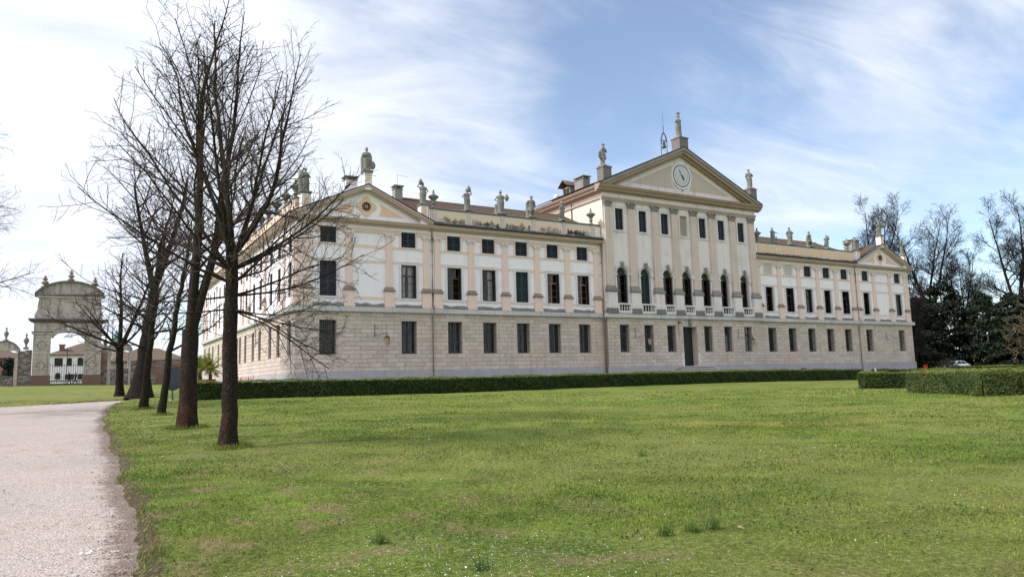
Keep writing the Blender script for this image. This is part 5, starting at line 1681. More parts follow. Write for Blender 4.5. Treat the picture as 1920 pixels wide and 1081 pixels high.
def rubble(x0, x1, h0, h1, label, y=GYY, th=.6, cap=True, seed=1):
    r = random.Random(seed); zb = min(gz(x0, y), gz(x1, y)) - .15
    o = empty('stone_wall', ((x0 + x1) / 2, y, zb), label, 'wall')
    mb = MB(); n_ = max(2, int((x1 - x0) / .7)); vs = []; fs = []
    for i in range(n_ + 1):
        x = x0 + (x1 - x0) * i / n_; z = h0 + (h1 - h0) * i / n_ + r.uniform(-.09, .07)
        vs += [(x, y - th / 2, zb), (x, y - th / 2 + .03 * r.uniform(-1, 1), z), (x, y + th / 2, z), (x, y + th / 2, zb)]
    for i in range(n_):
        for j in range(4): fs.append((i * 4 + j, i * 4 + (j + 1) % 4, (i + 1) * 4 + (j + 1) % 4, (i + 1) * 4 + j))
    fs += [(0, 1, 2, 3), (n_ * 4 + 3, n_ * 4 + 2, n_ * 4 + 1, n_ * 4)]
    mb.add(vs, fs).build('masonry', M_rubble, o)
    if cap:
        mb = MB(); x = x0
        while x < x1 - .1:
            b = min(x1, x + r.uniform(.5, .9)); t = (x - x0) / (x1 - x0); z = h0 + (h1 - h0) * t + .02
            mb.box(x + .01, b - .01, y - th / 2 - .06, y + th / 2 + .06, z, z + r.uniform(.1, .2)); x = b
        mb.build('coping_stones', M_gatec, o)


rubble(-21.0, -19.45, 7.0, 7.2, 'rough stone wall stub joining left portal to the big gateway', cap=True, seed=2)
rubble(-11.35, -10.5, 7.1, 6.9, 'rough stone wall stub joining right portal to the big gateway', seed=3)
rubble(-70.0, -24.0, 3.9, 3.75, 'low stone wall running left from the small left portal', seed=4)
rubble(-23.4, -21.4, 3.7, 3.72, 'low stone wall closing the small left portal', y=GYY - .1, seed=5)
rubble(-7.7, 1.7, 5.6, 5.85, 'long dark stone wall behind the trees, between right portal and villa', seed=6)
rubble(-10.3, -7.9, 4.4, 4.5, 'low stone wall closing the small right portal', y=GYY - .1, seed=8)
rubble(1.8, 30.0, 5.7, 5.6, 'stone wall behind the potted palms beyond the villa corner', seed=7)
urn(-20.15, GYY, 7.4, 'slim stone urn on wall stub just left of the big gateway', 1.15, 'urns on the gateway walls', 'urn', fme2)
urn(-10.85, GYY, 7.3, 'slim stone urn on wall stub just right of the big gateway', 1.05, 'urns on the gateway walls', 'urn', fme2)

# houses beyond
def house(name, x0, x1, y, z0, ze, zr, wall_m, label, wins, depth=10, chim=None, door=None):
    o = empty(name, ((x0 + x1) / 2, y, z0), label, 'house')
    mb = MB(); wall(mb, x0, x1, z0, ze, [(a, b, c_, d) for a, b, c_, d, _ in wins], y, .3)
    mb.add([(x0, y, z0), (x0, y + depth, z0), (x0, y + depth, ze), (x0, y, ze)], [(0, 1, 2, 3)]); mb.add([(x1, y, z0), (x1, y + depth, z0), (x1, y + depth, ze), (x1, y, ze)], [(0, 1, 2, 3)])
    mb.add([(x0, y + depth, z0), (x1, y + depth, z0), (x1, y + depth, ze), (x0, y + depth, ze)], [(0, 1, 2, 3)])
    mb.build('wall', wall_m, o, recalc=False)
    e = .5
    mb = MB(); hx = min(depth / 2, (x1 - x0) / 2 - .5)
    A = [(x0 - e, y - e, ze), (x1 + e, y - e, ze), (x1 + e, y + depth + e, ze), (x0 - e, y + depth + e, ze), (x0 + hx, y + depth / 2, zr), (x1 - hx, y + depth / 2, zr)]
    mb.add(A, [(0, 1, 5, 4), (1, 2, 5), (2, 3, 4, 5), (3, 0, 4), (0, 3, 2, 1)])
    ro = mb.build('roof', M_tile, o)
    MB().box(x0 - e - .02, x1 + e + .02, y - e - .06, y - e, ze - .12, ze + .04).build('eaves_gutter', M_lead, o)
    for a, b, c_, d, arched in wins:
        w_ = MB().box(a, b, y + .2, y + .28, c_, d).build('window', M_dark, o)
        MB().box(a - .12, b + .12, y - .05, y - .003, c_ - .14, c_ - .01).build('sill', M_trim, w_)
        if arched:
            MB().ext_y([(a - .05, d)] + [((a + b) / 2 - (b - a) / 2 * cos(radians(t)) , d + (b - a) * .42 * sin(radians(t))) for t in range(0, 181, 20)] + [(b + .05, d)], y - .03, y - .003).build('window_head', M_dark, w_)
    if chim:
        cx_, cz0, cz1 = chim
        q_ = MB().box(cx_ - .5, cx_ + .5, y + 1.5, y + 2.4, cz0, cz1 - .3).build('chimney', M_brick, ro); 
        MB().box(cx_ - .62, cx_ + .62, y + 1.4, y + 2.5, cz1 - .3, cz1).build('chimney_cap', M_terra, ro)
    return o


zb = gz(-16, 130) - .2
house('white_house', -19.8, -4.0, 130, zb, 9.55, 12.4, M_white, 'white house with tiled roof seen through the gateway arch',
      [(-18.65, -17.1, 7.1, 8.85, False), (-16.35, -15.4, 7.15, 8.5, True), (-14.4, -13.3, 7.15, 8.5, True), (-18.4, -17.4, 4.3, 5.3, True), (-16.6, -14.9, 4.2, 5.4, False), (-14.2, -12.6, 4.2, 5.4, False), (-10, -8.8, 7.1, 8.6, False)], 12, (-17.4, 10.2, 11.9))
M_pink = plaster('faded_red_stucco', (0.42, 0.20, 0.15), 0.15, (0.30, 0.17, 0.13), 0.4, 0.15)
house('red_house', -50, -21.6, 82, gz(-30, 82) - .2, 7.0, 9.6, M_pink, 'faded red stucco house behind the wall at left edge', [(-25.5, -24.6, 4.2, 6.0, False), (-29, -28, 4.2, 6, False)], 9)
house('grey_house', -9.5, 4.0, 95, gz(0, 95) - .2, 6.8, 9.4, M_gate, 'low house with tiled roof behind the wall and tree trunks', [(-6, -5, 4, 5.6, False), (-2, -1, 4, 5.6, False)], 10)
# teal copper cupola glimpsed between the trunks
o = empty('cupola', (-7.2, 120, 3), 'small teal roofed turret glimpsed between the big tree trunks', 'turret')
MB().box(-8.1, -6.9, 119.4, 120.6, 3, 12.4).build('turret_wall', M_gate, o)
M_teal = simple('verdigris_copper', (0.10, 0.26, 0.26), .7, .2, .15)
MB().lathe([(.85, 12.4), (.82, 12.6), (.7, 13.0), (.45, 13.5), (.2, 13.9), (.03, 14.4)], -7.5, 120, 12).build('turret_roof', M_teal, o)

# white road and rail beyond the gate
me = npmesh('road', np.array([[-60, 72, 0], [30, 72, 0], [30, 84, 0], [-60, 84, 0]], float) + np.array([0, 0, gz(-15, 78) + .12]), np.array([[0, 1, 2, 3]]), M_gravel)
o = bpy.data.objects.new('road', me); COL.objects.link(o); o['kind'] = 'structure'
o = empty('guard_rail', (-15, 86, gz(-15, 86)), 'grey road rail seen through the gateway', 'rail')
zz = gz(-15, 86)
MB().box(-40, 20, 86, 86.08, zz + .45, zz + .75).build('rail_beam', M_slab, o)
for i in range(31): MB().box(-40 + 2 * i, -39.88 + 2 * i, 86.08, 86.2, zz - .2, zz + .7).build('post', M_slab, o)


# two walkers on the road behind the gate
def walker(x, y, label, col, flip, h=1.72):
    mb = MB(); z = 0.0; s_ = 1 if flip else -1
    mb.tube([(0, .09, .95), (.16 * s_, .09, .52), (.30 * s_, .09, .09)], [.10, .075, .05], 8); mb.tube([(0, -.09, .95), (-.06 * s_, -.09, .5), (-.26 * s_, -.09, .10)], [.10, .075, .05], 8)
    mb.ellip((.36 * s_, .09, .05), (.13, .05, .05), 8, 5); mb.ellip((-.2 * s_, -.09, .06), (.13, .05, .05), 8, 5)
    mb.lathe([(.13, .88), (.17, .95), (.16, 1.1), (.19, 1.3), (.21, 1.42), (.14, 1.5), (.06, 1.53), (.055, 1.6)], 0, 0, 12)
    mb.tube([(0, .22, 1.42), (-.14 * s_, .26, 1.12), (.02 * s_, .25, .88)], [.06, .05, .035], 7); mb.tube([(0, -.22, 1.42), (.12 * s_, -.26, 1.14), (.28 * s_, -.24, .98)], [.06, .05, .035], 7)
    for sy_, hx in ((.25, .03 * s_), (-.24, .3 * s_)):
        mb.ellip((hx, sy_, .83 if sy_ > 0 else .94), (.035, .03, .06), 7, 5)
        for q_ in range(4): mb.tube([(hx + (q_ - 1.5) * .014, sy_, (.80 if sy_ > 0 else .9)), (hx + (q_ - 1.5) * .016, sy_, (.72 if sy_ > 0 else .83))], .009, 4)
    me_ = remesh(mb, 'body', .02, simple('coat' + str(x), col, .9, .1, .2))
    o = empty('person', (x, y, gz(x, y) + .12), label, 'person', 'walkers on the road beyond the gate')
    b = bpy.data.objects.new('body', me_); link(b, o, (x, y, gz(x, y) + .12))
    hd = MB(); hd.ellip((0, 0, 1.66), (.085, .075, .115), 10, 8); hd.ellip((.085 * s_, 0, 1.65), (.02, .018, .022), 6, 4); hd.tube([(0, 0, 1.5), (0, 0, 1.6)], .05, 8)
    hd.build('head', simple('skin' + str(x), (.5, .3, .22), .6, .3, .05), o, True, (x, y, gz(x, y) + .12))
    hr = MB(); hr.ellip((-.02 * s_, 0, 1.70), (.092, .088, .10), 10, 8); hr.build('hair', simple('hair' + str(x), (.03, .02, .015), .8, .2, .1), o, True, (x, y, gz(x, y) + .12))


walker(-15.2, 75.0, 'person in dark clothes walking beyond the gate, left of the pair', (.02, .022, .03), True)
walker(-14.35, 75.6, 'person in a dark coat walking beyond the gate, right of the pair', (.035, .03, .035), False)

# ------------------------------------------------------------------ sign, potted palms, barriers, small notices
sx0, sy0 = -8.62, -3.6
o = empty('notice_board', (sx0, sy0, gz(sx0, sy0)), 'dark slate grey board with pointed foot on a post among the trees', 'sign')
z = gz(sx0, sy0)
d_ = .5
f = lambda a, b, c_: (sx0 + a * cos(.25) - b * sin(.25), sy0 - a * sin(-.25) + b * cos(.25), z + c_)
MB(f).ext_y([(-.40, .75), (0, .58), (.40, .75), (.40, 2.12), (-.40, 2.12)], -.03, .03).build('board', M_signb, o)
MB(f).box(-.035, .035, -.025, .025, -.1, .60).build('post', M_signb, o); MB(f).box(-.14, .14, -.1, .1, -.02, .05).build('foot', M_slab, o)


def palm_pot(x, y, label, seed):
    r = random.Random(seed); z = gz(x, y) + .03
    o = empty('potted_palm', (x, y, z), label, 'palm', 'potted palms by the villa corner')
    MB().lathe([(.30, z), (.34, z + .35), (.40, z + .78), (.45, z + .82), (.45, z + .95), (.40, z + .95), (.38, z + .86)], x, y, 18).build('pot', M_terra, o, True)
    MB().tube([(x, y, z + .8), (x + .02, y, z + 1.1), (x, y, z + 1.45)], [.14, .13, .10], 10).build('trunk', simple('palm_trunk%d' % seed, (.10, .065, .04), .9, .1, .3, 20), o)
    vs = []; ts = []
    for i in range(48):
        an = r.uniform(0, 2 * pi); el = r.uniform(.35, 1.45); Lf = r.uniform(1.2, 1.85)
        d = Vector((cos(an) * cos(el), sin(an) * cos(el), sin(el))); p = Vector((x, y, z + 1.4)); n_ = 16
        side = Vector((-sin(an), cos(an), 0))
        for j in range(n_):
            d = (d + Vector((0, 0, -.055 * (1 + j * .08)))).normalized(); q = p + d * Lf / n_
            if j > 2:
                for s_ in (-1, 1):
                    l_ = .30 * sin(pi * (j + 1) / (n_ + 3)) + .05
                    e = q + side * s_ * l_ * .75 + d * l_ * .8 + Vector((0, 0, -.03 + .1 * l_))
                    b = len(vs); vs += [p, q, e]; ts.append((b, b + 1, b + 2))
            b = len(vs); w = side * .014; vs += [p - w, p + w, q + w, q - w]; ts += [(b, b + 1, b + 2), (b, b + 2, b + 3)]
            p = q
    me = npmesh('fronds', np.array([tuple(v) for v in vs]) - np.array([x, y, z]), np.array(ts), M_palm)
    f_ = bpy.data.objects.new('fronds', me); COL.objects.link(f_); f_.parent = o


M_palm = leafmat('palm_fronds', (0.09, 0.13, 0.015), (0.28, 0.31, 0.045), (0.27, 0.25, 0.05))
palm_pot(-5.65, 7.0, 'yellow-green palm in terracotta pot, nearer the tree trunks', 3)
palm_pot(-4.70, 8.2, 'yellow-green palm in terracotta pot, nearer the villa wall', 4)


def barrier(x, y, dx, dy, n_, label, h=1.0):
    z = gz(x, y) + .03
    o = empty('folding_barrier', (x, y, z), label, 'barrier', 'red and white folding barriers by the villa')
    for i in range(n_):
        for s_, mt in ((0, M_redp), (1, M_whitep)):
            a = Vector((x + dx * i, y + dy * i, z + (.1 if s_ == 0 else h))); b = Vector((x + dx * (i + 1), y + dy * (i + 1), z + (h if s_ == 0 else .1)))
            MB().tube([a, (a + b) / 2 + Vector((0, .01, 0)), b], .024, 4).build('strut', mt, o)
        if i % 3 == 0: MB().tube([(x + dx * i, y + dy * i, z), (x + dx * i, y + dy * i, z + h)], .03, 5).build('post', M_redp, o)


barrier(-1.9, 14.2, .22, .02, 8, 'red and white folding barrier below the sunlit side wall', 1.0)
barrier(61.2, -1.6, .30, 0, 7, 'red and white folding barrier at the far wing, left of the pair', .75)
barrier(64.8, -1.6, .30, 0, 8, 'red and white folding barrier at the far wing, right of the pair', .75)
for x, lb in ((59.3, 'small white notice left of the far folding barriers'), (63.9, 'small white notice between the two far folding barriers'), (67.9, 'small white notice right of the far folding barriers')):
    z = gz(x, -1.7); o = empty('notice', (x, -1.7, z), lb, 'notice', 'small white notices at the far wing')
    MB().box(x - .16, x + .16, -1.72, -1.69, z + .55, z + .95).build('plate', M_whitep, o); MB().tube([(x, -1.68, z), (x, -1.68, z + .8)], .02, 5).build('post', M_iron, o)
for x, y, w, h, lb in ((74.2, -1.6, .5, .62, 'low red box at the foot of the far pavilion wall'), (80.2, -.6, .10, 1.0, 'upright red hydrant post at the far corner of the villa')):
    z = gz(x, y); o = MB().box(x - w, x + w, y - .2, y + .2, z, z + h - .08).box(x - w - .03, x + w + .03, y - .23, y + .23, z + h - .08, z + h).build('red_box' if w > .4 else 'hydrant', M_redp)
    tag(o, lb, 'box' if w > .4 else 'hydrant')

# ------------------------------------------------------------------ parked car behind the hedges
def car(x, y, heading, label):
    z = gz(x, y) + .02
    o = empty('parked_car', (x, y, z), label, 'car', rz=heading)
    k = NM('silver_car_paint', .3, .5); k.color((.66, .68, .71)); k.b.inputs['Metallic'].default_value = .05; k.b.inputs['Coat Weight'].default_value = .5
    mp_ = k.m

    def put(mb, nm, mt, sm=False):
        me, _ = mb.mesh(nm, sm, False); me.materials.append(mt); c_ = bpy.data.objects.new(nm, me); COL.objects.link(c_); c_.parent = o; return c_
    # stations along x (nose at +x): (x, half width, sill z, belt z)
    st = [(-2.2, .62, .45, .80), (-2.12, .80, .28, .95), (-1.6, .88, .22, 1.0), (-.6, .90, .20, .99), (.6, .90, .20, .96), (1.3, .88, .22, .90), (1.9, .82, .25, .80), (2.15, .70, .32, .70), (2.22, .5, .42, .62)]
    vs = []; fs = []
    for a, w, s_, b in st:
        vs += [(a, -w * .93, s_), (a, -w, (s_ + b) / 2), (a, -w * .95, b - .03), (a, -w * .86, b), (a, w * .86, b), (a, w * .95, b - .03), (a, w, (s_ + b) / 2), (a, w * .93, s_)]
    for i in range(len(st) - 1):
        for j in range(8): fs.append((i * 8 + j, i * 8 + (j + 1) % 8, (i + 1) * 8 + (j + 1) % 8, (i + 1) * 8 + j))
    fs += [tuple(range(8)), tuple(range(len(st) * 8 - 1, len(st) * 8 - 9, -1))]
    put(MB().add(vs, fs), 'body', mp_, True)
    cb_ = [(-1.75, .70, .98), (-1.2, .62, 1.40), (-.6, .60, 1.46), (.15, .60, 1.44), (.95, .74, .95)]
    vs = []; fs = []
    for a, w, t in cb_: vs += [(a, -.80 if t < 1 else -.80, .94), (a, -w, t), (a, w, t), (a, .80, .94)]
    for i in range(4):
        for j in range(3): fs.append((i * 4 + j, i * 4 + j + 1, (i + 1) * 4 + j + 1, (i + 1) * 4 + j))
    put(MB().add(vs, fs), 'cabin', mp_, True)
    M_cg = simple('car_glass', (.05, .065, .08), .08, .6, .05)
    put(MB().add([(.27, -.56, 1.40), (.90, -.68, .985), (.90, .68, .985), (.27, .56, 1.40)], [(0, 1, 2, 3)]), 'windscreen', M_cg).location = (.022, 0, .02)
    for s_ in (-1, 1):
        put(MB().add([(-1.1, s_ * .64, 1.36), (-.45, s_ * .615, 1.42), (-.45, s_ * .80, 1.0), (-1.45, s_ * .80, 1.0)], [(0, 1, 2, 3)]), 'side_window', M_cg).location = (0, s_ * .015, 0)
        put(MB().add([(-.38, s_ * .615, 1.42), (.10, s_ * .62, 1.41), (.72, s_ * .79, 1.0), (-.38, s_ * .80, 1.0)], [(0, 1, 2, 3)]), 'side_window', M_cg).location = (0, s_ * .015, 0)
        put(MB().ellip((.62, s_ * .98, 1.02), (.08, .10, .07), 8, 6), 'mirror', mp_, True)
        put(MB().ellip((2.08, s_ * .6, .66), (.12, .17, .07), 8, 6), 'headlight', M_whitep, True)
        for a in (-1.35, 1.4):
            w_ = put(MB().tube([(a, s_ * .72, .31), (a, s_ * .91, .31)], .31, 18), 'wheel', M_iron)
            rm = MB().tube([(a, s_ * .90, .31), (a, s_ * .925, .31)], .2, 14); me, _ = rm.mesh('rim', False, False); me.materials.append(M_slab); c_ = bpy.data.objects.new('rim', me); COL.objects.link(c_); c_.parent = w_
    return o


car(97.0, 4.8, atan2(.20, -.98), 'silver saloon car parked beyond the right-hand hedges')
# ------------------------------------------------------------------ trees
def barkmat(name, a, b, rust, moss):
    k = NM(name, 0.9, 0.15)
    c = k.mix(k.noise(5, 6, 0.7, k.P((3, 3, .6))), a, b)
    sep = k.n('ShaderNodeSeparateXYZ'); k.l(k.P(), sep.inputs[0])
    if rust: c = k.mix(k.math('MULTIPLY', k.ramp(sep.outputs[2], .8, 3.2, 1, .12), k.ramp(k.noise(2.4, 6, 0.65, k.P((2, 2, .6))), .44, .62, 0, .7)), c, rust)
    if moss: c = k.mix(k.math('MULTIPLY', k.ramp(sep.outputs[2], 2.2, 5.0), k.ramp(k.noise(2.2, 4), .38, .62, 0, .8)), c, moss)
    vo = k.n('ShaderNodeTexVoronoi', feature='DISTANCE_TO_EDGE'); vo.inputs['Scale'].default_value = 13
    wp_ = k.n('ShaderNodeVectorMath', operation='ADD'); nz_ = k.n('ShaderNodeTexNoise'); nz_.inputs['Scale'].default_value = 5; k.l(k.P(), nz_.inputs['Vector']); sc_ = k.n('ShaderNodeVectorMath', operation='SCALE'); k.l(nz_.outputs['Color'], sc_.inputs[0]); sc_.inputs['Scale'].default_value = .45; k.l(k.P((1.5, 1.5, .28)), wp_.inputs[0]); k.l(sc_.outputs[0], wp_.inputs[1]); k.l(wp_.outputs[0], vo.inputs['Vector'])
    c = k.mix(k.ramp(vo.outputs['Distance'], 0, .14, .55, 0), c, mul(a, .5))
    c = k.mix(k.ramp(k.noise(7, 4, .7), .60, .72, 0, .5), c, (.15, .15, .13))
    k.color(c); k.bump(k.math('ADD', k.ramp(vo.outputs['Distance'], 0, .3), k.noise(9, 6, .7, k.P((3, 3, .5)))), 1.0, .06)
    return k.m


M_bark = barkmat('rust_brown_bark', (0.018, 0.014, 0.011), (0.085, 0.062, 0.048), (0.125, 0.048, 0.022), (0.056, 0.052, 0.020))
M_barkd = barkmat('dark_fissured_bark', (0.010, 0.009, 0.008), (0.050, 0.042, 0.036), None, (0.032, 0.030, 0.02))
M_barkm = barkmat('mossy_bark', (0.014, 0.013, 0.008), (0.052, 0.044, 0.022), None, (0.050, 0.048, 0.016))
M_twig = simple('bare_twigs', (0.052, 0.040, 0.032), .85, .2, .3, 3)
M_twigf = simple('far_bare_twigs', (0.040, 0.034, 0.032), .9, .1, .2, 2)
M_twigt = simple('tan_bare_twigs', (0.20, 0.145, 0.095), .9, .1, .2, 2)


class Tree:
    def __init__(s, seed):
        s.r = random.Random(seed); s.tr = []; s.br = []; s.nr = np.random.default_rng(seed)

    def walk(s, p, d, Ln, r0, r1, n, wob, trop, bend=None):
        pts = [p.copy()]; rad = [r0]; r = s.r
        for i in range(n):
            t = (i + 1) / n
            d = d + Vector((r.gauss(0, wob), r.gauss(0, wob), r.gauss(0, wob))) + Vector((0, 0, trop * (t if trop > 0 else 1)))
            if bend: d = d + bend * (1.0 / n)
            d.normalize(); p = p + d * (Ln / n)
            pts.append(p.copy()); rad.append(r0 + (r1 - r0) * t ** .85)
        return pts, rad, d

    def grow(s, p, d, Ln, r0, lev, P):
        r = s.r; q = P[lev]
        n = max(3, int(Ln / q['seg']))
        pts, rad, _ = s.walk(p, d, Ln, r0, max(q['tip'], r0 * q.get('tp', .25)), n, q['wob'], q['trop'], q.get('bend'))
        s.br.append((pts, rad, lev))
        if lev + 1 < len(P):
            c = P[lev + 1]
            m = int(Ln * c['dens'] * r.uniform(.85, 1.2)) + c.get('min', 0)
            az = r.uniform(0, 6.28)
            for i in range(m):
                t = q.get('t0', .18) + (1 - q.get('t0', .18)) * ((i + r.random() * .9) / m) ** .9
                f = t * n; j = min(int(f), n - 1); u = f - j
                b = pts[j].lerp(pts[j + 1], u); dd = (pts[j + 1] - pts[j]).normalized()
                az += 2.4 + r.uniform(-.6, .6)
                a = dd.orthogonal().normalized(); e = dd.cross(a)
                an = radians(c['ang'] + r.uniform(-c['av'], c['av']))
                nd = dd * cos(an) + (a * cos(az) + e * sin(az)) * sin(an)
                nd.z += c.get('lift', 0); nd.normalize()
                L2 = c['len'] * r.uniform(.55, 1.25) * (1 - .5 * t) * min(1.0, Ln / q['len'] + .25)
                rr = (rad[j] * (1 - u) + rad[j + 1] * u)
                s.grow(b, nd, L2, min(rr * .62, c['r']) if c.get('r') else rr * .6, lev + 1, P)

    def mesh(s, lst, sides):
        V_, F_ = [], []; base = 0
        for pts, rad, lev in lst:
            k = sides[min(lev, len(sides) - 1)]
            p = np.array([tuple(x) for x in pts]); n = len(p)
            t = np.gradient(p, axis=0); t /= np.linalg.norm(t, axis=1)[:, None] + 1e-9
            ref = np.array([0, 0, 1.]) if abs(t[0, 2]) < .8 else np.array([1., 0, 0])
            a = np.cross(t, ref); a /= np.linalg.norm(a, axis=1)[:, None] + 1e-9
            b = np.cross(t, a)
            an = np.arange(k) * 2 * pi / k
            R = np.array(rad)
            v = p[:, None] + R[:, None, None] * (a[:, None] * np.cos(an)[None, :, None] + b[:, None] * np.sin(an)[None, :, None])
            V_.append(v.reshape(-1, 3))
            i = np.arange((n - 1) * k).reshape(n - 1, k); nx_ = np.roll(np.arange(k), -1)
            j = (np.arange(n - 1) * k)[:, None] + nx_[None]
            F_.append(np.stack([i, j, j + k, i + k], -1).reshape(-1, 4) + base)
            base += n * k
        return np.concatenate(V_), np.concatenate(F_)

    def build(s, x, y, label, mt_trunk, mt_crown, group=None, sides=(8, 6, 4, 3, 3), name='bare_tree', cat='tree'):
        z = gz(x, y)
        o = empty(name, (x, y, z), label, cat, group)
        v, f = s.mesh(s.tr, (14,))
        me = npmesh('trunk', v, f, mt_trunk, True); t = bpy.data.objects.new('trunk', me); link(t, o, (x, y, z))
        big = [b for b in s.br if b[2] <= 0]; small = [b for b in s.br if b[2] > 0]
        if big:
            v, f = s.mesh(big, sides); me = npmesh('limbs', v, f, mt_trunk, True); t = bpy.data.objects.new('limbs', me); link(t, o, (x, y, z))
        if small:
            v, f = s.mesh(small, sides); me = npmesh('crown', v, f, mt_crown, False); t = bpy.data.objects.new('crown', me); link(t, o, (x, y, z))
        return o


def trunk_pts(h, r, lean=(0, 0), flare=1.35, n=14, seed=1, wig=.03, top=.75):
    rr = random.Random(seed); pts = []; rad = []
    for i in range(n + 1):
        t = i / n; z = -.15 + (h + .15) * t
        pts.append(Vector((lean[0] * t ** 1.2 + rr.gauss(0, wig) * min(1, i), lean[1] * t ** 1.2 + rr.gauss(0, wig) * min(1, i), z)))
        fl = 1 + (flare - 1) * max(0, 1 - z / (r * 4)) ** 2
        rad.append(r * fl * (1 - (1 - top) * t))
    return pts, rad


def levels(L1, L2, L3, L4, d2, d3, d4, trop=.05, tip=.004, low=1.0, r4=.006, r3=.011):
    return [dict(len=L1, seg=.38 * low, wob=.07, trop=trop, tip=tip * 2.5, tp=.16, t0=.22),
            dict(len=L2, seg=.24 * low, wob=.10, trop=trop * 1.0, tip=tip * 1.3, tp=.3, dens=d2, ang=48, av=16, lift=.12, t0=.15),
            dict(len=L3, seg=.15 * low, wob=.13, trop=trop * .9, tip=tip, tp=.5, dens=d3, ang=46, av=18, lift=.10, r=r3, t0=.15),
            dict(len=L4, seg=.09 * low, wob=.16, trop=trop * .6, tip=tip * .9, tp=.7, dens=d4, ang=48, av=20, lift=.05, r=r4)]


VR = Vector((cos(yaw), -sin(yaw), 0)); VF = Vector((sin(yaw), cos(yaw), 0))   # across and away, as one looks at the row of trees


def dirv(az, el):
    """az 0 = to the right, 90 = away"""
    a = radians(az); e = radians(el)
    return (VR * cos(a) + VF * sin(a)) * cos(e) + Vector((0, 0, sin(e)))


# 1: nearest tree, straight trunk, limbs from 3.6 m
T = Tree(11)
p, r = trunk_pts(4.9, .195, (.0, .05), 1.35, 16, 3, .012, .72)
T.tr.append((p, r, 0))
P = levels(4.8, 1.75, .80, .28, 3.1, 4.7, 5.2, .06, .0038)
Pl = levels(4.0, 1.6, .76, .28, 3.7, 5.4, 5.6, .065, .0042)
for az, el, h, Ln, rr in ((100, 85, 4.85, 6.6, .098), (20, 70, 4.6, 6.2, .075), (170, 72, 4.7, 6.2, .072), (250, 66, 4.6, 5.0, .06), (75, 64, 4.75, 5.4, .062), (-40, 58, 4.5, 5.0, .058), (135, 60, 4.6, 5.4, .06), (195, 55, 4.4, 5.2, .056), (2, 52, 4.7, 5.4, .06)):
    T.grow(p[min(16, int(h / 4.9 * 16))], dirv(az, el), Ln, rr, 0, P)
for az, el, h, Ln, rr in ((8, 36, 4.3, 4.0, .052), (-25, 20, 4.0, 3.3, .040), (30, 10, 3.7, 3.0, .034), (175, 32, 4.3, 4.6, .052), (205, 24, 4.1, 4.0, .042), (150, 18, 3.9, 3.4, .036), (-70, 20, 4.1, 3.6, .04), (95, 18, 4.1, 3.8, .04), (-5, -14, 3.5, 3.1, .026), (12, -24, 3.3, 2.8, .023), (-30, -10, 3.4, 2.8, .023), (240, 25, 4.2, 3.8, .04), (60, 30, 4.4, 4.2, .044), (185, -8, 3.6, 3.2, .026), (5, 2, 3.8, 3.4, .03), (40, -16, 3.4, 2.6, .022), (215, -14, 3.5, 2.6, .022)):
    T.grow(p[min(16, max(1, int(round(h / 4.9 * 16))))], dirv(az, el), Ln, rr, 0, Pl)
T.build(-10.63, -36.57, 'nearest bare tree with straight rust-brown trunk on the lawn', M_bark, M_twig, 'row of bare trees along the path')

# 2: thick double-stemmed tree behind it
T = Tree(23)
p, r = trunk_pts(3.2, .285, (.04, 0), 1.3, 12, 5, .012, .9)
T.tr.append((p, r, 0))
P = levels(6.0, 2.1, .92, .34, 2.7, 4.2, 4.6, .05, .0055, 1.2, .0075, .013)
stems = []
for az, el, Ln, rr in ((185, 88, 7.6, .19), (5, 77, 7.2, .165)):
    d = dirv(az, el); q = p[-1].copy() + Vector((0, 0, -.25))
    pts, rad, de = T.walk(q, d, Ln, rr, rr * .42, 14, .035, .05)
    T.tr.append((pts, rad, 0)); stems.append((pts, rad, de))
for si, (pts, rad, de) in enumerate(stems):
    for i in range(4, 15):
        for q_ in range(1 if i < 11 else 2):
            T.grow(pts[i], dirv(T.r.uniform(0, 360), 18 + i * 3.4 + T.r.uniform(-9, 9)), 5.2 - .16 * i, rad[i] * .36, 0, P)
    T.grow(pts[-1], de, 4.0, rad[-1] * .9, 0, P)
T.build(-10.68, -29.0, 'thick forked tree with rusty trunk, second from the camera', M_bark, M_twig, 'row of bare trees along the path')

# 3, 4: slender leaning trees
P34 = levels(3.6, 1.6, .8, .32, 2.4, 3.4, 3.6, .05, .006, 1.3, .009, .014)
for seed, x, y, h, r0, lean, mt, lb in ((31, -10.6, -19.45, 8.2, .17, (.95, -.3), M_barkm, 'slim mossy tree leaning right beside the grey board'), (37, -10.75, -11.4, 9.0, .22, (.5, -.2), M_barkm, 'slim olive-barked tree between the leaning one and the old trunk')):
    T = Tree(seed); p, r = trunk_pts(h, r0, lean, 1.3, 20, seed, .02, .35); T.tr.append((p, r, 0))
    for i in range(7, 21):
        for q_ in range(1 if i < 18 else 2):
            T.grow(p[i], dirv(T.r.uniform(0, 360), 12 + i * 2.4 + T.r.uniform(-8, 10)), 3.7 - .08 * i, r[i] * .42, 0, P34)
    T.build(x, y, lb, mt, M_twig, 'row of bare trees along the path')

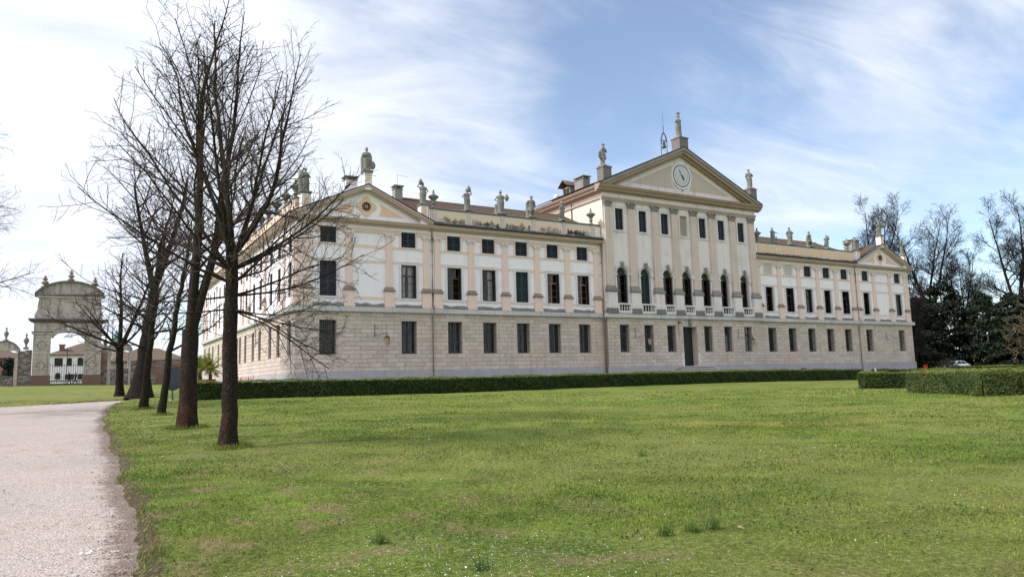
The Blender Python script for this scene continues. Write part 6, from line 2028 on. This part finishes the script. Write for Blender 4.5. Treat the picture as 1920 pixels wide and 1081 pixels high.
# 5: the old tree with the big fissured trunk
T = Tree(41)
p, r = trunk_pts(7.5, .56, (.7, 0), 1.75, 20, 8, .03, .62); T.tr.append((p, r, 0))
P5 = levels(6.0, 2.4, 1.05, .45, 1.9, 2.8, 3.0, .05, .008, 1.6, .012, .018)
for a in range(5):
    an = a * 1.26 + .3; T.tr.append(([Vector((cos(an) * .3, sin(an) * .3, .55)), Vector((cos(an) * .75, sin(an) * .75, .12)), Vector((cos(an) * 1.15, sin(an) * 1.15, -.15))], [.22, .16, .06], 0))
for az, el, Ln, rr in ((0, 72, 8.5, .26), (190, 76, 8.0, .24), (90, 66, 7.0, .2)):
    pts, rad, de = T.walk(p[-1].copy(), dirv(az, el), Ln, rr, rr * .3, 14, .04, .04); T.tr.append((pts, rad, 0))
    for i in range(3, 15):
        T.grow(pts[i], dirv(T.r.uniform(0, 360), 30 + i * 2 + T.r.uniform(-10, 10)), 5.0 - .15 * i, rad[i] * .5, 0, P5)
for i in range(11, 20): T.grow(p[i], dirv(T.r.uniform(0, 360), 15 + T.r.uniform(0, 25)), 4.2, r[i] * .22, 0, P5)
T.build(-10.1, 2.6, 'old tree with massive fissured trunk and spreading roots', M_barkd, M_twig, 'row of bare trees along the path')

# 6: tree at the end of the row forking low
T = Tree(47)
p, r = trunk_pts(3.6, .27, (-.05, 0), 1.5, 12, 9, .02, .9); T.tr.append((p, r, 0))
for az, el, Ln, rr in ((170, 84, 7.5, .19), (10, 68, 7.2, .17), (185, 40, 5.0, .12), (195, 25, 5.4, .11), (-10, 35, 4.5, .11), (80, 45, 5, .11), (260, 40, 5, .11), (165, 12, 5.0, .08)):
    T.grow(p[-1 - T.r.randint(0, 1)], dirv(az, el), Ln, rr, 0, P5)
T.build(-11.2, 6.6, 'dark low-forking tree at the far end of the row, by the path', M_barkd, M_twig, 'row of bare trees along the path')

# 7: crown reaching in from the left edge
T = Tree(53)
p, r = trunk_pts(5.0, .38, (0, 0), 1.3, 12, 12, .02, .8); T.tr.append((p, r, 0))
P7 = levels(6.5, 2.6, 1.2, .45, 2.2, 3.4, 3.4, -.012, .006, 1.3, .009, .014)
pts, rad, de = T.walk(p[-1].copy(), Vector((0, 0, 1)), 12.0, .30, .08, 16, .03, .05); T.tr.append((pts, rad, 0))
for i in range(0, 17):
    for q_ in range(3): T.grow(pts[i], dirv(T.r.uniform(-75, 75) if q_ else T.r.uniform(0, 360), 38 + i * 1.5 + T.r.uniform(-12, 12)), 6.6 - .2 * i, .085 - .003 * i, 0, P7)
T.build(-21.9, -6.0, 'large bare tree whose fine hanging twigs enter at the left edge', M_barkd, M_twigf)


# tall bare trees beyond the far end of the villa
def tall(seed, x, y, H, r0, label, fork, mt=M_twigf, spread=.82, nlimb=9, lean=(0, 0)):
    T = Tree(seed); p, r = trunk_pts(H * fork, r0, lean, 1.3, 14, seed, .05, .75); T.tr.append((p, r, 0))
    Pt = levels(H * .34 * spread, H * .13, H * .055, H * .024, 5.6 / (H * .085), 7.0 / (H * .05), 2.6 / (H * .035), .06, .015, H / 8, .02, .028)
    for j in range(3):
        pts, rad, de = T.walk(p[-1].copy(), dirv(j * 120 + T.r.uniform(-20, 20), 76 + T.r.uniform(-6, 8)), H * (.62 - .05 * j), r0 * .55, r0 * .1, 14, .05, .05); T.tr.append((pts, rad, 0))
        for i in range(2, 15): T.grow(pts[i], dirv(T.r.uniform(0, 360), 35 + i * 2 + T.r.uniform(-12, 12)), H * (.27 - .010 * i) * spread, rad[i] * .5, 0, Pt)
    for i in range(8, 15):
        T.grow(p[i], dirv(T.r.uniform(0, 360), 22 + T.r.uniform(-10, 20)), H * .25 * spread, r[i] * .3, 0, Pt)
    return T.build(x, y, label, M_barkd, mt, 'tall bare trees beyond the far end of the villa', sides=(6, 4, 3, 3, 3))


tall(61, 113.2, 16.8, 29.5, .55, 'tallest bare tree rising behind the far pavilion', .30)
tall(67, 104.1, 20.3, 27.0, .42, 'bare tree directly behind the far pavilion statue', .45)
tall(71, 113.6, 3.2, 29.0, .55, 'tall bare tree at the right edge of the picture', .28)
tall(73, 119.0, 14.5, 20.0, .3, 'thin bare tree between the two tall ones at right', .40)
tall(79, 86.0, 4.2, 13.0, .35, 'brown bare tree close against the far end of the villa', .35)
# the tan shrubby tree leaning in at the right edge
T = Tree(83); p, r = trunk_pts(2.5, .2, (0, 0), 1.2, 8, 83, .02, .8); T.tr.append((p, r, 0))
Pb = levels(5.5, 2.2, 1.0, .45, 2.2, 3.0, 3.0, -.02, .010, 1.5, .014, .02)
for i in range(12): T.grow(p[-1 - i % 3], dirv(T.r.uniform(0, 360), T.r.uniform(5, 75)), 5.6, .06, 0, Pb)
for i in range(12): T.grow(p[-1] + Vector((0, 0, T.r.uniform(0, 3))), dirv(T.r.uniform(130, 230), T.r.uniform(0, 60)), 5.6, .05, 0, Pb)
T.build(82.5, -15.5, 'tan leafless tree with hanging twigs at the right edge', M_barkm, M_twigt)

# ------------------------------------------------------------------ dark evergreens
M_yew = leafmat('yew_foliage', (0.003, 0.007, 0.003), (0.012, 0.022, 0.008), (0.016, 0.026, 0.009))
M_cyp = leafmat('conifer_foliage', (0.004, 0.010, 0.004), (0.018, 0.033, 0.013), (0.024, 0.038, 0.015))


def evergreen(x, y, H, R, label, seed, mat, cone=.5, nb=150, size=.2, name='conifer'):
    rng = np.random.default_rng(seed); z0 = gz(x, y)
    o = empty(name, (x, y, z0), label, 'tree', 'dark evergreens beyond the far end of the villa')
    MB().tube([(x, y, z0 - .2), (x + .1, y, z0 + H * .5), (x, y, z0 + H * .93)], [.35, .2, .04], 8).build('trunk', M_barkd, o)
    Pp, Nn = [], []
    for i in range(nb):
        t = rng.uniform(.02, 1) ** .9
        rad = R * ((1 - t) ** cone) * (.55 + .45 * min(1, t / .12)) * rng.uniform(.72, 1.12) + .15
        an = rng.uniform(0, 2 * pi); out = np.array([cos(an), sin(an), 0])
        n = int(46 * (.5 + rad / R))
        s = rng.uniform(.25, 1, n) ** .6
        droop = -.22 * (s * rad) ** 1.15 / max(R, 1) ** .15 + rng.uniform(-.1, .25)
        w = rng.normal(0, .10 + .13 * s * rad * .6, n)
        side = np.array([-sin(an), cos(an), 0])
        p = np.array([x, y, z0 + t * H * .96])[None] + out[None] * (s * rad)[:, None] + side[None] * w[:, None]
        p[:, 2] += droop + rng.normal(0, .16, n)
        p[:, 2] = np.maximum(p[:, 2], z0 + .1)
        Pp.append(p); Nn.append(np.tile(out * .6 + np.array([0, 0, .7]), (n, 1)))
    v, t_ = leaf_tris(np.concatenate(Pp), np.concatenate(Nn), size, rng, .7)
    me = npmesh('crown', v - np.array([x, y, z0]), t_, mat); f = bpy.data.objects.new('crown', me); COL.objects.link(f); f.parent = o; f['kind'] = 'stuff'


for i, (x, y, H, R, lb, mt, cn) in enumerate((
        (91.5, 9.0, 9.0, 3.4, 'dark round-headed yew just right of the villa end', M_yew, .35),
        (101.5, 12.5, 12.0, 6.0, 'dark evergreen behind the yew, right of the villa', M_yew, .5),
        (108.0, 12.0, 15.0, 6.6, 'tallest dark conifer above the parked car', M_yew, .42),
        (110.5, 7.0, 12.5, 6.2, 'greenish conifer right of the tallest one', M_cyp, .5),
        (109.0, 1.5, 12.0, 6.0, 'broad dark yew right of the greenish conifer', M_cyp, .45),
        (108.5, -5.0, 11.0, 6.2, 'dark evergreen behind the tan tree at right', M_yew, .5),
        (104.5, -11.0, 10.0, 5.2, 'dark evergreen at the extreme right edge', M_yew, .5),
        (116.0, 20.0, 13.0, 6.5, 'dark conifer far behind the parked car', M_yew, .6),
        (119.0, 0.0, 13.0, 7.5, 'dense dark evergreen closing the gap behind the right conifers', M_yew, .45),
        (103.0, -20.0, 10.0, 5.8, 'dark evergreen just beyond the right border', M_yew, .5))):
    evergreen(x, y, H, R, lb, 200 + i, mt, cn, 300, .27)
# low box bush by the villa corner, palm by the red house
rng = np.random.default_rng(5)
def bush(x, y, R, H, label, mat, seed, n=1500, size=.1, name='bush'):
    rng = np.random.default_rng(seed); z = gz(x, y)
    d = rng.normal(0, 1, (n, 3)); d /= np.linalg.norm(d, axis=1)[:, None]; d[:, 2] = np.abs(d[:, 2])
    k_ = 1 + .12 * np.sin(d[:, 0] * 7) * np.sin(d[:, 1] * 6 + 1)
    p = d * np.array([R, R, H]) * (k_ * rng.uniform(.6, 1.05, n))[:, None]
    v, t = leaf_tris(p, d, size, rng)
    o = empty(name, (x, y, z), label, 'bush')
    me = npmesh('foliage', v, t, mat); f = bpy.data.objects.new('foliage', me); COL.objects.link(f); f.parent = o; f['kind'] = 'stuff'
    MB().tube([(x, y, z - .1), (x, y, z + H * .6)], [.1, .04], 6).build('stem', M_barkd, o)


bush(84.5, -1.0, 1.4, 1.7, 'small brownish bush at the villa end below the yew', leafmat('brown_bush', (.03, .03, .015), (.10, .09, .045), (.12, .10, .05)), 3)
bush(95.0, -10.5, 1.3, 1.9, 'dark bush behind the hedges right of the car', M_yew, 4)
o = empty('palm_tree', (-23.2, 79, gz(-23.2, 79)), 'small fan palm against the red house at left', 'palm')
zt = gz(-23.2, 79)
MB().tube([(-23.2, 79, zt), (-23.15, 79, zt + 3.0)], [.25, .22], 8).build('trunk', M_barkd, o)
d = rng.normal(0, 1, (420, 3)); d /= np.linalg.norm(d, axis=1)[:, None]
v, t = leaf_tris(d * np.array([1.0, 1.0, .95]) * rng.uniform(.4, 1.1, (420, 1)) + np.array([0, 0, 3.2]), d, .28, rng, .4)
v2, t2 = leaf_tris(d[:220] * np.array([.8, .8, .9]) + np.array([0, 0, 1.7]), d[:220], .28, rng, .4)
me = npmesh('fronds', np.concatenate([v, v2]), np.concatenate([t, t2 + len(v)]), M_yew); f = bpy.data.objects.new('fronds', me); COL.objects.link(f); f.parent = o
# ------------------------------------------------------------------ grass blades, flowers and litter on the near lawn
k = NM('grass_blades', 0.7, 0.25)
c = grass_color(k, True)
c = k.mix(k.island(), k.mix(1.0, c, (.42, .52, .4), 'MULTIPLY'), k.mix(1.0, c, (1.75, 1.65, 1.7), 'MULTIPLY'))
k.color(c)
tl = k.n('ShaderNodeBsdfTranslucent'); k.l(c, tl.inputs[0])
mx = k.n('ShaderNodeMixShader'); mx.inputs[0].default_value = .35
k.l(k.b.outputs[0], mx.inputs[1]); k.l(tl.outputs[0], mx.inputs[2]); k.l(mx.outputs[0], k.t.nodes['Material Output'].inputs[0])
M_blade = k.m

H2 = np.array([fw.x, fw.y]); H2 /= np.linalg.norm(H2); R2 = np.array([rt.x, rt.y])


def lawn_points(rng, d0, d1, dens, half=.80):
    n = int(dens * half * (d1 * d1 - d0 * d0))
    d = np.sqrt(rng.uniform(d0 * d0, d1 * d1, n)); s = rng.uniform(-half, half, n)
    p = np.array([CAM.x, CAM.y])[None] + H2[None] * d[:, None] + R2[None] * (d * s)[:, None]
    return p[path_dist(p[:, 0], p[:, 1]) < rng.normal(-.26, .10, len(p))]


def patch(p, f, ph):
    return .5 + .25 * np.sin(p[:, 0] * f + ph + 1.3 * np.sin(p[:, 1] * f * .7)) + .25 * np.sin(p[:, 1] * f * 1.2 + ph * 2 + 1.1 * np.sin(p[:, 0] * f * .8))


def blades(p, hgt, wid, rng, lean=.55):
    n = len(p); z = ground_z(p[:, 0], p[:, 1]) - .008
    a = rng.uniform(0, 2 * pi, n); l = rng.uniform(.1, 1, n) * lean * hgt
    ca, sa = np.cos(a), np.sin(a)
    b = a + pi / 2 + rng.normal(0, .5, n)
    w = wid
    base = np.stack([p[:, 0], p[:, 1], z], 1)
    off = np.stack([np.cos(b) * w, np.sin(b) * w, np.zeros(n)], 1)
    mid = base + np.stack([ca * l * .35, sa * l * .35, hgt * .6], 1)
    tip = base + np.stack([ca * l, sa * l, hgt], 1)
    v = np.stack([base - off, base + off, mid + off * .7, mid - off * .7, tip], 1).reshape(-1, 3)
    i = np.arange(n)[:, None] * 5
    t = np.concatenate([np.concatenate([i, i + 1, i + 2], 1), np.concatenate([i, i + 2, i + 3], 1), np.concatenate([i + 3, i + 2, i + 4], 1)])
    return v, t


rng = np.random.default_rng(99)
VV, TT = [], []; nb_ = 0
for d0, d1, dens, hh, ww in ((5.0, 8.5, 2700, .036, .0034), (8.5, 13, 1300, .038, .0052), (13, 21, 460, .042, .0085), (21, 36, 110, .050, .016), (36, 52, 26, .06, .032)):
    p = lawn_points(rng, d0, d1, dens)
    q = patch(p, .9, 1.0) * .6 + patch(p, 2.7, 4.0) * .4
    p = p[rng.uniform(0, 1, len(p)) < .25 + .95 * q]
    q = patch(p, .9, 1.0) * .6 + patch(p, 2.7, 4.0) * .4
    n = len(p)
    cl = patch(p, 5.3, 2.0) * patch(p, 3.1, 7.0)
    h = hh * rng.uniform(.35, 1.25, n) * (.45 + .75 * q + .9 * np.clip(cl - .3, 0, 1))
    v, t = blades(p, h, ww * rng.uniform(.6, 1.4, n), rng, 1.25)
    VV.append(v); TT.append(t + nb_); nb_ += len(v)
# tufts at the foot of the trunks and along the broken border
for x, y, rr_ in ((-10.63, -36.57, .42), (-10.68, -29, .6), (-10.6, -19.45, .35), (-10.75, -11.4, .4)):
    n = 900; a = rng.uniform(0, 2 * pi, n); r_ = rr_ + np.abs(rng.normal(0, .14, n)) - .13
    p = np.stack([x + r_ * np.cos(a), y + r_ * np.sin(a)], 1)
    v, t = blades(p, rng.uniform(.06, .17, n), np.full(n, .006), rng, .7); VV.append(v); TT.append(t + nb_); nb_ += len(v)
Yb = rng.uniform(-49, -15, 5200); p = np.stack([path_edge(Yb) + rng.normal(.16, .12, 5200), Yb], 1); p = p[patch(p, 2.3, 2.0) > .58]
v, t = blades(p, rng.uniform(.03, .09, len(p)), np.full(len(p), .006), rng, .9); VV.append(v); TT.append(t + nb_); nb_ += len(v)
me = npmesh('grass', np.concatenate(VV), np.concatenate(TT), M_blade)
o = bpy.data.objects.new('grass', me); COL.objects.link(o); tag(o, 'short patchy green grass covering the near lawn', 'grass', kind='stuff')

# weeds with broad leaves
M_weed = leafmat('clover_leaves', (0.055, 0.10, 0.016), (0.13, 0.20, 0.034), (0.10, 0.15, 0.03))
p = lawn_points(rng, 5.0, 26, 170); p = p[patch(p, .7, 5.0) * .6 + patch(p, 3.4, 1.0) * .6 > rng.normal(.68, .05, len(p))]
n = len(p); pos = np.stack([p[:, 0], p[:, 1], ground_z(p[:, 0], p[:, 1]) + rng.uniform(.01, .055, n)], 1)
v, t = leaf_tris(pos, np.tile([0, 0, 1.0], (n, 1)), .022, rng, .6)
o = bpy.data.objects.new('clover', npmesh('clover', v, t, M_weed)); COL.objects.link(o); tag(o, 'low broad-leaved clover scattered through the lawn', 'weeds', kind='stuff')


def flowers(nm, label, col, p, size, lo_, hi_):
    n = len(p); pos = np.stack([p[:, 0], p[:, 1], ground_z(p[:, 0], p[:, 1]) + rng.uniform(lo_, hi_, n)], 1)
    a = np.arange(6) * pi / 3; sz = size * rng.uniform(.7, 1.3, n)
    ring = np.stack([np.cos(a), np.sin(a), .25 * np.ones(6)], 1)
    tilt = rng.normal(0, .3, (n, 1, 2))
    v = pos[:, None] + ring[None] * sz[:, None, None]
    v[:, :, 2] += (ring[None, :, :2] * tilt).sum(2) * sz[:, None]
    i = np.arange(n)[:, None] * 6
    t = np.concatenate([np.concatenate([i, i + j, i + j + 1], 1) for j in range(1, 5)])
    o = bpy.data.objects.new(nm, npmesh(nm, v.reshape(-1, 3), t, simple(nm + '_petals', col, .7, .2, .1))); COL.objects.link(o); tag(o, label, 'flowers', kind='stuff')


p = lawn_points(rng, 5.2, 34, 5.0); p = p[patch(p, .8, 3.0) > .52]
flowers('daisies', 'tiny white daisies speckling the lawn', (.55, .55, .52), p, .0075, .025, .05)
p = lawn_points(rng, 5.0, 7.8, 260, .6); cen = np.array([CAM.x, CAM.y]) + H2 * 6.3 - R2 * .45
p = p[((p - cen) ** 2).sum(1) < rng.uniform(0, 4.5, len(p))]
flowers('speedwell', 'pale blue speedwell flowers massed in the foreground grass', (.50, .55, .70), p, .0042, .03, .06)
p = lawn_points(rng, 6, 26, .07)
flowers('dandelions', 'scattered yellow dandelion heads in the lawn', (.75, .50, .02), p, .013, .03, .06)

# taller tufts of coarse grass, each one on its own
M_tuft = leafmat('coarse_grass', (0.035, 0.075, 0.010), (0.095, 0.165, 0.026), (0.115, 0.17, 0.03))
tuf = [(-11.05, -48.00, .26, 'dark coarse grass tuft in the left foreground lawn'), (-10.72, -49.55, .20, 'grass tuft at the bottom edge, leftmost of the foreground tufts'), (-8.62, -49.55, .24, 'grass tuft at the bottom edge, left one of the middle three'),
       (-8.28, -49.60, .20, 'grass tuft at the bottom edge, middle one of the middle three'), (-8.00, -49.58, .28, 'tall grass tuft at the bottom edge, right one of the middle three'), (-4.2, -44.0, .16, 'lone grass tuft in the middle of the near lawn')]
for i, (x, y, h, lb) in enumerate(tuf):
    n = 110; p = np.stack([x + rng.normal(0, .04, n), y + rng.normal(0, .04, n)], 1)
    v, t = blades(p, h * .72 * rng.uniform(.2, 1.05, n) ** 1.1, rng.uniform(.0018, .0036, n), rng, 1.0)
    z = gz(x, y)
    o = bpy.data.objects.new('grass_tuft', npmesh('grass_tuft', v - np.array([x, y, z]), t, M_tuft)); COL.objects.link(o); o.location = (x, y, z)
    tag(o, lb, 'grass tuft', 'coarse grass tufts in the foreground')

# stones and earth crumbs along the path border
rg = random.Random(4)
V_, F_ = [], []; b = 0
ico = [(0, 0, 1), (.9, 0, .2), (.28, .85, .2), (-.72, .5, .2), (-.72, -.5, .2), (.28, -.85, .2), (0, 0, -.6)]
icf = [(0, 1, 2), (0, 2, 3), (0, 3, 4), (0, 4, 5), (0, 5, 1), (6, 2, 1), (6, 3, 2), (6, 4, 3), (6, 5, 4), (6, 1, 5)]
ns = 5200
Ys = -49 + 32 * np.random.default_rng(3).uniform(0, 1, ns) ** 1.6
Xs = path_edge(Ys) - np.abs(np.random.default_rng(4).normal(0, .5, ns)) * np.where(np.arange(ns) % 3 == 0, 3.0, .45) + .05
Zs = np.where(path_dist(Xs, Ys) > 0, base_z(Xs, Ys) - .108, ground_z(Xs, Ys))
for x, y, z in zip(Xs, Ys, Zs):
    s_ = rg.uniform(.004, .013) * (1.6 if rg.random() < .08 else 1)
    a = rg.uniform(0, 6.28); ca, sa = cos(a), sin(a); sx_ = rg.uniform(.7, 1.4)
    V_ += [(x + (p[0] * ca * sx_ - p[1] * sa) * s_, y + (p[0] * sa * sx_ + p[1] * ca) * s_, z + p[2] * s_ * .7) for p in ico]
    F_ += [(q[0] + b, q[1] + b, q[2] + b) for q in icf]; b += 7
k = NM('pebbles', .9, .2); k.color(k.mix(k.island(), (.13, .10, .08), (.46, .41, .37)))
o = bpy.data.objects.new('pebbles', npmesh('pebbles', np.array(V_), np.array(F_), k.m)); COL.objects.link(o); tag(o, 'loose pebbles and crumbs of earth along the path border', 'pebbles', kind='stuff')

# a few scraps of paper and dead leaves
M_paper = simple('paper', (.60, .60, .59), .8, .2, .05)
for x, y, a, w, h, lb in ((-13.62, -46.1, .3, .06, .014, 'white paper scrap on the path near the lawn border'), (-13.72, -47.1, 1.2, .032, .012, 'smaller white paper scrap on the path in the foreground')):
    z = float(base_z(np.array([x]), np.array([y]))[0]) - .100
    ca, sa = cos(a), sin(a); vs = []; n_ = 5
    for i in range(n_):
        for s_ in (-1, 1):
            u = -w + 2 * w * i / (n_ - 1); vs.append((x + u * ca - s_ * h * sa, y + u * sa + s_ * h * ca, z + .012 * sin(i * 1.9) + .006 * s_ + .008))
    m = MB().add(vs, [(2 * i, 2 * i + 1, 2 * i + 3, 2 * i + 2) for i in range(n_ - 1)])
    tag(m.build('paper_scrap', M_paper, recalc=False), lb, 'paper')
M_leafd = simple('dead_leaf', (.27, .17, .12), .8, .2, .2)
for dd, s_, lb in ((15.6, .07, 'small curled dead leaf in the middle of the lawn'), (10.6, -.015, 'pinkish dead leaf on the near lawn left of the middle'), (7.6, .30, 'dead leaf on the lawn near the bottom right')):
    q = np.array([CAM.x, CAM.y]) + H2 * dd + R2 * dd * s_
    x, y = q; z = gz(x, y) + .045; a = rg.uniform(0, 6)
    vs = [(0, 0, 0), (.04, .024, .012), (.08, .018, .006), (.11, 0, .02), (.08, -.018, .016), (.04, -.025, .004)]
    vs = [(x + u * cos(a) - v_ * sin(a), y + u * sin(a) + v_ * cos(a), z + w_) for u, v_, w_ in vs]
    tag(MB().add(vs, [(0, 1, 2, 3), (0, 3, 4, 5)]).build('fallen_leaf', M_leafd, recalc=False), lb, 'leaf', 'dead leaves on the lawn')
